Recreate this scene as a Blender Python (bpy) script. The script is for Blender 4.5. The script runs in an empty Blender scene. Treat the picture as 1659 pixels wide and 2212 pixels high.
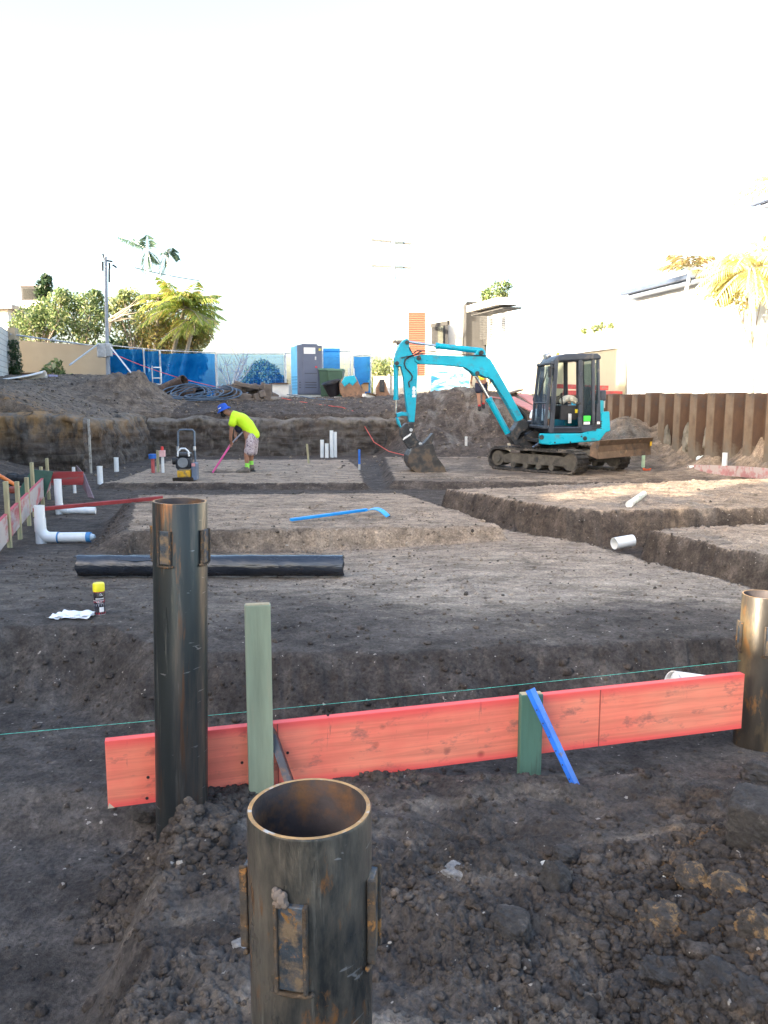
import bpy, math, random
import numpy as np
from mathutils import Vector, Matrix
R = math.radians
random.seed(7)
rng = np.random.default_rng(11)
C = bpy.context.scene.collection

# ------------------------------------------------------------------ camera geometry (used to read positions off the photograph)
F = 1730.0; CX = 829.5; CY = 1106.0; PITCH = R(7.93); EYE = 1.5
def ray(px, py):
    a = (px-CX)/F; b = -(py-CY)/F
    return Vector((a, math.cos(PITCH)+b*math.sin(PITCH), -math.sin(PITCH)+b*math.cos(PITCH)))
def at_z(px, py, z):
    d = ray(px, py); t = (z-EYE)/d.z
    return Vector((d.x*t, d.y*t, z))
def at_y(px, py, y):
    d = ray(px, py); t = y/d.y
    return Vector((d.x*t, y, EYE+d.z*t))

# ------------------------------------------------------------------ mesh helpers
class MB:
    def __init__(s): s.v = []; s.f = []
    def add(s, vs, fs):
        n = len(s.v); s.v += [tuple(v) for v in vs]; s.f += [tuple(i+n for i in f) for f in fs]; return s
    def box(s, c, d, M=None):
        x, y, z = d[0]/2, d[1]/2, d[2]/2
        vs = [Vector((i*x, j*y, k*z)) for k in (-1, 1) for j in (-1, 1) for i in (-1, 1)]
        if M is not None: vs = [M @ v for v in vs]
        vs = [v+Vector(c) for v in vs]
        return s.add(vs, [(0,2,3,1),(4,5,7,6),(0,1,5,4),(2,6,7,3),(0,4,6,2),(1,3,7,5)])
    def bar(s, p, q, w, d, up=(0,0,1)):
        p = Vector(p); q = Vector(q); a = (q-p).normalized(); u = Vector(up)
        if abs(a.dot(u)) > .98: u = Vector((0,1,0))
        e = a.cross(u).normalized(); g = e.cross(a)
        vs = [o+e*(i*w/2)+g*(j*d/2) for o in (p, q) for j in (-1, 1) for i in (-1, 1)]
        return s.add(vs, [(0,2,3,1),(4,5,7,6),(0,1,5,4),(2,6,7,3),(0,4,6,2),(1,3,7,5)])
    def cyl(s, p, q, r0, r1=None, n=16, caps=True):
        if r1 is None: r1 = r0
        p = Vector(p); q = Vector(q); a = (q-p).normalized()
        u = Vector((0,0,1)) if abs(a.z) < .9 else Vector((1,0,0))
        e = a.cross(u).normalized(); g = a.cross(e)
        vs = []
        for o, r in ((p, r0), (q, r1)):
            for i in range(n):
                t = 2*math.pi*i/n; vs.append(o+e*(math.cos(t)*r)+g*(math.sin(t)*r))
        fs = [(i, (i+1) % n, n+(i+1) % n, n+i) for i in range(n)]
        if caps: fs += [tuple(range(n-1, -1, -1)), tuple(range(n, 2*n))]
        return s.add(vs, fs)
    def tube(s, pts, r, n=8, caps=True):
        pts = [Vector(p) for p in pts]; m = len(pts)
        rs = r if isinstance(r, (list, tuple)) else [r]*m
        vs = []; e = None
        for i, p in enumerate(pts):
            a = (pts[min(i+1, m-1)]-pts[max(i-1, 0)]).normalized()
            if e is None:
                u = Vector((0,0,1)) if abs(a.z) < .9 else Vector((1,0,0)); e = a.cross(u).normalized()
            else:
                e = (e-a*e.dot(a)).normalized()
            g = a.cross(e)
            for k in range(n):
                t = 2*math.pi*k/n; vs.append(p+e*(math.cos(t)*rs[i])+g*(math.sin(t)*rs[i]))
        fs = [(i*n+k, i*n+(k+1) % n, (i+1)*n+(k+1) % n, (i+1)*n+k) for i in range(m-1) for k in range(n)]
        if caps: fs += [tuple(range(n-1, -1, -1)), tuple(range((m-1)*n, m*n))]
        return s.add(vs, fs)
    def prism(s, poly, fn, t0, t1):          # poly (u,w) -> fn(u,w,t) 3D
        n = len(poly)
        vs = [fn(u, w, t0) for u, w in poly]+[fn(u, w, t1) for u, w in poly]
        fs = [(i, (i+1) % n, n+(i+1) % n, n+i) for i in range(n)]+[tuple(range(n-1, -1, -1)), tuple(range(n, 2*n))]
        return s.add(vs, fs)
    def lathe(s, prof, c, n=24):             # prof (r,z)
        c = Vector(c); m = len(prof); vs = []
        for r, z in prof:
            for k in range(n):
                t = 2*math.pi*k/n; vs.append(c+Vector((r*math.cos(t), r*math.sin(t), z)))
        fs = [(i*n+k, i*n+(k+1) % n, (i+1)*n+(k+1) % n, (i+1)*n+k) for i in range(m-1) for k in range(n)]
        return s.add(vs, fs)
    def ball(s, c, r, n=10, m=7, sc=(1,1,1)):
        c = Vector(c); vs = [c+Vector((0,0,-r*sc[2]))]
        for j in range(1, m):
            p = -math.pi/2+math.pi*j/m
            for k in range(n):
                t = 2*math.pi*k/n
                vs.append(c+Vector((r*math.cos(p)*math.cos(t)*sc[0], r*math.cos(p)*math.sin(t)*sc[1], r*math.sin(p)*sc[2])))
        vs.append(c+Vector((0,0,r*sc[2]))); L = len(vs)-1
        fs = [(0, 1+(k+1) % n, 1+k) for k in range(n)]
        for j in range(m-2):
            fs += [(1+j*n+k, 1+j*n+(k+1) % n, 1+(j+1)*n+(k+1) % n, 1+(j+1)*n+k) for k in range(n)]
        fs += [(L, 1+(m-2)*n+k, 1+(m-2)*n+(k+1) % n) for k in range(n)]
        return s.add(vs, fs)
    def build(s, name, m, parent=None, smooth=False, bevel=0.0, seg=2, loc=None):
        me = bpy.data.meshes.new(name)
        me.from_pydata(s.v, [], s.f); me.update()
        if smooth:
            me.polygons.foreach_set('use_smooth', [True]*len(me.polygons))
        if m: me.materials.append(m)
        o = bpy.data.objects.new(name, me); C.objects.link(o)
        if parent: o.parent = parent
        if loc is not None:
            o.location = loc
        if bevel > 0:
            b = o.modifiers.new('b', 'BEVEL'); b.width = bevel; b.segments = seg; b.limit_method = 'ANGLE'; b.angle_limit = R(35)
        if smooth and hasattr(me, 'set_sharp_from_angle'):
            me.set_sharp_from_angle(angle=R(38))
        return o

def np_mesh(name, V, Fq, m, parent=None, smooth=True, k=4, attrs=None):
    me = bpy.data.meshes.new(name); nV = len(V); nF = len(Fq)
    me.vertices.add(nV); me.vertices.foreach_set('co', np.ascontiguousarray(V, dtype=np.float32).ravel())
    me.loops.add(nF*k); me.loops.foreach_set('vertex_index', np.ascontiguousarray(Fq, dtype=np.int32).ravel())
    me.polygons.add(nF); me.polygons.foreach_set('loop_start', np.arange(0, nF*k, k, dtype=np.int32))
    try: me.polygons.foreach_set('loop_total', np.full(nF, k, dtype=np.int32))
    except Exception: pass
    me.polygons.foreach_set('use_smooth', np.full(nF, smooth))
    me.update(calc_edges=True)
    for an, av in (attrs or {}).items():
        a = me.attributes.new(an, 'FLOAT', 'POINT'); a.data.foreach_set('value', np.ascontiguousarray(av, dtype=np.float32).ravel())
    if m: me.materials.append(m)
    o = bpy.data.objects.new(name, me); C.objects.link(o)
    if parent: o.parent = parent
    return o

def tag(o, label=None, cat=None, group=None, kind=None):
    if label: o['label'] = label
    if cat: o['category'] = cat
    if group: o['group'] = group
    if kind: o['kind'] = kind
    return o
def thing(name, label, cat, loc=(0,0,0), rz=0.0, group=None):
    o = bpy.data.objects.new(name, None); C.objects.link(o); o.empty_display_size = .1
    o.location = loc; o.rotation_euler = (0, 0, rz)
    return tag(o, label, cat, group)
def dup(root, loc, rz=0.0, label=None):
    r = root.copy(); C.objects.link(r); r.location = loc; r.rotation_euler = (0, 0, rz)
    if label: r['label'] = label
    for ch in list(root.children):
        c = ch.copy(); C.objects.link(c); c.parent = r
        for g in ch.children:
            d = g.copy(); C.objects.link(d); d.parent = c
    return r

# ------------------------------------------------------------------ materials
def new_mat(name):
    m = bpy.data.materials.new(name); m.use_nodes = True
    nt = m.node_tree; nt.nodes.clear()
    out = nt.nodes.new('ShaderNodeOutputMaterial'); b = nt.nodes.new('ShaderNodeBsdfPrincipled')
    nt.links.new(b.outputs[0], out.inputs[0])
    return m, nt, b, out
def N(nt, t, **kw):
    n = nt.nodes.new(t)
    for k, v in kw.items(): setattr(n, k, v)
    return n
def noise(nt, vec, scale, detail=5, rough=.6, dist=0):
    n = N(nt, 'ShaderNodeTexNoise'); n.inputs['Scale'].default_value = scale; n.inputs['Detail'].default_value = detail
    n.inputs['Roughness'].default_value = rough; n.inputs['Distortion'].default_value = dist
    nt.links.new(vec, n.inputs['Vector']); return n.outputs['Fac']
def ramp(nt, fac, stops):
    n = N(nt, 'ShaderNodeValToRGB'); e = n.color_ramp.elements
    while len(e) < len(stops): e.new(.5)
    for i, (p, c) in enumerate(stops):
        e[i].position = p; e[i].color = (c[0], c[1], c[2], 1) if not isinstance(c, (int, float)) else (c, c, c, 1)
    nt.links.new(fac, n.inputs[0]); return n.outputs[0]
def mix(nt, fac, a, b, mode='MIX'):
    n = N(nt, 'ShaderNodeMix', data_type='RGBA', blend_type=mode)
    for sock, v in ((n.inputs[0], fac), (n.inputs[6], a), (n.inputs[7], b)):
        if isinstance(v, (int, float)): sock.default_value = v
        elif isinstance(v, (tuple, list)): sock.default_value = (v[0], v[1], v[2], 1)
        else: nt.links.new(v, sock)
    return n.outputs[2]
def math_n(nt, op, a, b=None, clamp=False):
    n = N(nt, 'ShaderNodeMath', operation=op); n.use_clamp = clamp
    for sock, v in ((n.inputs[0], a), (n.inputs[1], b)):
        if v is None: continue
        if isinstance(v, (int, float)): sock.default_value = v
        else: nt.links.new(v, sock)
    return n.outputs[0]
def coords(nt, kind='Object', scale=(1,1,1)):
    t = N(nt, 'ShaderNodeTexCoord'); mp = N(nt, 'ShaderNodeMapping'); mp.inputs['Scale'].default_value = scale
    nt.links.new(t.outputs[kind], mp.inputs['Vector']); return mp.outputs[0]
def bump(nt, b, h, strength=.3, dist=.02):
    n = N(nt, 'ShaderNodeBump'); n.inputs['Strength'].default_value = strength; n.inputs['Distance'].default_value = dist
    nt.links.new(h, n.inputs['Height']); nt.links.new(n.outputs[0], b.inputs['Normal'])
def mat(name, col, rough=.6, metal=0.0, var=.18, scale=6.0, bmp=.15, bscale=60.0, bdist=.004, dirt=None, dscale=3.0, dlo=.5, dhi=.62,
        dirt2=None, d2scale=9.0, d2lo=.58, d2hi=.66, stretch=(1,1,1), spec=.5, streak=False):
    m, nt, b, out = new_mat(name)
    v = coords(nt, 'Object', stretch)
    n1 = noise(nt, v, scale, 5)
    lo = tuple(max(0, c*(1-var*1.6)) for c in col); hi = tuple(min(1, c*(1+var)) for c in col)
    c = ramp(nt, n1, [(.3, lo), (.7, hi)])
    if dirt:
        f = ramp(nt, noise(nt, v, dscale, 8, .65), [(dlo, 0.0), (dhi, 1.0)]); c = mix(nt, f, c, dirt)
    if dirt2:
        f = ramp(nt, noise(nt, v, d2scale, 8, .7, .3), [(d2lo, 0.0), (d2hi, 1.0)]); c = mix(nt, f, c, dirt2)
    if streak:      # scraped marks and pale lime runs
        vs_ = coords(nt, 'Object', (1, 1, .05)); c = mix(nt, ramp(nt, noise(nt, vs_, 34, 6, .7), [(.58, 0.0), (.66, .55)]), c, (.24, .24, .22))
        vh = coords(nt, 'Object', (.25, .25, 1)); c = mix(nt, ramp(nt, noise(nt, vh, 42, 3, .5, 1.0), [(.685, 0.0), (.70, .6)]), c, (.28, .29, .30))
        c = mix(nt, ramp(nt, noise(nt, v, 3.1, 5, .6), [(.5, 0.0), (.62, .7)]), c, (.018, .02, .026))
    nt.links.new(c, b.inputs['Base Color'])
    b.inputs['Metallic'].default_value = metal; b.inputs['Specular IOR Level'].default_value = spec
    r = ramp(nt, noise(nt, v, scale*2.3, 4), [(.3, max(0, rough-.12)), (.7, min(1, rough+.12))]); nt.links.new(r, b.inputs['Roughness'])
    if bmp > 0: bump(nt, b, noise(nt, v, bscale, 4), bmp, bdist)
    return m
def leafmat(name, c1, c2, c3=None, trans=.35):
    m, nt, b, out = new_mat(name)
    g = N(nt, 'ShaderNodeNewGeometry')
    oi = g.outputs['Random Per Island']
    st = [(0, c1), (.75, c2)]
    if c3: st.append((.93, c3))
    col = ramp(nt, oi, st)
    nt.links.new(col, b.inputs['Base Color']); b.inputs['Roughness'].default_value = .5
    tr = N(nt, 'ShaderNodeBsdfTranslucent'); nt.links.new(col, tr.inputs[0])
    ms = N(nt, 'ShaderNodeMixShader'); ms.inputs[0].default_value = trans
    nt.links.new(b.outputs[0], ms.inputs[1]); nt.links.new(tr.outputs[0], ms.inputs[2]); nt.links.new(ms.outputs[0], out.inputs[0])
    return m

# ------------------------------------------------------------------ numpy noise
_perm = rng.permutation(4096).astype(np.int64)
_gr = rng.random(4096)*2*np.pi
_gx = np.cos(_gr).astype(np.float32); _gy = np.sin(_gr).astype(np.float32)
def perlin(x, y):
    xi = np.floor(x).astype(np.int64); yi = np.floor(y).astype(np.int64)
    xf = (x-xi).astype(np.float32); yf = (y-yi).astype(np.float32)
    u = xf*xf*xf*(xf*(xf*6-15)+10); v = yf*yf*yf*(yf*(yf*6-15)+10)
    def g(ix, iy, fx, fy):
        h = _perm[(_perm[ix & 4095]+iy) & 4095]
        return _gx[h]*fx+_gy[h]*fy
    a = g(xi, yi, xf, yf); b = g(xi+1, yi, xf-1, yf); c = g(xi, yi+1, xf, yf-1); d = g(xi+1, yi+1, xf-1, yf-1)
    return (a+(b-a)*u)+((c+(d-c)*u)-(a+(b-a)*u))*v
def fbm(x, y, o=4, gain=.5, lac=2.03):
    s = 0; a = 1.0; f = 1.0
    for i in range(o):
        s = s+a*perlin(x*f+17.3*i, y*f-9.1*i); a *= gain; f *= lac
    return s
def lumps(x, y):            # rounded clods: billowed noise, high where round
    return 1-2.2*np.abs(perlin(x, y))
def sstep(a, b, x):
    t = np.clip((x-a)/(b-a), 0, 1); return t*t*(3-2*t)
def sdpoly(P, x, y):        # signed distance, positive inside
    d2 = np.full(x.shape, 1e9); ins = np.zeros(x.shape, bool); n = len(P)
    for i in range(n):
        ax, ay = P[i]; bx, by = P[(i+1) % n]; ex = bx-ax; ey = by-ay
        wx = x-ax; wy = y-ay; t = np.clip((wx*ex+wy*ey)/(ex*ex+ey*ey), 0, 1)
        d2 = np.minimum(d2, (wx-ex*t)**2+(wy-ey*t)**2)
        c = ((ay <= y) & (by > y)) | ((by <= y) & (ay > y))
        xc = ax+(y-ay)*(ex/(ey if ey != 0 else 1e-9))
        ins ^= (c & (x < xc))
    d = np.sqrt(d2); return np.where(ins, d, -d)
def interp(y, *p):
    return np.interp(y, [a for a, _ in p], [b for _, b in p])

# ------------------------------------------------------------------ terrain
PIT = [(-9.6,-9),(-9.6,18.8),(-7.0,18.8),(-7.2,24.2),(.4,24.5),(5.45,24.3),(8.9,8.5),(12.6,-9)]
PAD1 = [(-12,4.38),(-1.55,4.32),(-1.15,3.95),(0,3.92),(1.6,4.12),(2.85,4.25),(2.56,5.28),(2.48,5.77),(2.37,6.1),(2.22,6.4),(2.06,6.86),(1.97,7.55),(1.77,8.43),(1.4,9.2),(-12,9.3)]
PAD2 = [(-2.5,7.6),(1.17,7.95),(.26,10.85),(-3.3,10.6)]
PAD3 = [(-5.3,15.0),(-.35,14.8),(-.6,19.2),(-1.0,22.4),(-5.9,22.4)]
PADR1 = [(2.1,9.08),(3.0,9.0),(4.42,9.2),(7.4,9.6),(6.9,12.9),(.93,11.2),(1.4,10.4),(1.72,9.73)]
PADR2 = [(2.64,7.83),(3.99,8.25),(8.6,9.2),(9,4.0),(4.2,4.0),(3.17,6.54),(2.97,6.83),(2.82,7.25)]
PADE = [(.2,15.0),(3,14.75),(8.2,14.9),(7,21.5),(0,21.5)]
def pile_d(x, y):           # distance left of the sheet pile line (positive inside the pit)
    nx, ny = -15.8, -3.45; L = math.hypot(nx, ny)
    return ((x-8.9)*nx+(y-8.5)*ny)/L
def terrain(x, y, fine=True):
    x = np.asarray(x, dtype=np.float64); y = np.asarray(y, dtype=np.float64)
    w1 = .055*fbm(x*1.7, y*1.7, 3)+.03*fbm(x*7, y*7, 3)+.012*np.maximum(lumps(x*13, y*13), -.5)
    T = interp(y, (0,.02),(2.4,.04),(2.9,.03),(3.1,-.06),(4.5,-.1),(8,-.07),(12,-.12),(16,-.16),(24,-.15))
    low = sstep(-.60, -.80, x+.07*(y-1.7)+.06*fbm(x*3, y*3, 3))       # low ground on the left in front
    front = sstep(3.1, 2.8, y)
    T = T-front*low*.19
    # uneven foreground, rising to a rough heap at the right
    T = T+front*(1-low)*(.035*fbm(x*2.2+4, y*2.2, 3)+.03)
    T = T+.15*np.exp(-(((x-1.15)/.42)**2+((y-1.9)/.5)**2))+.05*np.exp(-(((x-.15)/.35)**2+((y-2.0)/.12)**2))
    T = T+.045*np.exp(-(((x+.72)/.17)**2+((y-2.5)/.18)**2))
    T = T+.05*np.exp(-(((x-.38)/.1)**2+((y-2.35-.55*(x-.38))/.09)**2))
    T = T-.16*sstep(0, .3, pile_d(x, y)*0+np.where((x > 1.6) & (y > 3.9) & (y < 14.6), 1, 0))*1.0
    z = T; dry = np.zeros_like(x)
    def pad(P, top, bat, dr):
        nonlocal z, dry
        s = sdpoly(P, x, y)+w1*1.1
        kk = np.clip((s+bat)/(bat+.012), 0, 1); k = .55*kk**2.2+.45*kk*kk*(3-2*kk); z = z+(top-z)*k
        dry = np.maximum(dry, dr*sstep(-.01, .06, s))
    pad(PAD1, interp(y, (3.8,.22),(4.4,.25),(5,.23),(7.5,.05),(8.6,-.05),(9.3,-.09))+.09*sstep(-1, 1.5, x)*sstep(5, 7.5, y), .15+.20*sstep(4.6, 4.2, y), .12+.68*sstep(-3.4, .6, x)*sstep(4.2, 5.6, y+.3*fbm(x*.9, y*.9, 3))+.25*fbm(x*.8, y*.8, 3))  # front edge kept darker: damp soil, plus the face's shade put into the colour
    pad(PADR2, .22+0*y, .2, .9)
    pad(PADR1, .26+0*y, .2, 1.1)
    pad(PADE, 0.0-.02*(y-16)*0, .2, .5+.3*fbm(x*.7, y*.7, 3))
    pad(PAD3, interp(y, (14.8,-.02),(16,-.1),(22,-.14)), .14, .85)
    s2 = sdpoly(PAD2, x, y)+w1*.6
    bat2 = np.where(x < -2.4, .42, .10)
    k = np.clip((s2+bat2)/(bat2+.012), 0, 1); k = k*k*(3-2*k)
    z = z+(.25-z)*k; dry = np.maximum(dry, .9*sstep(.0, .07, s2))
    # hole beside the worker
    hole = np.exp(-(((x+3.65)/.55)**4+((y-18.5)/.4)**4)); z = z-.1*hole; dry = dry*(1-hole)
    # ground on the left with tools; heaps against the cut
    z = z+.5*sstep(-5.9, -8.2, x+.2*(y-13))*sstep(8.5, 10, y)*sstep(20, 17, y)
    pd = pile_d(x, y)
    inpit = (pd > 0)
    z = np.where(inpit, z+.42*np.exp(-np.abs(pd)/.38)*sstep(7.5, 10, y)*(1+1.2*fbm(x*1.3, y*1.3, 3)), z)
    z = z+1.1*np.exp(-(((x-5.75)/.75)**2+((y-19.4)/.8)**2)**1.0)
    # outside the pit
    zo = interp(y, (0,1.35),(18,1.12),(24.5,1.02),(27,1.38),(31,1.6),(60,1.62))+.0*x
    zo = zo+.85*sstep(-7.0, -10.8, x)*(y > 10)+.1*fbm(x*.7, y*.7, 3)*sstep(31, 27, y)
    zo = np.where(pile_d(x, y) < 0, 1.6+.05*fbm(x, y, 3), zo)
    zo = zo+.85*np.exp(-(((x+8.15+.3*fbm(x, y, 2))/1.15)**2+((y-26.2)/1.1)**2))*(1+.35*fbm(x*2.1, y*2.1, 3))
    s = -sdpoly(PIT, x, y)
    e = .25*fbm(x*.9, y*.9, 3)
    bat = np.where(y > 18, .42, .6)
    k = sstep(-.05, 1, (s+e*.5)/bat)
    k = np.where(pile_d(x, y) < .12, (pile_d(x, y) < -.02)*1.0, k)
    z = z+(zo-z)*np.clip(k, 0, 1)
    # earth ramp behind the excavator
    rw = sstep(-.7, 1.3, x-(26-y)*.12)*(pile_d(x, y) > 0)
    rz = -.12+1.78*sstep(20.9, 26.4, y+.6*fbm(x*.8, y*.5, 3))+.28*np.exp(-(((x-2.6)/1.3)**2+((y-25.6)/1.0)**2))
    z = np.where(rw > 0, z+np.maximum(rz-z, 0)*rw, z)
    rampm = rw*sstep(0.05, .3, z)*sstep(28, 26, y)
    # detail
    near = sstep(3.3, 2.9, y)
    rough = near*(1-.65*low)+.25*(1-near)
    padm = np.clip(dry*1.4, 0, 1)
    rough = rough*(1-.6*padm)+.9*sstep(.2, .6, z)*(y > 18)*(y < 31)+.8*rampm
    rough = np.where(y > 33, .1, np.minimum(rough, 1.2))
    d = .014*fbm(x*4, y*4, 3)*(.6+rough)+.009*np.abs(fbm(x*3.0+5, y*3.8, 4))*(y > 3.3)*(y < 24)
    if fine:
        L = np.maximum(lumps(x*9+.4*fbm(x*5, y*5, 2), y*9), 0)**1.5*.018+np.maximum(lumps(x*23, y*23+7), 0)*.009+.011*np.maximum(lumps(x*47, y*47), -.7)+.0045*np.maximum(lumps(x*105, y*105), -.7)*(y < 4)
        m = .35+.65*sstep(-.25, .3, fbm(x*1.3+40, y*1.3, 3))
        d = d+L*rough*m*1.25+.004*fbm(x*14, y*14, 3)+.0035*fbm(x*45, y*45, 2)*(y < 12)
        d = d+.05*rough*(y > 18)*fbm(x*2.2, y*2.2, 4)
        tr = perlin(x*.9+50, y*1.1)
        d = d-.012*sstep(.15, .4, np.abs(perlin(x*3+9, y*7)))*padm*.6
        d = d+.03*near*(1-low)*fbm(x*1.6+3, y*4.0+.8*x*3, 3)
    tk = np.exp(-((y-15.75+.12*x)/.22)**4)*(x > .6)*(x < 8)+np.exp(-((y-14.95+.10*x-.6)/.16)**4)*(x > 3.2)*(x < 7)*0
    pr = perlin(x*4.3+31, y*3.4+12); d = d-.016*sstep(.38, .46, pr)*(y > 4.2)*(y < 24)*padm+.006*sstep(.3, .38, pr)*(y > 4.2)*(y < 24)*padm
    z = z+d-.02*tk+.018*tk*np.maximum(np.sin(x*58+3*np.sin(y*9)), -.3)
    return z, dry, rampm
def gz(x, y):
    z, _, _ = terrain(np.array([float(x)]), np.array([float(y)]), False); return float(z[0])

def on_ground(px, py, y0=1.2, y1=40.0):
    d = ray(px, py); ys = np.geomspace(y0, y1, 900); xs = d.x/d.y*ys; zs = EYE+d.z/d.y*ys
    g, _, _ = terrain(xs, ys, False); k = np.nonzero(zs <= g)[0]
    i = int(k[0]) if len(k) else len(ys)-1
    return Vector((float(xs[i]), float(ys[i]), float(g[i])))
# soil material
def soil_material():
    m, nt, b, out = new_mat('soil')
    v = coords(nt, 'Object')
    at = N(nt, 'ShaderNodeAttribute', attribute_name='dry').outputs['Fac']
    cl = N(nt, 'ShaderNodeAttribute', attribute_name='clay').outputs['Fac']
    far = N(nt, 'ShaderNodeAttribute', attribute_name='ochre').outputs['Fac']
    n1 = noise(nt, v, 1.1, 8, .62); n2 = noise(nt, v, 7, 8, .68); n3 = noise(nt, v, 60, 6, .65); n4 = noise(nt, v, 240, 3, .6)
    vs = coords(nt, 'Object', (1.0, 1.9, 1)); n5 = noise(nt, vs, 3.3, 8, .7, .4)
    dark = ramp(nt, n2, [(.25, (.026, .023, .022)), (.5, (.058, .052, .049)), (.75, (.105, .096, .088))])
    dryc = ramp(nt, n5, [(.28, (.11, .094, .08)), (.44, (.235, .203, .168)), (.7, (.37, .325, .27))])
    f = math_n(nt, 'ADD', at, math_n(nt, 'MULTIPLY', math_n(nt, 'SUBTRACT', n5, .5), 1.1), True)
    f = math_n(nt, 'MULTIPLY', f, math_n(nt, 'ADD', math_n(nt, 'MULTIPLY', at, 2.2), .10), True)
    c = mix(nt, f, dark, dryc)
    # grey dry scuffs on the dark soil
    g = ramp(nt, noise(nt, vs, 2.0, 9, .72), [(.5, 0.0), (.72, .55)])
    c = mix(nt, g, c, (.155, .14, .125))
    # dark crumbs scattered on pads
    cr = ramp(nt, noise(nt, coords(nt, 'Object', (1, 2.0, 1)), 13, 6, .75), [(.57, 0.0), (.64, .75)])
    c = mix(nt, cr, c, (.045, .037, .032))
    cf = math_n(nt, 'MULTIPLY', cl, ramp(nt, noise(nt, coords(nt, 'Object', (1.6, .5, .5)), 1.6, 7, .6, .5), [(.50, 0.0), (.66, .9)]))
    c = mix(nt, cf, c, (.155, .16, .16))
    wm = N(nt, 'ShaderNodeAttribute', attribute_name='warm').outputs['Fac']
    c = mix(nt, wm, c, mix(nt, 1.0, c, (1.13, .99, .87), 'MULTIPLY'))
    big = ramp(nt, noise(nt, coords(nt, 'Object', (.9, 1.5, 1)), 2.6, 9, .75, .6), [(.32, .52), (.5, 1.0), (.66, 1.35)]); c = mix(nt, 1.0, c, big, 'MULTIPLY')
    of = math_n(nt, 'MULTIPLY', far, ramp(nt, noise(nt, v, 5, 8, .7), [(.5, 0.0), (.62, .9)]))
    c = mix(nt, of, c, (.30, .165, .06))
    sp = ramp(nt, n3, [(.3, .55), (.5, 1.0), (.72, 1.35)]); c = mix(nt, 1.0, c, sp, 'MULTIPLY')
    hl = ramp(nt, noise(nt, v, 19, 9, .8), [(.52, .0), (.68, .5)]); c = mix(nt, hl, c, mix(nt, 1.0, c, (2.5, 2.4, 2.25), 'MULTIPLY'))
    pe = ramp(nt, noise(nt, v, 33, 2, .4), [(.735, 0.0), (.75, .8)]); c = mix(nt, pe, c, (.38, .35, .31))
    nt.links.new(c, b.inputs['Base Color'])
    b.inputs['Roughness'].default_value = .93; b.inputs['Specular IOR Level'].default_value = .25
    h = math_n(nt, 'ADD', math_n(nt, 'MULTIPLY', n3, .8), math_n(nt, 'MULTIPLY', n4, .35))
    h = math_n(nt, 'ADD', h, math_n(nt, 'MULTIPLY', n2, 1.2))
    bump(nt, b, h, .8, .012)
    return m
SOIL = soil_material()

def build_ground():
    ys = [-60,-30,-16,-9,-5,-3,-1.5,-.5,.2,.6,.9]
    y = 1.15
    while y < 38: ys.append(y); y += (.0024 if y < 3.6 else .0042)*y+.0005
    ys += [39,41,44,48,55,65,80,110,160,260,500,900]
    ys = np.array(ys)
    t = list(np.arange(-.60, .6001, .00125)); s = .602; st = .003
    while s < 420: t.append(s); t.insert(0, -s); st *= 1.16; s += st
    t = np.array(t)
    W = np.maximum(ys+1.4, 2.2)
    X = W[:, None]*t[None, :]; Y = np.repeat(ys[:, None], len(t), 1)
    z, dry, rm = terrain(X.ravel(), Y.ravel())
    V = np.stack([X.ravel(), Y.ravel(), z], 1)
    r, c = len(ys), len(t); I = np.arange(r*c).reshape(r, c)
    Q = np.stack([I[:-1,:-1].ravel(), I[:-1,1:].ravel(), I[1:,1:].ravel(), I[1:,:-1].ravel()], 1)
    xx, yy = V[:,0], V[:,1]
    clay = np.clip(rm*1.2, 0, 1)+.8*np.exp(-np.abs(pile_d(xx, yy))/.5)*(yy > 9)
    och = .9*np.exp(-(((xx-1.2)/.5)**2+((yy-1.9)/.5)**2))+.8*sstep(-6.8, -7.4, xx)*sstep(18.4, 19, yy)*sstep(21, 19.6, yy)
    dry = np.maximum(dry, .35*((yy > 18.6) & (z > .9) & (xx < -6.5)))
    dry = np.maximum(dry, .55*sstep(2.5, 4, xx)*(yy > 26))
    dry = np.maximum(dry, sstep(3.3, 2.9, yy)*.34*sstep(.0, .5, fbm(xx*1.5+8+.8*yy, yy*4.5, 4))*sstep(-.9,-.4,xx))
    dry = np.maximum(dry, .5*np.exp(-((pile_d(xx,yy)-.4)/.5)**2)*(yy > 9))
    warm = .12+.88*np.clip(sstep(4.5, 9, yy)+sstep(.5, 1.2, xx)*sstep(3, 2, yy)*.5, 0, 1)
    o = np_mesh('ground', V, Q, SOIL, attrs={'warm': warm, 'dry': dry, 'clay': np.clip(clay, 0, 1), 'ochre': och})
    tag(o, kind='structure')
build_ground()

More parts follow.
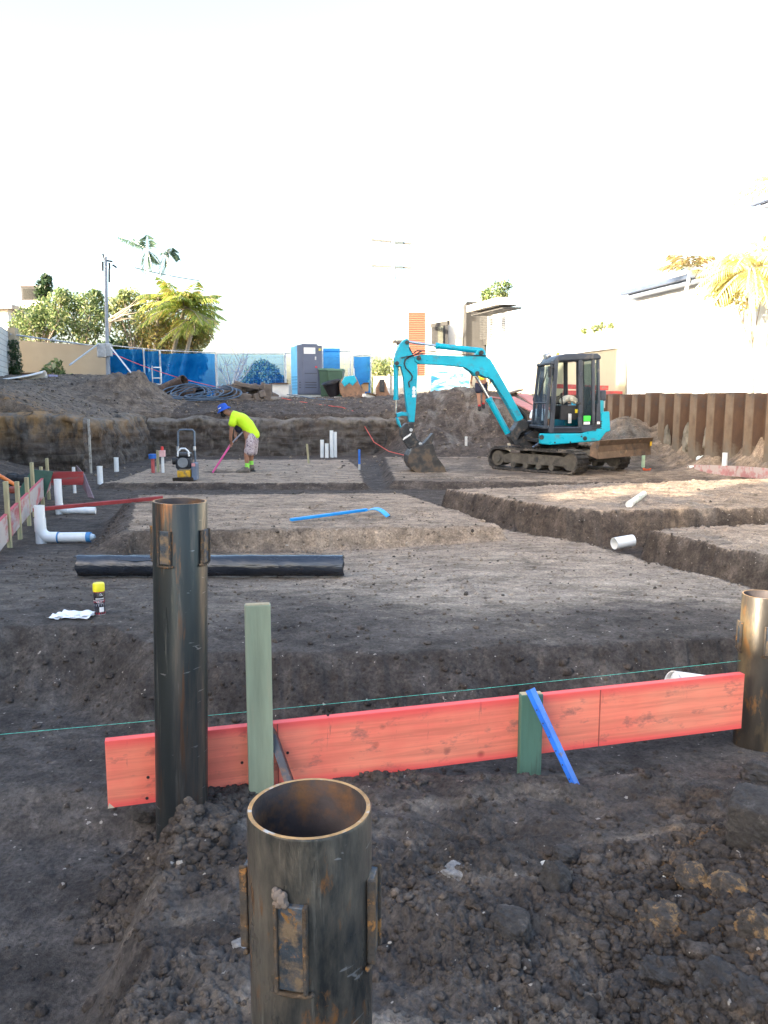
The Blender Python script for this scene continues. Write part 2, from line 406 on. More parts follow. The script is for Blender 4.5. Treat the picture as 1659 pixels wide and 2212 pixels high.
# cut earth faces of the pit: strata and erosion runnels
def cut_material():
    m, nt, b, out = new_mat('cut_earth')
    v = coords(nt, 'Object'); vz = coords(nt, 'Object', (.5, .5, 4.5)); vv = coords(nt, 'Object', (3, 3, 1.1))
    st = noise(nt, vz, 1.3, 8, .65, .6); sv = noise(nt, vv, 1.6, 8, .7, .3)
    c = ramp(nt, st, [(.3, (.026, .021, .019)), (.45, (.058, .044, .036)), (.58, (.105, .092, .08)), (.72, (.05, .043, .04))])
    c = mix(nt, ramp(nt, sv, [(.5, 0.0), (.66, .8)]), c, (.17, .148, .125))
    crs = N(nt, 'ShaderNodeAttribute', attribute_name='crust').outputs['Fac']
    c = mix(nt, math_n(nt, 'MULTIPLY', crs, ramp(nt, noise(nt, v, 3, 8, .7), [(.38, 0.0), (.58, .9)])), c, (.21, .185, .155))
    oc = N(nt, 'ShaderNodeAttribute', attribute_name='ochre').outputs['Fac']
    c = mix(nt, math_n(nt, 'MULTIPLY', oc, ramp(nt, noise(nt, vv, 1.1, 8, .7), [(.42, 0.0), (.6, .95)])), c, (.33, .20, .09))
    c = mix(nt, ramp(nt, noise(nt, v, 2.3, 8, .75), [(.56, 0.0), (.68, .8)]), c, (.026, .022, .02))
    nt.links.new(c, b.inputs['Base Color']); b.inputs['Roughness'].default_value = .95
    bump(nt, b, math_n(nt, 'ADD', noise(nt, v, 14, 7, .7), sv), 1.0, .05)
    return m
CUT = cut_material()
def cut_face(path, z0, z1, lean, ochre, name='pit_wall', seed=0):
    pts = [Vector((p[0], p[1])) for p in path]; L = [0]
    for a, b_ in zip(pts, pts[1:]): L.append(L[-1]+(b_-a).length)
    n = int(L[-1]/.05)+1; m = 34
    V = np.zeros((n, m, 3)); O = np.zeros((n, m))
    for i in range(n):
        s = L[-1]*i/(n-1); k = max(j for j in range(len(L)-1) if L[j] <= s+1e-9); t = (s-L[k])/(L[k+1]-L[k])
        p = pts[k].lerp(pts[k+1], t); tn = (pts[k+1]-pts[k]).normalized(); nr = Vector((tn.y, -tn.x))
        V[i,:,0] = p.x; V[i,:,1] = p.y; V[i,:,2] = s
        O[i,:] = ochre
        for j in range(m):
            w = j/(m-1); q = p-nr*(lean*w)
            V[i,j,0] = q.x; V[i,j,1] = q.y
    S = V[:,:,2].copy(); w = np.repeat(np.linspace(0, 1, m)[None], n, 0)
    top = z1+.16*fbm(S*.8+seed, S*0+1.5, 4)
    Z = z0+(top-z0)*w
    disp = .26*fbm(S*.9+seed, Z*.7, 3)+.13*fbm(S*3.0+seed, Z*1.4, 4)+.07*fbm(S*8, Z*7+seed, 4)+.10*(1-w)**3
    disp = disp+.14*sstep(.8, 1.0, w)*perlin(S*2.3+seed, w*0+.3) - .25*sstep(.93, 1, w)
    # outward normal averaged
    for k in range(len(pts)-1):
        tn = (pts[k+1]-pts[k]).normalized(); nr = Vector((tn.y, -tn.x))
        sel = (S[:,0] >= L[k]-1e-6) & (S[:,0] <= L[k+1]+1e-6)
        V[sel,:,0] += nr.x*disp[sel]; V[sel,:,1] += nr.y*disp[sel]
    V[:,:,2] = Z
    I = np.arange(n*m).reshape(n, m)
    Q = np.stack([I[:-1,:-1].ravel(), I[1:,:-1].ravel(), I[1:,1:].ravel(), I[:-1,1:].ravel()], 1)
    o = np_mesh(name, V.reshape(-1, 3), Q, CUT, attrs={'crust': sstep(.78, .92, w+.06*fbm(S*2, w*3, 2)).ravel(), 'ochre': (O*sstep(.35, .95, w+.1*fbm(S*2, w*2, 2))).ravel()})
    tag(o, kind='structure')
cut_face([(-10.6,18.65),(-8.2,18.5),(-7.0,18.7)], -.3, 1.22, .22, 1.0, seed=3)
cut_face([(-7.0,18.65),(-6.85,21.5),(-6.9,24.0)], -.3, 1.08, .2, .55, seed=9)
cut_face([(-7.1,23.95),(-4,24.15),(-1,24.2),(1.6,24.4)], -.3, 1.02, .35, .12, seed=21)

# road and verge beyond the fence
ROADM = mat('asphalt', (.06,.06,.062), .9, var=.2, bmp=.3)
o = MB().add([(-80,40,1.66),(80,40,1.66),(80,47.5,1.66),(-80,47.5,1.66)], [(0,1,2,3)]).build('road', ROADM); tag(o, kind='structure')
KERB = mat('kerb_concrete', (.35,.34,.32), .85)
o = MB().box((0,39.9,1.68), (160,.2,.2)).build('kerb', KERB); tag(o, kind='structure')
# ------------------------------------------------------------------ world, sun, camera
SUN_TRAVEL = Vector((.8, .6, -.325)).normalized()
w = bpy.data.worlds.new('World'); bpy.context.scene.world = w; w.use_nodes = True
nt = w.node_tree; nt.nodes.clear()
sk = nt.nodes.new('ShaderNodeTexSky'); sk.sky_type = 'NISHITA'; sk.sun_disc = False
el = math.asin(-SUN_TRAVEL.z); sk.sun_elevation = el
sd = -SUN_TRAVEL; sk.sun_rotation = math.atan2(sd.x, sd.y)
sk.air_density = 1.0; sk.dust_density = 4.0; sk.ozone_density = 1.0
bg = nt.nodes.new('ShaderNodeBackground'); bg.inputs[1].default_value = .15
wo = nt.nodes.new('ShaderNodeOutputWorld'); nt.links.new(sk.outputs[0], bg.inputs[0]); nt.links.new(bg.outputs[0], wo.inputs[0])
ld = bpy.data.lights.new('sun', 'SUN'); ld.energy = 4.0; ld.angle = R(.55); ld.color = (1, .86, .66)
lo = bpy.data.objects.new('sun', ld); C.objects.link(lo); lo.rotation_euler = SUN_TRAVEL.to_track_quat('-Z', 'Y').to_euler()
cd = bpy.data.cameras.new('camera'); co = bpy.data.objects.new('camera', cd); C.objects.link(co)
co.location = (0, 0, EYE); co.rotation_euler = (R(90)-PITCH, 0, 0)
cd.sensor_fit = 'HORIZONTAL'; cd.sensor_width = 36; cd.lens = 36*F/1659; cd.clip_end = 3000; cd.clip_start = .05
bpy.context.scene.camera = co
vs = bpy.context.scene.view_settings; vs.view_transform = 'Standard'; vs.look = 'None'; vs.exposure = 2.5; vs.gamma = 1

# ------------------------------------------------------------------ common materials
RUST = (.20,.085,.03)
STEEL = mat('pipe_steel', (.042,.05,.052), .36, .55, .35, 5, .25, 80, .003, dirt=(.17,.135,.105), dscale=9, dlo=.5, dhi=.7, dirt2=(.17,.075,.028), d2scale=15, d2lo=.58, d2hi=.66, stretch=(1,1,.09), streak=True)
STEELN = mat('pipe_steel_scuffed', (.028,.034,.038), .33, .5, .5, 7, .4, 90, .004, dirt=(.185,.165,.135), dscale=6.5, dlo=.45, dhi=.64, dirt2=(.20,.095,.035), d2scale=13, d2lo=.56, d2hi=.63, stretch=(1,1,.3), streak=True)
STEELR = mat('pipe_steel_rust_sun_tint', (.07,.06,.05), .42, .45, .4, 5, .3, 80, .003, dirt=(.25,.18,.09), dscale=4, dlo=.47, dhi=.64, dirt2=(.20,.10,.035), d2scale=12, d2lo=.57, d2hi=.66, stretch=(1,1,.3))  # rust, with the gold of sunlight put into the brown colour
RIM = mat('cut_rim', (.42,.24,.09), .6, .2, .3, 30, .3, dirt=(.45,.43,.40), dscale=24, dlo=.55, dhi=.62)
INS = mat('pipe_bore', (.06,.05,.052), .7, .3, .4, 8, .4, 60, dirt=(.16,.08,.035), dscale=10, dlo=.52, dhi=.66)
LUG = mat('lug_steel', (.06,.08,.105), .55, .4, .4, 20, .5, 120, .004, dirt=(.20,.15,.10), dscale=22, dlo=.46, dhi=.58, dirt2=(.26,.14,.05), d2scale=40, d2lo=.58, d2hi=.63)
WELD = mat('weld_rust', (.10,.07,.045), .8, .2, .4, 50, .8, 160, .004, dirt=(.06,.055,.05), dscale=22, dlo=.45, dhi=.55, dirt2=(.30,.15,.05), d2scale=35, d2lo=.58, d2hi=.62)
GALV = mat('galvanised', (.50,.52,.54), .45, .6, .15, 10)
GREENT = mat('treated_timber', (.29,.34,.24), .8, 0, .25, 3, .4, 60, .003, dirt=(.33,.33,.23), dscale=5, dlo=.5, dhi=.7, stretch=(3,3,.3))
GREEND = mat('treated_timber_dark', (.085,.19,.145), .8, 0, .25, 3, .4, 60, .003, dirt=(.06,.11,.09), dscale=6, stretch=(3,3,.3))
ENDG = mat('timber_end', (.50,.40,.24), .8, 0, .2, 30)
PVC = mat('pvc_white', (.74,.77,.78), .35, 0, .05, 5, .05, dirt=(.45,.42,.37), dscale=9, dlo=.62, dhi=.75)
PVCB = mat('pvc_primer_blue', (.05,.25,.55), .5)
CAP = mat('soil_cap', (.16,.13,.11), .95)
STAKE = mat('stake_timber', (.42,.37,.22), .8, 0, .2, 6, .3, stretch=(3,3,.4), dirt=(.25,.28,.17), dscale=7)
BLUEP = mat('blue_paint', (.02,.16,.62), .4, .1, .2, 8, .2, dirt=(.12,.10,.09), dscale=14, dlo=.6, dhi=.66)
REDTIM = mat('red_form_timber', (.36,.045,.045), .75, 0, .25, 4, .3, stretch=(.4,3,3), dirt=(.2,.10,.09), dscale=6)
WHITE = mat('white_paint', (.82,.81,.78), .7, 0, .03, 2, .05)
BLACKR = mat('black_rubber', (.022,.022,.024), .6, 0, .3)
DARKM = mat('dark_metal', (.04,.042,.046), .5, .4, .3, 8, .3, dirt=(.14,.11,.085), dscale=7, dlo=.52, dhi=.66)

def lform_material():
    m, nt, b, out = new_mat('red_form_ply')
    v = coords(nt, 'Object', (1, 1, 1)); vg = coords(nt, 'Object', (.55, 6, 14))
    c = ramp(nt, noise(nt, v, 1.5, 5), [(.3, (.80,.135,.10)), (.52, (.86,.235,.15)), (.72, (.84,.30,.19))])
    gr = ramp(nt, noise(nt, vg, 3.0, 7, .6, .6), [(.35, .82), (.6, 1.06)]); c = mix(nt, 1.0, c, gr, 'MULTIPLY')
    kn = N(nt, 'ShaderNodeTexVoronoi'); kn.inputs['Scale'].default_value = 5.2
    nt.links.new(coords(nt, 'Object', (1, .01, 1.1)), kn.inputs['Vector'])
    c = mix(nt, ramp(nt, kn.outputs['Distance'], [(.04, .8), (.11, 0.0)]), c, (.24,.045,.03))
    c = mix(nt, ramp(nt, noise(nt, coords(nt, 'Object', (1.2,1,2.4)), 5.5, 8, .75), [(.55, 0.0), (.68, .75)]), c, (.22,.10,.09))
    c = mix(nt, ramp(nt, noise(nt, coords(nt, 'Object', (9,1,1.1)), 2.0, 8, .75), [(.62, 0.0), (.69, .7)]), c, (.20,.09,.08))
    sx = N(nt, 'ShaderNodeSeparateXYZ'); nt.links.new(v, sx.inputs[0])
    mg = math_n(nt, 'ADD', sx.outputs[2], math_n(nt, 'MULTIPLY', noise(nt, v, 7, 8, .75), .16)); mr = N(nt, 'ShaderNodeMapRange'); mr.inputs[1].default_value = -.125; mr.inputs[2].default_value = .125; nt.links.new(mg, mr.inputs[0]); c = mix(nt, ramp(nt, mr.outputs[0], [(.16, .75), (.26, 0.0)]), c, (.24,.12,.10))
    ed = ramp(nt, math_n(nt, 'ABSOLUTE', sx.outputs[2]), [(.085, 0.0), (.118, .8)]); c = mix(nt, ed, c, (.86,.08,.085))
    nt.links.new(c, b.inputs['Base Color']); b.inputs['Roughness'].default_value = .62
    bump(nt, b, noise(nt, vg, 8, 6), .25, .003)
    return m
FORM = lform_material()

# ------------------------------------------------------------------ steel pipes
def steel_pipe(label, x, y, ztop, r, lug_deg, lug_z, m, lean=0, lugh=.13, scale=1.0):
    z0 = gz(x, y)-.3
    t = thing('steel_pipe', label, 'steel pipe', (x, y, z0), 0, 'steel pipe piles set in the ground')
    if lean: t.rotation_euler = (0, lean, 0)
    H = ztop-z0; n = 72
    MB().lathe([(r, 0), (r, H-.003), (r-.0015, H)], (0,0,0), n).build('shell', m, t, True)
    MB().lathe([(r-.0015, H+.0004), (r-.0075, H+.0004)], (0,0,0), n).build('cut_rim', RIM, t, True)
    MB().lathe([(r-.0075, H), (r-.0085, H-.01), (r-.0085, .25), (.0, .25)], (0,0,0), n).build('bore', INS, t, True)
    for a in lug_deg:
        a = R(a); nd = Vector((math.sin(a), -math.cos(a), 0)); td = Vector((math.cos(a), math.sin(a), 0)); zc = lug_z-z0
        Mx = Matrix(((td.x, nd.x, 0), (td.y, nd.y, 0), (0, 0, 1))).to_3x3()
        b = MB(); b.box(nd*(r+.003)+Vector((0,0,zc)), (.036*scale, .009, lugh), Mx)
        lg = b.build('lug', LUG, t, False, .0015)
        b = MB()
        for sgn in (-1, 1): b.box(nd*(r+.006)+td*(sgn*.0205*scale)+Vector((0,0,zc)), (.006, .012, lugh+.004), Mx)
        pts = [nd*(r+.002)+td*(.03*scale*math.cos(q))+Vector((0,0,zc-(lugh/2+.004)-.006*math.sin(q))) for q in np.linspace(0, math.pi, 7)]
        b.tube(pts, .0045, 6)
        b.build('weld', WELD, lg, False, .002)
    return t
near = steel_pipe('thickest looking steel pipe in front, open rusty rim, scraped grey and brown sides', (669-CX)/F*1.165, 1.09, .917, .09, (-11, 79, -101), .762, STEELN, 0, .125)
bm = MB()
for k in range(16):
    a = R(-19+random.uniform(-5, 5)); bm.ball((math.sin(a)*.097, -math.cos(a)*.097, .835-near.location.z+random.uniform(-.012,.012)), random.uniform(.004,.009), 6, 5)
bm.build('mud_lump', CAP, near, True)
mid = steel_pipe('tall dark steel pipe standing in front of the left end of the red board', -.713, 2.62, 1.172, .0885, (-17, 73, -107), 1.03, STEEL, .028, .108)
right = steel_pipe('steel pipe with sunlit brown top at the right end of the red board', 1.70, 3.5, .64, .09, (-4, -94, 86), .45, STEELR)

# ------------------------------------------------------------------ foreground formwork
A = Vector((-.985, 2.69, .188)); B = Vector((1.575, 3.39, .19))
d = B-A; fb = thing('formwork_board', 'long bright red form board standing on edge across the foreground', 'board', (A+B)/2, math.atan2(d.y, d.x))
bo = MB().box((0,0,0), (d.length, .034, .25)).build('board', FORM, fb, False, .002)
for xx in (-.72, .62):
    MB().box((xx,-.0182,0), (.004,.002,.246)).build('joint', mat('board_joint', (.42,.09,.07), .8), bo)
NAIL = mat('nail_hole', (.03,.02,.02), .8)
for (px, py) in ((324,1668),(322,1712),(515,1660),(612,1650),(700,1575),(960,1540)):
    p = at_y(px, py, 2.75); q = fb.matrix_world
    l = Vector((p.x-fb.location.x, 0, p.z-fb.location.z)); xl = l.x/math.cos(math.atan2(d.y, d.x))
    if abs(xl) < 1.25: MB().cyl((xl,-.0165,l.z), (xl,-.0195,l.z), .0055, n=10).build('nail_hole', NAIL, bo)

MB().prism([(-.001,0),(.022,0),(.004,.02)], lambda u,w_,t_: Vector((-d.length/2+u, t_, -.125+w_)), -.0185, .0).build('chipped_corner', mat('bare_chip', (.6,.5,.38), .8), bo)
def post(label, px0, px1, y, ztop, zbot, m, rz, tilt=0):
    Zc = y*math.cos(PITCH)+(EYE-ztop)*math.sin(PITCH); x = ((px0+px1)/2-CX)/F*Zc; wd = (px1-px0)/F*Zc
    t = thing('timber_post', label, 'timber post', (x, y, zbot), rz, 'treated pine posts nailed to the red board')
    MB().box((0,0,(ztop-zbot)/2), (wd, .036, ztop-zbot)).build('shaft', m, t, False, .004)
    MB().box((0,0,ztop-zbot+.001), (wd-.008, .030, .002)).build('end_grain', ENDG, t)
    return t
rzb = math.atan2(d.y, d.x)*.55
post('tall pale green square post between the front pipes', 528, 584, 2.765, .785, -.25, GREENT, rzb)
post('short dark green post under the blue steel brace', 1122, 1172, 3.085, .335, -.15, GREEND, rzb)

t = tag(MB().add([Vector(v) for v in [(-.575,2.86,.33),(-.545,2.86,.33),(-.545,2.89,.33),(-.549,2.89,.33),(-.549,2.864,.33),(-.575,2.864,.33),
      (-.37,2.56,-.05),(-.34,2.56,-.05),(-.34,2.59,-.05),(-.344,2.59,-.05),(-.344,2.564,-.05),(-.37,2.564,-.05)]],
      [(i,(i+1)%6,6+(i+1)%6,6+i) for i in range(6)]+[(5,4,3,2,1,0),(6,7,8,9,10,11)]).build('angle_brace', mat('angle_steel', (.09,.09,.1), .45, .6, .3, dirt=(.2,.1,.05), dscale=12), None, False, .0006),
    'dark steel angle leaning on the red board beside the tall post', 'steel angle')
t.location = (.12,-.015,.0)
p0 = Vector((.578, 3.045, .365)); p1 = Vector((.745, 2.80, .01))
t = thing('steel_picket', 'bright blue steel picket leaning across the short green post', 'picket', p0)
ax = (p1-p0).normalized(); sd_ = ax.cross(Vector((0,-1,.4))).normalized(); up_ = sd_.cross(ax)
b = MB(); L_ = (p1-p0)
for dirv in (sd_*.019+up_*.010, -sd_*.019+up_*.010, -up_*.02):
    th = ax.cross(dirv).normalized()*.0018
    b.add([th, dirv+th, dirv-th, -th, L_+th, L_+dirv*.8+th, L_+dirv*.8-th, L_-th], [(0,1,2,3),(4,7,6,5),(0,4,5,1),(1,5,6,2),(2,6,7,3),(3,7,4,0)])
b.build('picket_blade', BLUEP, t)
for k in range(7): 
    q = L_*(.18+.12*k)+sd_*.012+up_*.0095; MB().cyl(q, q+up_*.0015, .003, n=6).build('wire_hole', NAIL, t)

sl = []
for k in range(41):
    u = k/40; sl.append((-1.75+3.37*u, 2.59+.905*u, .335-.012*math.sin(math.pi*u)))
tag(MB().tube(sl, .0009, 5).build('string_line', mat('green_string', (.10,.62,.50), .7, 0, .4, 60, 0)), 'thin green string line stretched just behind the red board', 'string line')

# ------------------------------------------------------------------ pvc
def hollow(b, p, q, r, wall=.004, n=24):
    p = Vector(p); q = Vector(q); a = (q-p).normalized()
    u = Vector((0,0,1)) if abs(a.z) < .9 else Vector((1,0,0)); e = a.cross(u).normalized(); g = a.cross(e)
    rings = [(p, r), (q, r), (q, r-wall), (p, r-wall)]; vs = []
    for o, rr in rings:
        for i in range(n):
            th = 2*math.pi*i/n; vs.append(o+e*(math.cos(th)*rr)+g*(math.sin(th)*rr))
    fs = [(j*n+i, j*n+(i+1)%n, ((j+1)%4)*n+(i+1)%n, ((j+1)%4)*n+i) for j in range(4) for i in range(n)]
    b.add(vs, fs)
def upright_pvc(label, px, ytop, ybot, y, r=.055, group='white plastic pipes standing in the pit', m=None, lean=0):
    p = at_y(px, ybot, y); q = at_y(px, ytop, y); z0 = min(gz(p.x, y)-.1, p.z)
    t = thing('drain_pipe', label, 'drain pipe', (p.x, y, z0), 0, group)
    b = MB(); hollow(b, (0,0,0), (lean,0,q.z-z0), r); b.build('pipe', m or PVC, t, True)
    return t, q.z-z0
t, H = upright_pvc('largest white drain pipe with an elbow, below the near end of the red boards', 89, 1092, 1168, 8.6)
zz = gz(t.location.x, 8.6)+.02-t.location.z
b = MB(); hollow(b, (0,0,zz+.12), (0,0,zz+.26), .0605); b.build('socket', PVC, t, True)
el_ = [Vector((0,0,zz+.14))]
for k in range(7):
    a = k/6*math.pi/2; el_.append(Vector((.10-.10*math.cos(a), 0, zz+.13-.10*math.sin(a)+.02)))
el_.append(Vector((.2,-.0,zz+.05)))
MB().tube(el_, .0605, 20).build('elbow', PVC, t, True)
MB().cyl((.19,0,zz+.05), (.50,.02,zz+.05), .055, n=24).build('horizontal_pipe', PVC, t, True)
MB().cyl((.49,.02,zz+.05), (.535,.022,zz+.05), .0562, n=24).build('primer_band', PVCB, t, True)
MB().cyl((.534,.022,zz+.05), (.58,.02,zz+.058), .045, .02, n=14).build('taped_end', mat('tape', (.55,.66,.72), .5), t, True)
MB().cyl((.185,0,zz+.05), (.2,0,zz+.05), .0615, n=24).build('primer_ring', PVCB, t, True)
t, H = upright_pvc('white drain pipe with elbow standing in front of the short red cross board', 127, 1035, 1084, 11.3, .052)
zz = gz(t.location.x, 11.3)+.03-t.location.z
MB().tube([(0,0,zz+.12),(.02,0,zz+.05),(.08,0,zz+.03),(.14,0,zz+.03)], .056, 16).build('elbow', PVC, t, True)
MB().cyl((.12,0,zz+.03), (.50,.05,zz+.02), .05, n=20).build('horizontal_pipe', PVC, t, True)
t, H = upright_pvc('white drain pipe right of the leaning dark board with a kinked foot', 217, 1007, 1046, 15.9, .055)
MB().tube([(0,0,.15),(.02,-.02,.09),(.1,-.12,.06),(.16,-.2,.07)], .05, 14).build('elbow', PVC, t, True)
upright_pvc('white drain pipe farthest back at the left, by the cut bank', 252, 988, 1017, 18.6, .053)
upright_pvc('narrow white pipe just behind the short red cross board', 162, 1009, 1072, 14.2, .028)
upright_pvc('short left pipe of the cluster of four by the back bank', 696, 950, 987, 23.3, group='cluster of four white pipes by the back bank')
upright_pvc('shortest pipe of the cluster of four by the back bank', 706, 958, 986, 23.2, group='cluster of four white pipes by the back bank')
upright_pvc('tallest pipe of the cluster of four by the back bank', 716.5, 930, 985, 23.4, group='cluster of four white pipes by the back bank')
upright_pvc('tall right pipe of the cluster of four by the back bank', 724, 933, 985, 23.5, group='cluster of four white pipes by the back bank')
upright_pvc('white pipe standing by the pink red board near the sheet piles', 1564, 978, 1022, 15.9, .052)
t = thing('drain_pipe', 'white pipe stub lying in the right hand trench', 'drain pipe', (2.56,8.42,-.01), 0)
b = MB(); hollow(b, (-.11,-.02,0), (.11,.06,.02), .064); b.build('pipe', PVC, t, True)
t = thing('drain_pipe', 'white pipe end showing just above the right end of the long red board', 'drain pipe', (1.36,3.62,.185), 0)
b = MB(); hollow(b, (0,0,0), (.20,.09,-.055), .056); b.build('pipe', PVC, t, True)
MB().ball((.015,.006,-.002), .05, 16, 9, (.4,1,1)).build('end_cap', PVC, t, True)
t = thing('pipe_offcut', 'short white pipe offcut near the pink red board at the right', 'pipe offcut', at_z(1500, 1019, .02), 0)
b = MB(); hollow(b, (-.13,0,.06), (.13,0,.06), .07); b.build('pipe', WHITE, t, True)
p = at_z(1518, 992, .35)
t = MB()
for k in range(7): t.ball((random.uniform(-.08,.08), random.uniform(-.06,.06), random.uniform(0,.06)), random.uniform(.05,.08), 7, 5)
t = t.build('plastic_bag', mat('white_plastic', (.75,.85,.9), .4)); t.location = at_y(1518, 996, 17.3); tag(t, 'crumpled white plastic bag against the foot of the sheet piles', 'bag')
tp0 = at_z(1360, 1089, .30); tp1 = at_z(1391, 1067, .30)
t = thing('cardboard_tube', 'white printed tube lying on the sunlit right pad', 'tube', tp0)
dv = tp1-tp0; MB().cyl((0,0,.0), dv, .04, n=20).build('tube', mat('printed_tube', (.62,.65,.60), .6, 0, .1, 8, .1, dirt=(.22,.32,.24), dscale=22, dlo=.55, dhi=.58), t, True)
MB().cyl(-dv*.03, dv*.08, .042, n=20).build('tube_cap', mat('tube_cap', (.6,.6,.58), .5), t, True)

# ------------------------------------------------------------------ stakes
def stake(label, px, ytop, y, wd, m=STAKE, ybot=None, group='timber stakes along the left hand red board', lean=0.0):
    q = at_y(px, ytop, y); zb = gz(q.x, y)-.08
    if ybot: zb = at_y(px, ybot, y).z
    t = thing('stake', label, 'stake', (q.x+lean, y, zb), 0, group)
    MB().prism([(-wd/2,-wd/2),(wd/2,-wd/2),(wd/2,wd/2),(-wd/2,wd/2)], lambda u, v_, s: Vector((u-(lean if s > 0 else 0), v_, s)), 0, q.z-zb).build('shaft', m, t, False, .003)
    return t
for (lb, px, yt, y) in (('nearest stake of the row behind the left red board, partly green', 12, 1040, 8.1), ('second nearest stake behind the left red board', 36, 1040, 9.0),
        ('third stake along the left red board', 57, 1031, 10.0), ('tallest stake of the left row, midway along the red board', 68, 999, 11.0),
        ('fifth and shorter stake of the left row', 88, 1008, 12.2), ('stake at the far corner of the left red board', 101, 990, 13.2)):
    stake(lb, px, yt, y, .042, ybot={12:1199,36:1166,57:1136}.get(px))
stake('weathered survey peg standing alone left of the four white pipes', 663, 959, 21, .05, STAKE, 1001, group='pegs standing alone in the pit', lean=.04)
stake('timber peg beside the pink capped pipe near the compactor', 340, 973, 17.6, .05, STAKE, 1020, group='pegs standing alone in the pit')
t = stake('blue topped peg standing in the pit left of the excavator bucket', 776, 971, 18.8, .05, BLUEP, 1003, group='pegs standing alone in the pit')
MB().box((0,0,-.08), (.05,.05,.18)).build('bare_foot', mat('pale_wood', (.45,.46,.45), .8), t)
stake('white stake at the foot of the earth ramp behind the boom', 1007, 943, 22.6, .07, mat('white_stake', (.6,.6,.58), .8), group='pegs standing alone in the pit')
stake('pale peg seen over the front of the near excavator track', 1099, 958, 19.5, .07, mat('pale_peg', (.6,.52,.38), .8), group='pegs standing alone in the pit')
stake('pale green peg under the far tip of the dozer blade', 1500*0+1391, 967, 17.6, .06, mat('lime_peg', (.45,.6,.4), .7), group='pegs standing alone in the pit')
stake('long white pole against the corner of the left bank', 191, 905, 18.3, .045, mat('weathered_white', (.42,.40,.36), .9, dirt=(.16,.13,.1), dscale=9), 1026, group='pegs standing alone in the pit')
t = stake('slim white pipe with a pink red cap beside the timber peg', 351, 985, 17.5, .05, PVC, 1021, group='pegs standing alone in the pit')
MB().box((0,0,.42), (.11,.11,.14)).build('pink_sleeve', mat('pink_plastic', (.75,.45,.45), .5), t)
MB().cyl((0,0,.47), (0,0,.57), .03, n=10).build('red_cap', mat('red_plastic', (.7,.05,.05), .5), t)
t = thing('riser_pipe', 'short red riser pipe with a blue cap left of the timber peg', 'pipe', at_y(330, 1000, 18.0))
MB().cyl((0,0,-.3), (0,0,.12), .04, n=12).build('riser', mat('red_riser', (.5,.1,.1), .6), t, True)
MB().cyl((0,0,.10), (0,0,.2), .085, n=14).build('blue_cap', BLUEP, t, True)

# ------------------------------------------------------------------ left formwork
a0 = Vector((-3.15, 5.9, .35)); a1 = Vector((-5.45, 13.0, .35)); dd = a1-a0
FB2 = mat('concrete_smeared_board', (.40,.10,.11), .8, 0, .25, 2, .3, stretch=(.5,3,1.5), dirt=(.38,.35,.34), dscale=2.6, dlo=.42, dhi=.52)
t = thing('formwork_board', 'long concrete smeared red board on edge along the left row of stakes', 'board', (a0+a1)/2-Vector((0,0,.135)), math.atan2(dd.y, dd.x), 'red form boards at the left')
MB().box((0,0,0), (dd.length, .03, .27)).build('board', FB2, t, False, .002)
MB().box((0,0,.137), (dd.length, .034, .006)).build('top_edge', mat('red_edge', (.5,.08,.1), .7), t)
q = at_y(180, 1023, 13.15)
t = thing('formwork_board', 'short dark red cross board joining the far end of the left board', 'board', ((a1.x+q.x)/2, 13.1, .235), R(3), 'red form boards at the left')
MB().box((0,0,0), (q.x-a1.x+.02, .03, .22)).build('board', REDTIM, t, False, .002)
t = thing('formwork_board', 'purple brown board tipped over at the end of the cross board', 'board', (0,0,0), 0, 'red form boards at the left')
b = MB(); c4 = [at_y(166, 1005, 14.2), at_y(181, 1024, 13.3), at_y(200, 1075, 12.3), at_y(187, 1070, 12.4)]
c4 = [at_y(166,1006,14.4), at_y(199,1074,12.4), at_y(178,1048,13.2), at_y(166,1030,14.3)]
c4 = [at_y(164,1004,14.3), at_y(180,1022,13.4), at_y(201,1075,12.4), at_y(190,1074,12.5), at_y(177,1050,13.1)]
n_ = Vector((.03,-.02,-.015)); b.add(c4+[v-n_*-1 for v in c4], [(0,1,2,3,4),(9,8,7,6,5)]+[(i,(i+1)%5,5+(i+1)%5,5+i) for i in range(5)])
b.build('board', mat('purple_board', (.17,.11,.12), .7, 0, .2, 3), t)
r0 = at_z(72, 1101, .2); r1 = at_z(352, 1075, .30)
t = thing('timber_plank', 'thin red plank bridging from the left boards to the pad corner', 'plank', r0)
MB().bar((0,0,0), r1-r0, .09, .042).build('plank', mat('red_plank', (.30,.035,.035), .75, 0, .25, 4, .3), t, False, .003)
# tools on the left bank
p = at_y(20, 1042, 12.2)
t = thing('orange_tool', 'orange handled tool lying at the left edge behind the stakes', 'tool', p)
MB().cyl((-.25,.1,.13), (.14,-.05,-.05), .03, n=12).build('orange_handle', mat('orange_plastic', (.85,.24,.06), .45), t, True)
MB().cyl((-.36,.15,.17), (-.22,.09,.11), .033, n=12).build('black_grip', BLACKR, t, True)
MB().box((.2,-.1,-.1), (.3,.16,.1), Matrix.Rotation(.4, 3, 'Z')).build('red_body', mat('red_tool', (.35,.07,.04), .5), t, False, .03)
t = MB(); random.seed(3)
for k in range(12): t.ball((random.uniform(-.2,.25), random.uniform(-.15,.15), random.uniform(0,.12)), random.uniform(.07,.13), 7, 5, (1.3,1,.8))
t = t.build('tool_bag', mat('black_canvas', (.018,.018,.02), .8)); t.location = at_y(45, 1046, 12.9); tag(t, 'crumpled black bag on the dirt behind the left stakes', 'bag')
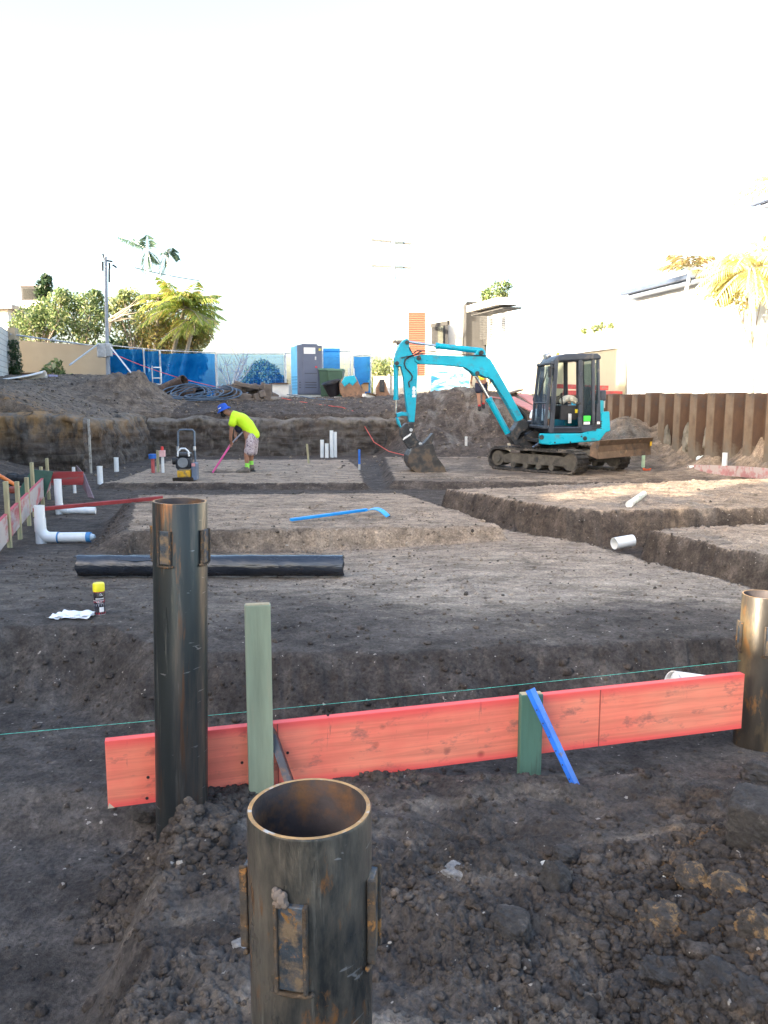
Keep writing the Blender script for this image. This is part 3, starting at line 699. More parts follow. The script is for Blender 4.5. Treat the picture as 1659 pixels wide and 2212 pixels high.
t = MB().add([(-.25,0,-.15),(.2,0,-.15),(.3,.1,.22),(-.02,.12,.25),(-.25,.03,-.15),(.2,.03,-.15),(.3,.13,.22),(-.02,.15,.25)], [(0,1,2,3),(7,6,5,4),(0,4,5,1),(1,5,6,2),(2,6,7,3),(3,7,4,0)]).build('green_sheet', mat('green_panel', (.03,.09,.06), .6))
t.location = at_y(66, 1052, 11.8); tag(t, 'dark green panel leaning behind the left red board', 'panel')

# ------------------------------------------------------------------ black film roll
rl = at_z(167, 1249, .17); x0, x1 = -2.32, -.31; ry = 5.98; zg = gz(-1.3, 5.9)+.083
FILM = mat('black_film', (.016,.021,.032), .22, 0, .3, 3, .5, 9, .02, stretch=(.5,2,2), spec=.7)
n, m_ = 70, 40; V = np.zeros((n, m_, 3))
for i in range(n):
    for j in range(m_):
        a = 2*math.pi*j/(m_-1)+.9; rr = .084-.010*j/(m_-1)
        V[i,j] = (x0+(x1-x0)*i/(n-1)+.006*math.sin(j*.8), ry+rr*math.cos(a), zg+rr*math.sin(a))
ph = V.reshape(-1,3); dr = .0035*fbm(ph[:,0]*5+ph[:,2]*3, np.arctan2(ph[:,2]-zg, ph[:,1]-ry)*1.6, 3)+.002*fbm(ph[:,0]*16, ph[:,2]*20, 2)
an = np.arctan2(ph[:,2]-zg, ph[:,1]-ry); ph[:,1] += dr*np.cos(an); ph[:,2] += dr*np.sin(an)
I = np.arange(n*m_).reshape(n, m_); Q = np.stack([I[:-1,:-1].ravel(), I[1:,:-1].ravel(), I[1:,1:].ravel(), I[:-1,1:].ravel()], 1)
t = thing('plastic_film_roll', 'long roll of shiny black plastic film lying behind the tall pipe', 'film roll', (0,0,0))
np_mesh('film', ph, Q, FILM, t)
sp = []
for k in range(180):
    a = k*.35; rr = .076*(1-k/200); sp.append((x1-.004+.003*math.sin(k*.7), ry+rr*math.cos(a), zg+rr*math.sin(a)))
MB().tube(sp, .0035, 4).build('layered_end', mat('film_layers', (.02,.02,.022), .6), t)
MB().cyl((x0+.01,ry,zg), (x1-.012,ry,zg), .072, n=24).build('core', mat('film_core', (.012,.012,.013), .7), t, True)
MB().add([(x0-.03,ry-.02,zg+.0795),(x0+.45,ry-.075,zg+.05),(x0+.9,ry-.045,zg+.078),(x0+.95,ry-.02,zg+.083),(x0,ry+.01,zg+.083)], [(0,1,2,3,4)]).build('loose_flap', FILM, t)

# ------------------------------------------------------------------ spray can, paper
cz = gz(-1.677, 4.6)+.004
t = thing('spray_can', 'marking paint spray can with a yellow cap beside the white paper', 'spray can', (-1.677, 4.6, cz), R(12))
r = .032
MB().lathe([(0,0),(r-.002,0),(r,.003),(r,.006)], (0,0,0), 32).build('base_rim', GALV, t, True)
MB().lathe([(r,.006),(r,.138),(r-.003,.145)], (0,0,0), 32).build('body', mat('can_black', (.03,.028,.035), .3, .2, .1), t, True)
MB().lathe([(r+.0012,.142),(r+.0018,.148),(r+.0016,.183),(r-.002,.190),(r-.012,.192),(0,.192)], (0,0,0), 32).build('cap', mat('yellow_cap', (.82,.74,.03), .4, 0, .03), t, True)
def band(z0, z1, a0, a1, m, nm, rr=r+.0004):
    b = MB(); k = 14; vs = []
    for z in (z0, z1):
        for i in range(k+1):
            a = R(a0+(a1-a0)*i/k-90); vs.append((rr*math.cos(a), rr*math.sin(a), z))
    b.add(vs, [(i, i+1, k+2+i, k+1+i) for i in range(k)]); return b.build(nm, m, t, True)
lr = mat('label_red', (.45,.03,.06), .4); lg_ = mat('label_grey', (.22,.24,.30), .4); lw = mat('label_white', (.8,.8,.82), .4)
band(.007,.018,-180,180,lr,'red_band'); band(.076,.092,-180,180,lr,'red_band'); band(.056,.068,-180,180,lg_,'grey_band'); band(.136,.141,-180,180,lr,'red_band')
band(.021,.050,5,55,lw,'barcode_panel')
MB().add([],[])
for (z0, z1, a0, a1) in ((.097,.104,-30,58),(.087,.091,-70,60),(.079,.083,-20,40),(.070,.0725,-10,50),(.118,.121,12,45)):
    k = 0; a = a0
    while a < a1:
        wv = random.uniform(3, 7); band(z0, z1, a, min(a+wv, a1), lw, 'lettering', r+.0008); a += wv+1.6; k += 1
pts = [(r*1.03*math.sin(R(15+u*26)), -r*1.03*math.cos(R(15+u*26)), .126+.006*math.sin(u*5)) for u in np.linspace(0, 1, 9)]
MB().tube(pts, .0014, 5).build('bird_emblem', lw, t)
pp = at_z(158, 1330, .26); rng2 = np.random.default_rng(5)
PAPM = mat('paper', (.82,.86,.90), .8, 0, .03, 8, .1, dirt=(.16,.26,.55), dscale=14, dlo=.70, dhi=.74)
t = thing('folded_paper', '', 'paper', (pp.x, pp.y, gz(pp.x, pp.y)+.006))
for li, (ox, oy, oz, rt, sx_, sy_) in enumerate(((0,0,0,.05,.225,.13),(.012,.018,.009,-.06,.20,.10),(-.015,-.012,.005,.12,.21,.09))):
    n, m_ = 26, 14; V = np.zeros((n, m_, 3))
    for i in range(n):
        for j in range(m_):
            u = i/(n-1)-.5; v_ = j/(m_-1)-.5; xx_ = u*sx_; yy_ = v_*sy_+.006*math.sin(u*23+li)
            V[i,j] = (ox+xx_*math.cos(rt)-yy_*math.sin(rt), oy+xx_*math.sin(rt)+yy_*math.cos(rt), oz+.004+.004*math.sin(u*19+v_*6+li)+.006*abs(math.sin(u*5+v_*3+li*2)))
    I = np.arange(n*m_).reshape(n, m_); Q = np.stack([I[:-1,:-1].ravel(), I[1:,:-1].ravel(), I[1:,1:].ravel(), I[:-1,1:].ravel()], 1)
    q_ = np_mesh('sheet', V.reshape(-1,3), Q, PAPM, t); sm = q_.modifiers.new('s', 'SOLIDIFY'); sm.thickness = .0012
tag(t, 'crumpled white folded paper plan lying beside the spray can', 'paper')

# ------------------------------------------------------------------ blue mattock like tool
b0 = at_z(628, 1127, .27); b1 = at_z(792, 1105, .29); b2 = at_z(838, 1121, .26)
t = thing('blue_tool', 'blue long handled tool with a curved flat head on the middle pad', 'hand tool', b0)
MB().bar((0,0,.02), b1-b0+Vector((0,0,.02)), .045, .03).build('handle', mat('bright_blue', (.0,.27,.72), .4, 0, .1), t, False, .006)
hp = [b1-b0+Vector((-.08,.0,.03))]; 
P0 = b1-b0; P1 = b2-b0
V = []
for k in range(9):
    u = k/8; p = P0.lerp(P1, u)+Vector((0,0,.06*math.sin(math.pi*u*.9)+.01)); wdt = .03+.05*(1-abs(u-.5))
    V += [p+Vector((-.02,-wdt/2-.01,0)), p+Vector((.02,wdt/2,0.01))]
b = MB(); nV = len(V); b.add(V+[v-Vector((0,0,.008)) for v in V], [(2*i,2*i+1,2*i+3,2*i+2) for i in range(8)]+[(nV+2*i+2,nV+2*i+3,nV+2*i+1,nV+2*i) for i in range(8)]+[(2*i,2*i+2,nV+2*i+2,nV+2*i) for i in range(8)]+[(2*i+1,nV+2*i+1,nV+2*i+3,2*i+3) for i in range(8)])
b.build('curved_head', mat('light_blue', (.03,.36,.75), .35), t, True)
# ------------------------------------------------------------------ excavator
TEAL = mat('teal_paint', (.0,.36,.50), .36, .05, .10, 2.5, .08, dirt=(.07,.19,.24), dscale=6, dlo=.56, dhi=.72, dirt2=(.55,.62,.6), d2scale=14, d2lo=.705, d2hi=.72)
CABM = mat('cab_grey_paint', (.035,.045,.065), .42, .1, .15, 5, .1, dirt=(.13,.12,.11), dscale=6, dlo=.56, dhi=.72)
TRK = mat('track_rubber_muddy', (.035,.032,.03), .8, 0, .3, 8, .4, dirt=(.13,.11,.09), dscale=4, dlo=.46, dhi=.62)
FRM = mat('track_frame_muddy', (.10,.09,.075), .8, .1, .25, 5, .4, dirt=(.05,.045,.04), dscale=6)
BLD = mat('blade_worn_steel', (.15,.10,.068), .6, .3, .25, 4, .3, dirt=(.06,.05,.045), dscale=5, dlo=.55, dhi=.68, dirt2=(.27,.17,.1), d2scale=8)
BKT = mat('bucket_worn_steel', (.065,.06,.058), .5, .4, .3, 4, .3, dirt=(.135,.098,.068), dscale=4, dlo=.5, dhi=.62, dirt2=(.035,.035,.035), d2scale=5, d2lo=.56, d2hi=.64)
CHR = mat('chrome_rod', (.7,.72,.74), .15, .95, .03)
GLS, nt_, b_, o_ = new_mat('cab_glass')
b_.inputs['Base Color'].default_value = (.04,.07,.09,1); b_.inputs['Roughness'].default_value = .04
tr_ = N(nt_, 'ShaderNodeBsdfTransparent'); tr_.inputs[0].default_value = (.50,.60,.60,1)
ms_ = N(nt_, 'ShaderNodeMixShader'); ms_.inputs[0].default_value = .32
nt_.links.new(tr_.outputs[0], ms_.inputs[1]); nt_.links.new(b_.outputs[0], ms_.inputs[2]); nt_.links.new(ms_.outputs[0], o_.inputs[0])

EC = Vector((3.80, 17.47, .0)); EA = R(186)
ex = thing('excavator', 'turquoise mini excavator with dark cab resting its bucket on the dirt', 'excavator', EC, EA)
Mi = (Matrix.Translation(EC) @ Matrix.Rotation(EA, 4, 'Z')).inverted()
Fw = Vector((math.cos(EA), math.sin(EA), 0)); Sw = Vector((-math.sin(EA), math.cos(EA), 0))
def exl(px, py, Y):          # pixel -> local (X,Z) on the machine's own vertical plane at local Y
    d = ray(px, py); o = Vector((0,0,EYE)); n = Sw; p0 = EC+Sw*Y
    t = (p0-o).dot(n)/d.dot(n); l = Mi @ (o+d*t); return (l.x, l.z)
def c1(x, y): return (849+.2*x, 717+.2*y)      # crop 1 -> photo
def c2(x, y): return (1128+.2*x, 743+.2*y)
def P1(pts, Y=0.0): return [exl(*c1(*p), Y) for p in pts]
def P2(pts, Y=.92): return [exl(*c2(*p), Y) for p in pts]
fn = lambda u, w, t: Vector((u, t, w))
def plate(nm, pts, y0, y1, m, parent=ex, bev=.012):
    return MB().prism(pts, fn, y0, y1).build(nm, m, parent, False, bev)
BY = 0.0
# boom
boom = plate('boom', P1([(225,265),(300,245),(700,262),(985,262),(1040,300),(1110,420),(1240,650),(1395,930),(1330,975),(1210,760),(1060,520),(960,455),(870,480),(830,430),(760,385),(560,362),(270,350),(222,315)]), -.13, .13, TEAL)
plate('boom_foot_plate', P1([(820,420),(880,395),(1010,430),(1000,500),(930,465),(880,480)]), -.16, .16, TEAL, boom)
plate('boom_lug', P1([(880,245),(900,195),(960,180),(990,215),(1000,262),(880,262)]), -.1, .1, TEAL, boom)
def pin(px, Y=BY, r=.045, w=.2, parent=ex, m=None, nm='pin'):
    u, z = P1([px])[0]; return MB().cyl((u,-w,z),(u,w,z), r, n=14).build(nm, m or DARKM, parent, True)
for q in ((265,285),(935,230),(890,450)): pin(q, parent=boom)
for q in ((145,115),(35,340)): pass
# arm
arm = plate('arm', P1([(110,90),(145,75),(168,95),(172,200),(215,255),(258,330),(258,480),(240,800),(225,975),(165,975),(135,760),(105,470),(80,375),(15,372),(10,290),(30,210),(70,130)]), -.105, .105, TEAL)
for q in ((145,118),(35,342),(275,288)): pin(q, w=.13, parent=arm)
dec = MB()
for k in range(9):
    u, z = P1([(218, 592+k*13)])[0]; u2, z2 = P1([(218, 600+k*13)])[0]
    dec.box((u, .107, (z+z2)/2), (.075 if k % 3 else .05, .003, .019))
dec.build('white_decal', WHITE, arm)
# cylinders
def cyl(nm, a, bb, c, rr, rc, y=0.0):   # a->bb barrel, bb->c rod (pixel in crop1)
    (ua,za),(ub,zb),(uc,zc) = P1([a,bb,c]); o = MB().cyl((ua,y,za),(ub,y,zb), rc, n=18).build(nm, TEAL, ex, True)
    MB().cyl((ub,y,zb),(uc,y,zc), rr, n=14).build('rod', CHR, o, True); 
    MB().cyl(Vector((ub,y,zb))-(Vector((ub-ua,0,zb-za)).normalized()*.06),(ub,y,zb), rc*1.12, n=18).build('gland', TEAL, o, True)
    return o
cyl('arm_cylinder', (960,205), (460,150), (150,105), .028, .06)
cyl('bucket_cylinder', (32,345), (32,735), (28,880), .026, .05)
cyl('boom_cylinder', (1240,1095), (1030,715), (895,480), .03, .066)
# linkage, coupler, bucket
plate('bucket_link', P1([(35,880),(90,862),(205,872),(222,905),(160,912),(90,905),(45,925)]), -.09, .09, TEAL)
plate('tipping_link', P1([(30,920),(55,930),(85,1020),(75,1035),(45,990)]), -.1, .1, TEAL)
cpl = plate('quick_coupler', P1([(75,1045),(130,985),(215,985),(225,1060),(245,1150),(300,1190),(290,1215),(160,1260),(100,1160),(75,1110)]), -.13, .13, DARKM)
for q in ((185,1055),(285,1205),(190,1272)): pin(q, w=.16, r=.035, parent=cpl, m=GALV)
dec = MB()
for k in range(6):
    u, z = P1([(108+k*14, 1150-k*9)])[0]; dec.box((u,.133,z), (.02,.004,.07), Matrix.Rotation(-.5, 3, 'Y'))
dec.build('white_lettering', WHITE, cpl)
bo = P1([(160,1265),(300,1215),(420,1165),(455,1240),(520,1400),(608,1528),(430,1552),(330,1550),(230,1500),(160,1440),(142,1370)])
MBk = MB()
# bucket: shell following outline (back side), open mouth facing the machine
shell = P1([(300,1215),(200,1250),(150,1330),(145,1400),(175,1460),(250,1515),(340,1552),(450,1550),(612,1530)])
inner = [(u-.0, z) for u, z in shell]
sv = []
for (u, z) in shell: sv += [Vector((u,-.36,z)), Vector((u,.36,z))]
b = MB(); nn = len(shell); b.add(sv, [(2*i,2*i+1,2*i+3,2*i+2) for i in range(nn-1)])
bk = b.build('bucket', BKT, ex, False); so = bk.modifiers.new('s','SOLIDIFY'); so.thickness = .03; so.offset = 0
for y in (-.37, .37):
    plate('side_plate', P1([(300,1212),(200,1248),(148,1330),(145,1400),(175,1462),(250,1517),(340,1554),(450,1552),(560,1538),(520,1440),(440,1330),(400,1200)]), y-.012, y+.012, BKT, bk, .004)
for k in range(5):
    y = -.32+.16*k; (u0,z0),(u1,z1) = P1([(520,1538),(628,1532)]); MB().bar((u0,y,z0+.02),(u1-.02,y,z1+.02), .06, .035).build('tooth', BKT, bk, False, .004)
plate('bucket_ears', P1([(240,1225),(330,1195),(420,1090),(445,1105),(400,1230),(300,1300)]), -.14, .14, BKT, bk)
# hoses
def hose(pts, y=.12, r=.014, nm='hose'):
    q = P1(pts); MB().tube([(u, y, z) for u, z in q], r, 8).build(nm, BLACKR, ex, True)
hose([(300,210),(230,250),(170,270),(125,300),(112,345),(130,395),(175,440),(200,480),(190,520),(160,545),(170,600)], .125)
hose([(455,215),(330,208),(250,205),(205,240),(180,200),(172,170)], .10)
hose([(1000,262),(700,250),(450,240),(330,235),(230,250),(80,285)], .14, .011)
for k, yy in enumerate((-.08, .0, .08)): hose([(1300,790),(1360,840),(1420,900),(1430,950),(1400,980),(1330,1000)], yy, .03)
# swing bracket
plate('swing_bracket', P1([(1330,960),(1400,940),(1440,990),(1430,1040),(1360,1090),(1320,1170),(1360,1215),(1500,1215),(1560,1160),(1560,1080),(1500,1070),(1440,1100),(1390,1230),(1290,1215),(1240,1130),(1270,1060),(1310,1010)]), -.17, .17, DARKM)
for k in range(4):
    q = P1([(1330,1170+k*12),(1380,1205+k*14),(1450,1200+k*12),(1520,1140+k*14),(1580,1130+k*14)]); MB().tube([(u,.1+.05*k,z) for u, z in q], .014, 6).build('hose', BLACKR, ex, True)
# house: turntable, frame, skirt, counterweight
MB().cyl((0,0,.50),(0,0,.66), .42, n=32).build('turntable', DARKM, ex, True)
MB().box((-.02,0,.67), (1.55,1.5,.06)).build('deck_plate', DARKM, ex, False, .01)
sk = P2([(195,968),(650,965),(722,930),(850,905),(862,735),(945,728),(955,940),(905,955),(840,1048),(300,1092),(195,1080)], .90)
plate('side_skirt', sk, .78, .90, TEAL, ex, .02)
plate('side_skirt', sk, -.90, -.78, TEAL, ex, .02)
X = [p[0] for p in sk]; xr = min(X)
cw = MB(); prof = []
for k in range(13):
    a = math.pi*(k/12)-math.pi/2; prof.append((xr+.24-.26*math.cos(a)*1.0, .88*math.sin(a)))
pz0, pz1 = .80, 1.50
vs_ = [(x,y,pz0+.1*(abs(y)<.9)) for x, y in prof]+[(x,y,pz1) for x, y in prof]
cw.add(vs_, [(i,i+1,13+i+1,13+i) for i in range(12)]+[(0,13,25,12)]+[tuple(range(13,26))]+[tuple(range(12,-1,-1))])
cw.build('counterweight', TEAL, ex, True)
MB().box((xr+.40,-.42,1.10), (.60,.9,.6)).build('engine_cover', TEAL, ex, False, .06)
MB().box((xr+.16,.70,1.60), (.14,.28,.22)).build('exhaust_box', CABM, ex, False, .03)
MB().box((.45,-.52,.88), (.5,.7,.36)).build('tank_cover', DARKM, ex, False, .05)
u, z = P2([(678,1020)], .9)[0]; MB().cyl((u,.88,z),(u,.906,z), .045, n=16).build('lifting_eye', DARKM, ex, True)
u, z = P2([(210,1008)], .9)[0]; MB().cyl((u,.88,z),(u,.906,z), .05, n=16).build('front_cap', DARKM, ex, True)
# cab
cab = MB().box((0,0,0), (.01,.01,.01))
L0, L1 = -.08, .90
def cpost(nm, a, bb, w=.07, d=.07, Ys=(L1-.035, L0+.035), m=CABM):
    for Y in Ys:
        (u0,z0),(u1,z1) = P2([a,bb], .90); MB().bar((u0,Y,z0),(u1,Y,z1), d, w).build(nm, m, cabo, False, .015)
(fb0, fb1, rb0, rt1) = P2([(300,965),(352,160),(840,905),(840,110)], .90)
fx0, fx1 = fb0[0], fb1[0]; rx = rt1[0]; zb = fb0[1]; zt = P2([(600,100)], .9)[0][1]
# front is forward of the side's front edge by the rounded corner
cabo = MB().prism([(fx0+.03, zb-.0), (rx, zb+.02), (rx, zb+.13), (fx0+.04, zb+.13)], fn, L0, L1).build('cab', CABM, ex, False, .02)
rf = MB().prism([(fx1+.02, zt-.17),(fx1-.05, zt-.06),(fx1-.22, zt-.01),(rx+.05, zt+.0),(rx-.03, zt-.05),(rx-.03, zt-.12)], fn, L0-.01, L1+.01).build('roof', CABM, cabo, False, .03)
cpost('front_pillar', (318,965), (372,170), .085, .09)
cpost('door_pillar', (632,950), (632,140), .07, .09)
cpost('rear_pillar', (775,905), (772,130), .06, .07)
cpost('back_pillar', (838,905), (826,130), .045, .06)
# door frame bars and sills
cpost('door_sill', (330,930), (640,925), .10, .06, (L1-.03,))
cpost('door_head', (370,160), (640,150), .06, .06, (L1-.03,))
cpost('rear_sill', (640,895), (845,895), .07, .06)
for Y in (L0+.1, (L0+L1)/2, L1-.12):
    pass
MB().box((rx,(L0+L1)/2,zb+.35), (.05,L1-L0,.5)).build('rear_panel', CABM, cabo, False, .01)
def pane(nm, c4): MB().add(c4, [(0,1,2,3)]).build(nm, GLS, cabo)
q = P2([(400,905),(605,905),(605,170),(410,175)], .885)
q2 = P2([(662,885),(745,880),(745,160),(668,165)], .885); pane('side_window', [(u,.885,z) for u, z in q2])
q2 = P2([(795,895),(835,895),(830,165),(795,160)], .885); pane('side_window', [(u,.885,z) for u, z in q2])
q2 = P2([(662,885),(745,880),(745,160),(668,165)], .885)
pane('rear_window', [(rx,L0+.06,zb+.6),(rx,L1-.06,zb+.6),(rx,L1-.06,zt-.18),(rx,L0+.06,zt-.18)])
fxa = fx0+.10; fxb = fx1+.04
GLF, g1, g2, g3 = new_mat('front_glass'); g2.inputs['Base Color'].default_value = (.05,.08,.12,1); g2.inputs['Roughness'].default_value = .06
g4 = N(g1, 'ShaderNodeBsdfTransparent'); g4.inputs[0].default_value = (.35,.45,.5,1); g5 = N(g1, 'ShaderNodeMixShader'); g5.inputs[0].default_value = .5; g1.links.new(g4.outputs[0], g5.inputs[1]); g1.links.new(g2.outputs[0], g5.inputs[2]); g1.links.new(g5.outputs[0], g3.inputs[0])
GLS_ = GLS; GLS = GLF
pane('front_window', [(fxa,L0+.06,zb+.15),(fxa,L1-.08,zb+.15),(fxb,L1-.08,zt-.25),(fxb,L0+.06,zt-.25)])
GLS = GLS_
pane('far_window', [(u,.0*0-.075,z) for u, z in q])
fp = MB()
for Y in (L0+.035, L1-.04): fp.bar((fxa-.0,Y,zb+.1),(fxb,Y,zt-.16), .06, .05)
fp.bar((fxb,L0,zt-.2),(fxb,L1,zt-.2), .1, .05); fp.bar((fxa+.0,L0,zb+.12),(fxa,L1,zb+.12), .12, .06); fp.bar((fxa-.04,L0,zb+.62),(fxa-.04,L1,zb+.62), .03, .025)
fp.build('front_frame', CABM, cabo, False, .01)
MB().cyl((fxb-.02,.62,zt-.02),(fxb+.10,.66,zt-.06), .05, .06, n=14).build('work_light', GALV, cabo, True)
MB().cyl((fxb-.33,.2,zt-.02),(fxb-.33,.2,zt+.05), .045, .035, n=12).build('beacon', mat('amber_plastic', (.8,.35,.05), .4), cabo, True)
u, z = P2([(700,805)], .9)[0]; MB().box((u,.905,z), (.145,.006,.11)).build('green_sticker', mat('sticker_green', (.05,.75,.06), .5, 0, .03), cabo)
u, z = P2([(697,855)], .9)[0]; MB().box((u,.905,z), (.13,.006,.055)).build('white_sticker', WHITE, cabo)
u, z = P2([(822,852)], .9)[0]; MB().box((u,.912,z), (.06,.006,.05)).build('white_sticker', WHITE, cabo)
# seat and controls
b = MB(); b.box((-.13,.42,zb+.38), (.42,.45,.13)); b.bar((-.30,.42,zb+.42),(-.42,.42,zb+.95), .42, .12)
b.build('seat', mat('seat_vinyl', (.05,.05,.055), .6), cabo, False, .03)
(u, z) = P2([(500,615)], .5)[0]
b = MB()
for k in range(9): b.ball((u-.14+.035*k, .5+.01*(k % 3), z+.06*math.sin(k*.4)), .07, 8, 6)
b.build('fleece_cover', mat('fleece', (.72,.68,.56), .95, 0, .1, 30, .5), cabo, True)
for Y in (.15,.70): b = MB(); b.box((.05,Y,zb+.42), (.35,.1,.3)); b.cyl((.16,Y,zb+.5),(.2,Y,zb+.78), .016, n=8); b.ball((.2,Y,zb+.8), .03, 8, 6); b.build('control_console', BLACKR, cabo, False, .01)
b = MB(); b.cyl((.42,.3,zb+.1),(.46,.3,zb+.62), .014, n=8); b.cyl((.42,.5,zb+.1),(.46,.5,zb+.62), .014, n=8); b.build('travel_lever', BLACKR, cabo, True)
b = MB(); b.box((.05,.82,zb+.30), (.07,.03,.2)); b.build('grey_manual_box', GALV, cabo, False, .01)
b = MB(); b.box((-.12,.78,zb+.45), (.09,.03,.08)); b.build('yellow_sticker', mat('sticker_yellow', (.75,.6,.03), .5), cabo)
b = MB(); b.cyl((fx1-.28,-.06,zb+.2),(fx1-.28,-.06,zt-.1), .014, n=8); b.cyl((fx1,-.06,zb+.62),(fx1-.7,-.06,zb+.60), .014, n=8); b.build('far_window_bar', BLACKR, cabo, True)
MB().tube([(fx1+.03,L1+.03,zb+.45),(fx1+.05,L1+.05,zb+.5),(fx1+.05,L1+.05,zb+1.0),(fx1+.03,L1+.03,zb+1.05)], .014, 8).build('grab_rail', CABM, cabo, True)
mr_ = MB(); mr_.tube([(fx1,L1,zt-.3),(fx1+.12,L1+.1,zt-.3)], .012, 6); mr_.box((fx1+.14,L1+.12,zt-.38), (.03,.12,.22)); mr_.build('mirror', BLACKR, cabo, False, .005)
u, z = P2([(618,640)], .9)[0]; MB().box((u+.02,L1+.01,z), (.10,.03,.05)).build('door_handle', BLACKR, cabo, False, .01)
for k in range(2): u, z = P2([(636,330+k*420)], .9)[0]; MB().box((u,L1+.004,z), (.06,.03,.09)).build('hinge', CABM, cabo, False, .006)
MB().bar((fxa-.01,.35,zb+.75),(fxb-.01,.55,zt-.3), .02, .015).build('wiper', BLACKR, cabo)
for k in range(5):
    MB().box((xr+.30+.0*k,.902,.93+.035*k), (.22,.008,.014)).build('vent_slot', BLACKR, ex)
for px_ in ((352,1065),(520,1062),(640,1000)):
    u, z = P2([px_], .9)[0]; MB().cyl((u,.895,z),(u,.91,z), .018, n=8).build('bolt_head', DARKM, ex, True)
u, z = P2([(880,640)], .6)[0]; MB().cyl((u,.55,z-.1),(u,.55,z+.16), .05, n=14).build('exhaust_pipe', GALV, ex, True)
# undercarriage
LA = R(126); U = Matrix.Rotation(LA, 3, 'Z')
def uc(a, b_, z): return U @ Vector((a, b_, z))
for side in (-1, 1):
    yc = side*.78; pts = []
    Lh, Hh = .93, .235; zc = .255
    for k in range(60):
        pass
    path = []
    for k in range(15): a = -math.pi/2+math.pi*k/14; path.append((Lh+Hh*math.cos(a), zc+Hh*math.sin(a)))
    for k in range(1, 9): path.append((Lh-2*Lh*k/9, zc+Hh-(.012*math.sin(math.pi*k/9*2)**2)))
    for k in range(15): a = math.pi/2+math.pi*k/14; path.append((-Lh+Hh*math.cos(a), zc+Hh*math.sin(a)))
    for k in range(1, 9): path.append((-Lh+2*Lh*k/9, zc-Hh))
    np_ = len(path); b = MB(); vs_ = []
    for (x, z) in path:
        c = Vector((max(-Lh, min(Lh, x)), z)); ix = Vector((max(-Lh,min(Lh,x)), zc)); dx = x-ix.x; dz = z-zc; l = math.hypot(dx, dz); k = (l-.035)/l
        for yy in (-.2, .2):
            vs_ += [uc(x, yc+yy, z), uc(ix.x+dx*k, yc+yy, zc+dz*k)]
    fs = []
    for i in range(np_):
        j = (i+1) % np_; a, c = 4*i, 4*j
        fs += [(a,c,c+2,a+2),(a+1,a+3,c+3,c+1),(a,a+1,c+1,c),(a+2,c+2,c+3,a+3)]
    trk = b.add(vs_, fs).build('track', TRK, ex, False)
    b = MB(); acc = 0; prev = Vector(path[-1]); step = .095
    per = [Vector(p) for p in path]+[Vector(path[0])]
    for p, q in zip(per, per[1:]):
        seg = (q-p).length; t_ = (step-acc) % step
        while t_ < seg:
            m_ = p.lerp(q, t_/seg); tg = (q-p).normalized(); nn_ = Vector((tg.y, -tg.x))
            c3 = uc(m_.x+nn_.x*.008, yc, m_.y+nn_.y*.008)
            X3 = uc(tg.x, 0, tg.y)-uc(0,0,0); Y3 = uc(0,1,0); Z3 = X3.cross(Y3)
            M3 = Matrix((X3, Y3, Z3)).transposed(); b.box(c3, (.045, .385, .03), M3); t_ += step
        acc = (acc+seg) % step
    tr = b.build('tread_lugs', TRK, trk); tag(tr, kind='stuff')
    b = MB(); pr = [(-.78,.16),(.80,.16),(.80,.36),(.55,.38),(-.6,.38),(-.78,.33)]
    b.prism(pr, lambda u_, w_, t_: uc(u_, t_, w_), yc-.13, yc+.13); fr = b.build('track_frame', FRM, ex, False, .015)
    MB().cyl(uc(-Lh,yc-.14,zc), uc(-Lh,yc+.14,zc), .165, n=24).build('sprocket', FRM, fr, True)
    MB().cyl(uc(-Lh,yc-.17,zc), uc(-Lh,yc+.17,zc), .09, n=20).build('travel_motor', FRM, fr, True)
    MB().cyl(uc(Lh,yc-.12,zc), uc(Lh,yc+.12,zc), .17, n=24).build('idler_wheel', FRM, fr, True)
    for xr_ in (-.5,-.17,.17,.5): MB().cyl(uc(xr_,yc-.15,.13), uc(xr_,yc+.15,.13), .065, n=14).build('track_roller', FRM, fr, True)
    MB().cyl(uc(0,yc-.1,.42), uc(0,yc+.1,.42), .045, n=12).build('carrier_roller', FRM, fr, True)
    MB().box(uc(.12,yc+side*.132,.27), (.06,.012,.09), U).build('frame_slot', BLACKR, fr)
b = MB(); b.box((0,0,.33), (1.1,1.3,.22), U); b.build('center_frame', FRM, ex, False, .03)
b = MB()
for yy in (-.38,.38): b.bar(uc(.4,yy,.33), uc(1.5,yy,.50), .09, .12)
arms = b.build('blade_arm', FRM, ex, False, .01)
b = MB(); bp = [(1.60,.36),(1.66,.37),(1.62,.50),(1.62,.62),(1.70,.735),(1.66,.74),(1.57,.62),(1.56,.48)]
b.prism(bp, lambda u_, w_, t_: uc(u_, t_, w_), -.98, .98); bl = b.build('dozer_blade', BLD, ex, False, .004)
MB().box(uc(1.665,.93,.60), (.012,.06,.09), U).build('yellow_mark', mat('yellow_mark', (.7,.42,.03), .6), bl)
for yy in (-.985,.985): MB().prism([(1.46,.42),(1.64,.37),(1.63,.50),(1.68,.73),(1.58,.72),(1.46,.6)], lambda u_, w_, t_: uc(u_, t_, w_), yy-.01, yy+.01).build('blade_end_plate', BLD, bl, False, .002)

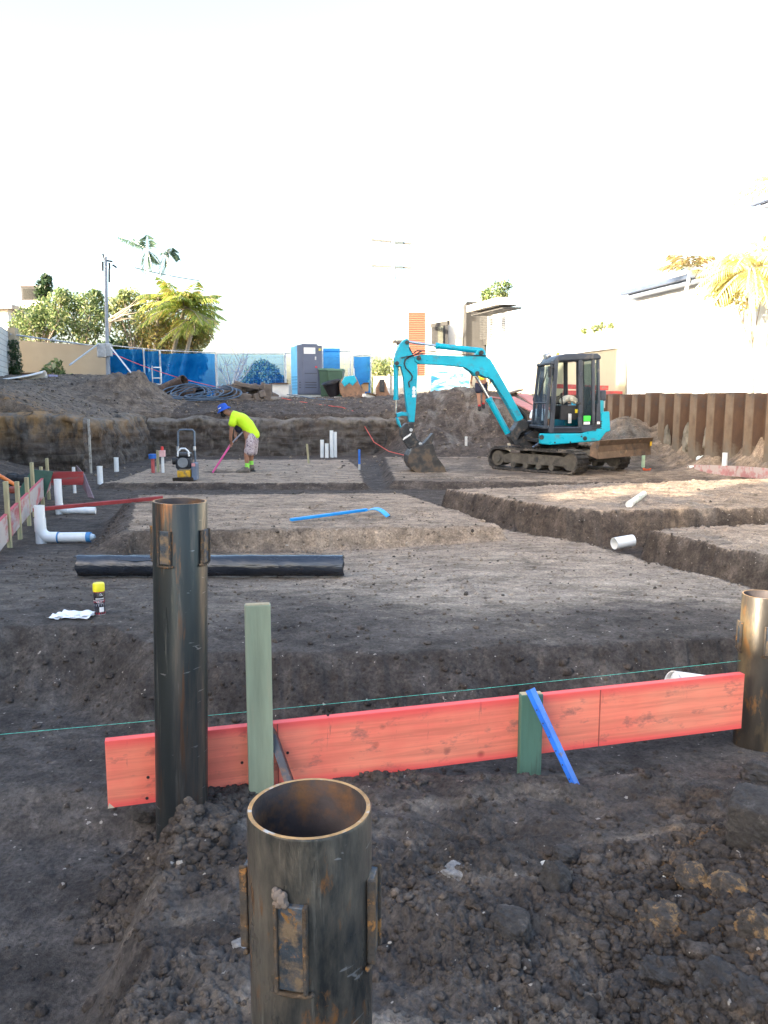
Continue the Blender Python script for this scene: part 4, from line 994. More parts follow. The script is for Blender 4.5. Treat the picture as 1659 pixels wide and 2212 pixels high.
# ------------------------------------------------------------------ people
def skin(name, m, parent, joints, bones, sub=1, root=0):
    """joints: list of (co, rx, ry)"""
    me = bpy.data.meshes.new(name); me.from_pydata([j[0] for j in joints], bones, []); me.update()
    o = bpy.data.objects.new(name, me); C.objects.link(o); o.parent = parent
    me.materials.append(m)
    md = o.modifiers.new('skin', 'SKIN'); md.use_smooth_shade = True
    if not me.skin_vertices: me.attributes
    lay = me.skin_vertices[0].data if me.skin_vertices else None
    if lay is None:
        bpy.context.view_layer.objects.active = o
        bpy.ops.object.modifier_remove(modifier='skin'); bpy.ops.object.modifier_add(type='SKIN'); lay = me.skin_vertices[0].data; o.modifiers[-1].use_smooth_shade = True
    for i, j in enumerate(joints):
        lay[i].radius = (j[1], j[2] if len(j) > 2 else j[1]); lay[i].use_root = (i == root)
    s = o.modifiers.new('sub', 'SUBSURF'); s.levels = sub; s.render_levels = sub
    return o
SKINM = mat('skin', (.34,.17,.11), .6, 0, .08, 10, .05)
HIVIS = mat('hivis_yellow', (.62,.95,.02), .7, 0, .05, 6, .25, 12, .02)
NAVY = mat('navy_cloth', (.018,.022,.045), .85, 0, .2, 8, .2, 14, .02)
BOOT = mat('work_boot', (.17,.145,.12), .8, 0, .25, 12, .2)
BEARD = mat('dark_beard', (.02,.016,.014), .9)
HATB = mat('blue_hat', (.012,.09,.5), .75, 0, .1)
SHORTS, snt, sb, so_ = new_mat('patterned_shorts')
vv = coords(snt, 'Object'); 
c = ramp(snt, noise(snt, vv, 7, 4, .6, 2.2), [(.40, (.30,.22,.24)), (.47, (.62,.55,.55)), (.55, (.36,.27,.30)), (.60, (.06,.045,.07)), (.66, (.55,.48,.48))])
snt.links.new(c, sb.inputs['Base Color']); sb.inputs['Roughness'].default_value = .85

WY = 18.3
def w(px, py, dy=0.0):
    p = at_y(px, py, WY+dy); return p-WO
WO = at_y(536, 1018, WY); WO.z = -.10
WO.z = gz(WO.x, WO.y)
pw = thing('person', 'person in lime shirt, blue hat and patterned shorts bending over a pink shovel', 'person', WO, 0)
dz = WO.z-at_y(536, 1021, WY).z
def w(px, py, dy=0.0):
    p = at_y(px, py, WY+dy); return (p.x-WO.x, p.y-WO.y, p.z-WO.z+dz)
J = [(w(544,938,.0), .135, .14),   #0 pelvis
     (w(530,915,.0), .13, .145),    #1 waist
     (w(512,898,.0), .15, .16),     #2 chest
     (w(502,893,.0), .09, .10),     #3 neck base
     (w(495,892,.0), .055, .06),   #4 neck
     (w(487,888,.0), .085, .08), #5 head
     (w(482,884,.0), .07, .07),  #6
     (w(505,899,-.19), .06, .06), (w(500,925,-.20), .046, .046), (w(498,944,-.16), .036, .036), (w(499,955,-.10), .028, .024), # 7-10 near arm
     (w(508,902,.18), .06, .06), (w(511,925,.20), .046, .046), (w(508,940,.10), .036, .036), (w(510,945,.02), .028, .024), # 11-14 far arm
     (w(539,950,-.10), .10, .10), (w(532,982,-.12), .062, .064), (w(534,1004,-.12), .045, .042), (w(534,1014,-.12), .042, .04), (w(519,1018,-.13), .035, .022), #15-19
     (w(546,950,.11), .10, .10), (w(543,982,.12), .062, .064), (w(542,1000,.13), .045, .042), (w(543,1009,.13), .042, .04), (w(530,1013,.13), .035, .022)]
Bn = [(0,1),(1,2),(2,3),(3,4),(4,5),(5,6),(2,7),(7,8),(8,9),(9,10),(2,11),(11,12),(12,13),(13,14),(0,15),(15,16),(16,17),(17,18),(18,19),(0,20),(20,21),(21,22),(22,23),(23,24)]
body = skin('body', SKINM, pw, J, Bn, 2)
S = [(w(541,933), .15, .15), (w(529,911), .145, .16), (w(511,897), .165, .175), (w(501,894), .10, .105), (w(505,901,-.20), .085, .085), (w(500,921,-.21), .062, .064), (w(508,904,.19), .085, .085), (w(511,922,.21), .064, .064)]
S = [(w(552,950), .15, .15), (w(546,937), .165, .16), (w(530,911), .165, .175), (w(512,897), .18, .19), (w(501,894), .11, .115), (w(505,901,-.20), .09, .09), (w(500,922,-.21), .07, .072), (w(508,904,.19), .09, .09), (w(511,922,.21), .07, .07)]
shirt = skin('shirt', HIVIS, pw, S, [(0,1),(1,2),(2,3),(3,4),(3,5),(5,6),(3,7),(7,8)], 2)
skin('dark_shirt_front', NAVY, pw, [(w(524,930,-.03), .115, .12), (w(515,924,-.02), .09, .11), (w(512,916,0), .06, .1)], [(0,1),(1,2)], 2)
skin('shorts', SHORTS, pw, [(w(542,928), .14, .15), (w(546,941), .165, .17), (w(542,954,-.09), .13, .13), (w(536,984,-.12), .118, .115), (w(548,954,.1), .13, .13), (w(544,984,.12), .115, .115)], [(0,1),(1,2),(2,3),(1,4),(4,5)], 2, 1)
hat = MB(); hc = Vector(w(482,881))
Mh = Matrix.Rotation(R(-25), 3, 'Y')
pr = [(.165,-.05),(.16,-.035),(.115,.0),(.11,.06),(.085,.10),(.0,.115)]
hv = []
for r_, z_ in pr:
    for k in range(20):
        a = 2*math.pi*k/20; hv.append(hc+Mh @ Vector((r_*math.cos(a), r_*math.sin(a), z_)))
hat.add(hv, [(i*20+k, i*20+(k+1)%20, (i+1)*20+(k+1)%20, (i+1)*20+k) for i in range(5) for k in range(20)])
ho = hat.build('bucket_hat', HATB, pw, True)
MB().box(hc+Mh @ Vector((-.05,-.105,.03)), (.06,.01,.02), Mh).build('hat_badge', WHITE, ho)
b = MB(); hd = Vector(w(486,890))
b.ball(hd+Vector((-.035,0,-.035)), .075, 12, 8, (.9,.95,1)); b.build('beard', BEARD, pw, True)
b = MB()
for s_ in (-1,1): b.ball(hd+Vector((-.075,.03*s_,.012)), .012, 8, 6)
b.build('eyes', BEARD, pw, True)
MB().ball(hd+Vector((-.098,0,-.008)), .018, 8, 6, (1,.8,1.3)).build('nose', SKINM, pw, True)
b = MB(); b.ball(hd+Vector((.01,-.088,.0)), .022, 8, 6, (.8,.4,1.3)); b.build('ear', SKINM, pw, True)
def hand(base, direction, side, parent, m=SKINM, grip=None, s=1.0):
    base = Vector(base); dr = Vector(direction).normalized(); sd_ = Vector(side).normalized(); up = dr.cross(sd_)
    Jn = [(base, .026*s, .02*s), (base+dr*.05*s, .036*s, .018*s)]; B_ = [(0,1)]
    for k, (off, ln) in enumerate(((-.026,.07),(-.009,.078),(.009,.074),(.025,.06))):
        r0 = base+dr*.075*s+sd_*off*s; i = len(Jn)
        Jn += [(r0, .0105*s), (r0+dr*ln*.4*s+up*.014*s, .0095*s), (r0+dr*ln*.55*s+up*.042*s, .0085*s), (r0+dr*ln*.3*s+up*.062*s, .007*s)]
        B_ += [(1,i),(i,i+1),(i+1,i+2),(i+2,i+3)]
    i = len(Jn); t0 = base+dr*.02*s+sd_*.03*s
    Jn += [(t0, .012*s), (t0+dr*.03*s+sd_*.018*s+up*.02*s, .011*s), (t0+dr*.045*s+up*.045*s, .009*s)]; B_ += [(0,i),(i,i+1),(i+1,i+2)]
    return skin('hand', m, parent, Jn, B_, 1)
hand(w(499,953,-.10), (-.1,.2,-1), (1,0,0), pw); hand(w(510,942,.0), (-.1,-.2,-1), (1,0,0), pw)
LIME = mat('lime_sock', (.35,.9,.12), .8)
for (a, bb, dy) in (((534,999),(534,1010),-.12), ((542.5,994),(543,1004),.13)):
    MB().tube([w(a[0],a[1],dy), w(bb[0],bb[1],dy)], [.052,.05], 14).build('sock', LIME, pw, True)
for (cx, cy, dy) in ((533,1013,-.12),(543,1008,.13)):
    c0 = Vector(w(cx, cy, dy)); b = MB()
    v_ = [c0+Vector((.07,0,-.02)), c0+Vector((.0,0,-.015)), c0+Vector((-.1,0,-.035)), c0+Vector((-.2,0,-.05)), c0+Vector((-.25,0,-.055))]
    b.tube(v_, [.045,.062,.055,.047,.02], 14); b.tube([c0+Vector((0,0,.06)), c0+Vector((0,0,-.02))], [.058,.062], 14)
    bt = b.build('boot', BOOT, pw, True)
    MB().prism([(.10,-.05),(-.27,-.05),(-.25,0.05),(.09,.05)], lambda u_, v2, t_: c0+Vector((u_, v2, t_)), -.095, -.07).build('boot_sole', BLACKR, bt, False, .01)
s0 = Vector(w(524,932,-.04)); s1 = Vector(w(499,958,-.07)); s2 = Vector(w(459,1020,-.15))
sh = thing('shovel', 'pink handled shovel held by the bending worker', 'shovel', WO, 0)
MB().cyl(s0, s1, .017, n=12).build('grey_shaft', mat('grey_shaft', (.35,.36,.45), .5), sh, True)
MB().cyl(s1, s2, .023, .021, n=12).build('pink_handle', mat('pink_handle', (.82,.12,.36), .45, 0, .05), sh, True)
dr_ = (s2-s1).normalized(); MB().prism([(-.09,-.02),(.09,-.02),(.10,.16),(.0,.22),(-.10,.16)], lambda u_, w_, t_: s2+dr_*w_+Vector((0,1,0))*u_+Vector((.8,0,.6))*t_, -.003, .003).build('blade', DARKM, sh, False)

tx_ = bpy.data.textures.new('folds', 'CLOUDS'); tx_.noise_scale = .16; tx_.noise_depth = 2
for o_ in pw.children:
    if o_.name.startswith(('shirt','shorts')):
        dm = o_.modifiers.new('folds', 'DISPLACE'); dm.texture = tx_; dm.strength = .055; dm.mid_level = .45
# second worker walking up the ramp, back to the camera
W2 = on_ground(1039, 889, 18); z2 = W2.z
p2 = thing('person', 'person in yellow shirt and navy shorts walking up the dirt ramp behind the boom', 'person', (W2.x, W2.y, z2), 0)
print('W2', W2)
k_ = 1.0
def q(x, y, z): return (x, y, z)
J = [(q(0,0,.98),.13,.10),(q(0,0,1.15),.13,.10),(q(0,0,1.38),.16,.11),(q(0,0,1.50),.07,.07),(q(0,.0,1.57),.055,.055),(q(0,.02,1.66),.08,.09),(q(0,.01,1.74),.07,.08),
     (q(-.19,0,1.44),.06,.06),(q(-.27,.0,1.16),.045,.045),(q(-.30,.06,.92),.035,.035),(q(-.30,.08,.86),.03,.025),
     (q(.19,0,1.44),.06,.06),(q(.26,.0,1.16),.045,.045),(q(.27,.06,.92),.035,.035),(q(.27,.08,.86),.03,.025),
     (q(-.09,0,.86),.09,.09),(q(-.08,.02,.50),.062,.062),(q(-.05,-.03,.12),.042,.042),(q(-.05,-.03,.06),.04,.04),(q(-.05,.1,.04),.035,.025),
     (q(.09,0,.86),.09,.09),(q(.10,.10,.52),.062,.062),(q(.08,.12,.2),.042,.042),(q(.08,.12,.12),.04,.04),(q(.08,.24,.09),.035,.025)]
Bn = [(0,1),(1,2),(2,3),(3,4),(4,5),(5,6),(2,7),(7,8),(8,9),(9,10),(2,11),(11,12),(12,13),(13,14),(0,15),(15,16),(16,17),(17,18),(18,19),(0,20),(20,21),(21,22),(22,23),(23,24)]
skin('body', SKINM, p2, J, Bn, 2)
YEL = mat('yellow_shirt', (.85,.72,.05), .75)
skin('shirt', YEL, p2, [(q(0,0,.88),.155,.125),(q(0,0,1.18),.15,.12),(q(0,0,1.38),.18,.13),(q(0,0,1.49),.08,.08),(q(-.20,0,1.44),.085,.085),(q(-.26,0,1.24),.065,.065),(q(.20,0,1.44),.085,.085),(q(.25,0,1.24),.065,.065)], [(0,1),(1,2),(2,3),(2,4),(4,5),(2,6),(6,7)], 2)
skin('shorts', NAVY, p2, [(q(0,0,.93),.168,.135),(q(-.09,0,.80),.115,.12),(q(-.09,.0,.52),.11,.11),(q(.09,0,.80),.115,.12),(q(.10,.06,.54),.11,.11)], [(0,1),(1,2),(0,3),(3,4)], 2)
MB().ball((0,-.01,1.70), .10, 14, 9, (.95,1,1)).build('hair', BEARD, p2, True)
hand((-.30,.08,.87), (0,.1,-1), (0,1,0), p2); hand((.27,.08,.87), (0,.1,-1), (0,-1,0), p2)
for (x, y, z) in ((-.05,-.03,.05),(.08,.12,.11)):
    b = MB(); b.tube([(x,y-.06,z),(x,y+.04,z),(x,y+.15,z-.01),(x,y+.2,z-.02)], [.045,.055,.05,.03], 12); b.tube([(x,y,z+.1),(x,y,z)], [.052,.055], 12); bt = b.build('boot', BLACKR, p2, True)
    MB().tube([(x,y,z+.15),(x,y,z+.08)], .048, 12).build('sock', mat('red_sock', (.5,.03,.04), .8), p2, True)
# third worker, crouching behind the machine
p3 = thing('person', 'person in white shirt and jeans half hidden behind the excavator cab', 'person', (3.98, 20.6, gz(3.98, 20.6)), 0)
JEAN = mat('jeans', (.09,.14,.25), .85)
J = [(q(.05,0,.75),.13,.11),(q(.03,0,.95),.13,.10),(q(0,0,1.18),.16,.11),(q(-.03,0,1.3),.07,.07),(q(-.05,.0,1.38),.055,.055),(q(-.08,.02,1.47),.08,.09),(q(-.09,.01,1.55),.07,.08),
     (q(-.17,-.05,1.2),.06,.06),(q(-.24,-.1,.95),.045,.045),(q(-.20,-.18,.74),.035,.035),(q(-.19,-.2,.68),.03,.025),
     (q(.17,0,1.2),.06,.06),(q(.22,.0,.95),.045,.045),(q(.2,-.06,.74),.035,.035),(q(.2,-.08,.68),.03,.025),
     (q(-.06,0,.65),.09,.09),(q(-.12,-.06,.36),.062,.062),(q(-.10,-.03,.1),.042,.042),(q(-.10,-.1,.04),.035,.025),
     (q(.12,0,.65),.09,.09),(q(.14,-.06,.36),.062,.062),(q(.12,.0,.1),.042,.042),(q(.12,-.1,.04),.035,.025)]
Bn = [(0,1),(1,2),(2,3),(3,4),(4,5),(5,6),(2,7),(7,8),(8,9),(9,10),(2,11),(11,12),(12,13),(13,14),(0,15),(15,16),(16,17),(17,18),(0,19),(19,20),(20,21),(21,22)]
skin('body', SKINM, p3, J, Bn, 2)
skin('shirt', mat('pale_shirt', (.62,.72,.82), .8), p3, [(q(.05,0,.78),.15,.13),(q(.0,0,1.17),.18,.13),(q(-.03,0,1.29),.08,.08),(q(-.18,-.05,1.2),.085,.085),(q(-.23,-.09,1.02),.065,.065),(q(.18,0,1.2),.085,.085),(q(.22,0,1.02),.065,.065)], [(0,1),(1,2),(1,3),(3,4),(1,5),(5,6)], 2)
skin('jeans', JEAN, p3, [(q(.05,0,.75),.15,.13),(q(-.06,0,.62),.11,.11),(q(-.12,-.06,.36),.085,.085),(q(-.10,-.03,.08),.065,.065),(q(.12,0,.62),.11,.11),(q(.14,-.06,.36),.085,.085),(q(.12,.0,.08),.065,.065)], [(0,1),(1,2),(2,3),(0,4),(4,5),(5,6)], 2)
MB().ball((-.09,.01,1.53), .10, 14, 9).build('hair', BEARD, p3, True)
hand((-.20,-.18,.72), (0,-.1,-1), (1,0,0), p3); hand((.2,-.06,.72), (0,-.1,-1), (-1,0,0), p3)

# ------------------------------------------------------------------ plate compactor
CP = at_z(394, 1046, -.13); CP.y += .25; CP.z = gz(CP.x, CP.y)
pc = thing('plate_compactor', 'petrol plate compactor with yellow belt guard and upright grey handle', 'plate compactor', CP, R(4))
pz = MB(); pz.prism([(-.30,.10),(-.27,.02),(-.2,.0),(.2,.0),(.27,.02),(.30,.10),(.27,.10),(.2,.03),(-.2,.03),(-.27,.10)], lambda u, w_, t_: Vector((t_, u, w_)), -.2, .2)
pz.build('base_plate', mat('plate_muddy', (.05,.04,.033), .8, .2, .3), pc, False, .008)
MB().box((0,-.06,.16), (.26,.22,.14)).build('belt_guard', mat('yellow_paint', (.68,.38,.02), .45, 0, .1, dirt=(.2,.15,.08), dscale=8), pc, False, .02)
MB().box((.20,-.02,.20), (.10,.3,.34)).build('grey_guard', mat('grey_paint', (.13,.17,.24), .5), pc, False, .02)
MB().box((.195,-.175,.34), (.07,.006,.06)).build('warning_label', mat('pink_label', (.7,.3,.3), .5), pc)
MB().box((-.02,.05,.36), (.30,.26,.22)).build('engine', mat('engine_black', (.03,.035,.045), .5, .2, .3), pc, False, .03)
MB().cyl((-.02,-.10,.38), (-.02,-.13,.38), .10, n=22).build('recoil_starter', mat('engine_grey', (.22,.24,.26), .5), pc, True)
MB().box((-.02,.05,.52), (.30,.24,.10)).build('fuel_tank', mat('tank_black', (.015,.016,.02), .35), pc, False, .035)
MB().cyl((-.17,.02,.40), (-.24,.02,.40), .07, n=16).build('air_filter', BLACKR, pc, True)
MB().tube([(-.12,-.08,.50),(-.11,-.08,.60),(-.05,-.08,.655),(.03,-.08,.655),(.09,-.08,.60),(.10,-.08,.50)], .018, 10).build('lifting_bar', mat('white_bar', (.75,.78,.8), .4), pc, True)
MB().tube([(-.17,.2,.18),(-.16,.22,.7),(-.155,.25,.97),(-.12,.25,1.01),(0,.25,1.015),(.13,.25,1.01),(.165,.25,.97),(.17,.22,.7),(.18,.2,.18)], .019, 10).build('handle', mat('handle_grey', (.13,.17,.22), .45, .2), pc, True)
for s_ in (-1,1): MB().cyl((.165*s_,.2,.60),(.165*s_,.2,.68), .03, n=10).build('handle_bracket', GALV, pc, True)
def ico(sub):
    import bmesh
    bm = bmesh.new(); bmesh.ops.create_icosphere(bm, subdivisions=sub, radius=1); V = np.array([v.co[:] for v in bm.verts]); Fq = np.array([[v.index for v in f.verts] for f in bm.faces]); bm.free(); return V, Fq
ICO4 = ico(4)
# ------------------------------------------------------------------ sheet piles along the right side
RUSTP0 = mat('sheet_pile_rust', (.15,.085,.05), .8, .1, .25, 3, .3, 30, .006, dirt=(.20,.155,.115), dscale=1.8, dlo=.45, dhi=.62, dirt2=(.045,.05,.06), d2scale=2.2, d2lo=.56, d2hi=.68, stretch=(1,1,.45))
def pile_material():
    m, nt, b, out = new_mat('sheet_pile_rust'); v = coords(nt, 'Object'); vs_ = coords(nt, 'Object', (1,1,.4))
    c = ramp(nt, noise(nt, vs_, 3, 7, .65), [(.3, (.045,.027,.02)), (.55, (.08,.045,.028)), (.75, (.115,.06,.032))])
    sx = N(nt, 'ShaderNodeSeparateXYZ'); nt.links.new(v, sx.inputs[0])
    pan = ramp(nt, math_n(nt, 'ABSOLUTE', sx.outputs[1]), [(.02, 1.0), (.09, 0.0)])
    if PILE_OUT: pan = ramp(nt, math_n(nt, 'ABSOLUTE', sx.outputs[1]), [(.165, 0.0), (.18, 1.0)])
    mud = ramp(nt, noise(nt, vs_, 2.2, 8, .7), [(.3, (.12,.075,.045)), (.5, (.185,.135,.09)), (.7, (.23,.185,.14))])
    c = mix(nt, math_n(nt, 'MULTIPLY', pan, ramp(nt, noise(nt, v, 1.6, 6, .6), [(.3, .35), (.6, 1.0)])), c, mud)
    c = mix(nt, ramp(nt, noise(nt, v, 2.0, 6, .6), [(.56, 0.0), (.66, .75)]), c, (.04,.042,.05))
    low = ramp(nt, math_n(nt, 'ADD', sx.outputs[2], math_n(nt, 'MULTIPLY', noise(nt, v, 2.5, 6, .7), 1.6)), [(.42, 1.0), (.60, 0.0)])
    mr = N(nt, 'ShaderNodeMapRange'); mr.inputs[1].default_value = 0; mr.inputs[2].default_value = 4.4; nt.links.new(math_n(nt, 'ADD', sx.outputs[2], math_n(nt, 'MULTIPLY', noise(nt, v, 2.5, 6, .7), 1.6)), mr.inputs[0])
    low = ramp(nt, mr.outputs[0], [(.50, .9), (.58, 0.0)])
    c = mix(nt, low, c, (.14,.12,.095))
    nt.links.new(c, b.inputs['Base Color']); b.inputs['Roughness'].default_value = .85; bump(nt, b, noise(nt, v, 25, 6, .7), .4, .01); return m
PILE_OUT = True
RUSTP = pile_material()
MUDP = mat('dried_clay', (.20,.18,.145), .95, 0, .3, 4, .8, 20, .03)
Aq = Vector((5.5, 24.0)); Bq = Vector((9.9, 3.9)); dirp = (Bq-Aq).normalized(); nrm = Vector((dirp.y, -dirp.x))
if nrm.x > 0: nrm = -nrm
tot = (Bq-Aq).length; per = .62; npile = int(tot/per); zt = 1.66
first = None
for i in range(npile):
    b = MB(); prof = [(0,0),(.16,0),(.24,.19),(.47,.19),(.55,0),(per,0)]; th = .012
    pts_o = [(u, v) for u, v in prof]; pts_i = [(u, v-th*1.6) for u, v in reversed(prof)]
    poly = pts_o+pts_i; h = zt+1.1
    base = Aq+dirp*(i*per)
    if first is None:
        t = thing('sheet_pile', 'rusty steel sheet pile at the far end of the retaining row beside the excavator', 'sheet pile', (base.x, base.y, -1.1), math.atan2(dirp.y, dirp.x), 'rusty sheet piles retaining the right side')
        s_ = -1 if Vector((-dirp.y, dirp.x)).dot(nrm) < 0 else 1
        vs_ = [Vector((u, s_*v, z)) for z in (0, h) for u, v in poly]; n = len(poly); m = len(prof)
        fs = [(k, (k+1)%n, n+(k+1)%n, n+k) for k in range(n)]+[(n+k, n+k+1, n+n-2-k, n+n-1-k) for k in range(m-1)]
        b.add(vs_, fs).build('profile', RUSTP, t)
        first = t
    else:
        lb = 'rusty corrugated steel sheet pile in the row retaining the right hand neighbour'
        t = dup(first, (base.x, base.y, -1.1+random.uniform(-.02,.02)), math.atan2(dirp.y, dirp.x), lb)
first['label'] = 'rusty corrugated steel sheet pile in the row retaining the right hand neighbour'
# concrete spill stuck to the piles
for (px, py, s) in ((1363,925,.22),(1402,935,.2),(1440,945,.24),(1484,950,.26),(1530,940,.24),(1620,948,.26),(1575,958,.24)):
    dd_ = ray(px, py); o = Vector((0,0,EYE)); n3 = Vector((nrm.x, nrm.y, 0)); p0 = Vector((Aq.x, Aq.y, 0))+n3*.10
    t_ = (p0-o).dot(n3)/dd_.dot(n3); P_ = o+dd_*t_
    g = np.random.default_rng(int(px)); V, fi = ICO4; V = V.copy(); o1 = g.random()*40
    d = 1+.5*fbm(V[:,0]*1.5+o1, V[:,2]*1.8+V[:,1], 3)+.18*fbm(V[:,0]*5+V[:,1]*4, V[:,2]*5+o1, 3); V = V*d[:,None]
    taper = (1.3-1.0*(V[:,2]+1)/2); W3 = np.stack([V[:,0]*taper*s*.62, V[:,1]*.07, V[:,2]*s*1.25], 1)
    e1 = np.array([dirp.x, dirp.y, 0]); e2 = np.array([nrm.x, nrm.y, 0]); W3 = W3[:,:1]*e1+W3[:,1:2]*e2+W3[:,2:]*np.array([0,0,1])
    o_ = np_mesh('concrete_spill', W3, fi, MUDP, None, True, 3); o_.location = P_; tag(o_, 'pale lump of dried concrete stuck to the rusty sheet piles', 'concrete', 'dried concrete lumps on the sheet piles')
# boards along the pile foot
def plank3(name, label, p, q, wd, th, m, cat='board', group=None, up=(0,0,1)):
    p = Vector(p); q = Vector(q); t = thing(name, label, cat, p, 0, group)
    MB().bar((0,0,0), q-p, th, wd, up).build('board', m, t, False, .004); return t
PINK = mat('weathered_pink_board', (.42,.20,.20), .8, 0, .15, 2, .3, stretch=(.6,2,2), dirt=(.45,.38,.36), dscale=2.4, dlo=.45, dhi=.55)
pa = at_y(1500, 1014, 16.6); pb = at_y(1590, 1018, 15.2); pc2 = at_y(1700, 1027, 13.6)
plank3('form_board', 'pink red form board on edge behind the white upright pipe', pa, pb, .2, .03, PINK, group='pink form boards at the foot of the sheet piles')
plank3('form_board', 'pink red form board running out of frame at the right edge', pb+Vector((.02,0,0)), pc2, .2, .03, PINK, group='pink form boards at the foot of the sheet piles')
# planks on the bank top behind the machine
def gq(px, py, y, dz=0): 
    v = at_y(px, py, y); return v
PB = mat('pink_plank', (.40,.17,.16), .8, 0, .2, 3, .3)
for (lb, a, b_, wd, m) in (('wide pink plank sliding down the ramp left of the cab', (1100,858,24.4), (1158,888,21.9), .34, PB), ('upper pink plank just left of the cab', (1130,852,24.8), (1180,885,22.3), .34, PB),
        ('brown board lying flat at the top of the ramp', (1092,852,25.2), (1125,842,26), .2, BLD), ('pink plank lying across the ramp top behind the boom', (1052,856,25.4), (1090,862,25.0), .2, PB)):
    p = at_y(*a); q = at_y(*b_); t = thing('plank', lb, 'plank', p, 0, 'old planks on the earth ramp'); ax = (q-p); e = ax.cross(Vector((0,0,1))).normalized()
    MB().bar((0,0,0), ax, wd, .04).build('plank', m, t, False, .004)
for (lb, a, b_) in (('red beam on top of the bank seen through the cab', (1200,834,25.2), (1305,838,22.9)), ('second red beam end resting on the bank right of the cab', (1225,848,24.6), (1335,850,22.2))):
    p = at_y(*a); q = at_y(*b_); t = thing('beam', lb, 'beam', p, 0, 'red timber beams stacked on the bank')
    MB().bar((0,0,0), q-p, .3, .13).build('beam', REDTIM, t, False, .006)
# ------------------------------------------------------------------ right hand house
WW = mat('white_render', (.80,.79,.75), .85, 0, .04, 1.2, .15, 40)
BEIGE = mat('beige_shade_render', (.40,.365,.27), .85, 0, .05, 1.0, .15, 40)  # beige wall, its shaded tone put into the base colour
TILE = mat('roof_tiles', (.42,.36,.31), .8, 0, .2, 4, .3)
FASC = mat('gutter_blue_grey', (.10,.13,.20), .45, .1, .1)
def HX(y, c): return c-.219*y
hs = thing('neighbour_house', 'white two storey house above the sheet piles with dark gutters', 'house', (HX(12,12), 12, 1.5), 0)
def wl(nm, c, y0, y1, z0, z1, th, m, parent, off=None):
    o = parent.location; xs = [(HX(y0,c), y0), (HX(y1,c), y1), (HX(y1,c)+th, y1+.2*th), (HX(y0,c)+th, y0+.2*th)]
    vs_ = [Vector((x, y, z))-o for z in (z0, z1) for x, y in xs]
    return MB().add(vs_, [(0,1,2,3),(7,6,5,4),(0,4,5,1),(1,5,6,2),(2,6,7,3),(3,7,4,0)]).build(nm, m, parent)
ws = wl('wall', 12.3, 4, 23.7, 1.5, 4.40, 7.0, WW, hs)
wu = wl('upper_wall', 14.2, 8, 20.6, 4.4, 6.25, 6.0, WW, hs)
def eave(c, y0, y1, z, parent, run, rise):
    o = parent.location; d2 = Vector((-.219,1,0)).normalized(); n2 = Vector((1,.219,0)).normalized()
    b = MB(); pa_ = Vector((HX(y0,c), y0, z)); pb_ = Vector((HX(y1,c), y1, z))
    b.bar(pa_-o, pb_-o, .13, .12); g = b.build('gutter', FASC, parent, False, .02)
    b = MB(); b.bar(pa_+n2*.26+Vector((0,0,-.10))-o, pb_+n2*.26+Vector((0,0,-.10))-d2*.25-o, .42, .10); b.build('soffit', mat('soffit_grey', (.28,.33,.42), .6), parent)
    up = Vector((0,0,rise))+n2*run; q4 = [pa_+Vector((0,0,.06)), pb_+Vector((0,0,.06)), pb_-d2*run*.9+up, pa_+up]
    q4 = [v-o for v in q4]; q5 = [v+Vector((0,0,-.12)) for v in q4]
    rf_ = MB().add(q4+q5, [(0,1,2,3),(7,6,5,4),(0,4,5,1),(1,5,6,2),(2,6,7,3),(3,7,4,0)]).build('roof', TILE, parent)
    return rf_
eave(11.95, 4, 23.5, 4.52, hs, 2.2, .75)
eave(13.85, 8, 21.0, 6.38, hs, 3.0, 1.1)
wd_ = MB(); 
# front boundary wall of the neighbour continuing towards the street
bw = thing('boundary_wall', 'long pale boundary wall running from the white house to the street', 'wall', (HX(28,12.1), 28, 1.5), 0)
wl('wall', 12.15, 23.9, 40, 1.5, 3.02, .22, BEIGE, bw)
wl('coping', 12.10, 23.9, 40, 3.02, 3.08, .32, WW, bw)
bw2 = thing('garden_wall', 'higher white garden wall stepping down behind the boundary wall', 'wall', (HX(28,13.0), 28, 1.5), 0)
wl('wall', 13.3, 24.2, 38, 1.5, 4.15, .25, WW, bw2)

# ------------------------------------------------------------------ foliage
def leaves(centres, radii, n, size, aspect=.45, droop=.2, seed=1, shell=.35, zflat=1.0):
    g = np.random.default_rng(seed); k = len(centres); ci = g.integers(0, k, n); c = np.array(centres)[ci]; r = np.array(radii)[ci]
    d = g.normal(size=(n,3)); d /= np.linalg.norm(d, axis=1)[:,None]; rad = (shell+(1-shell)*g.random(n)**.6)[:,None]*(r[:,None]); p = c+d*rad*np.array([1,1,zflat])
    a = g.normal(size=(n,3)); a[:,2] -= droop; a /= np.linalg.norm(a, axis=1)[:,None]
    nn = g.normal(size=(n,3))+d*.8+np.array([0,0,.5]); b = np.cross(a, nn); b /= np.linalg.norm(b, axis=1)[:,None]+1e-9
    s = size*(.6+.8*g.random(n))[:,None]; A_ = a*s; B_ = b*s*aspect
    V = np.stack([p-A_*.5, p-B_*.5+A_*.05, p+A_*.5, p+B_*.5+A_*.05], 1).reshape(-1, 3)
    return V, np.arange(n*4).reshape(n, 4)
GREY_BARK = mat('pale_bark', (.30,.26,.21), .9, 0, .3, 10, .5)
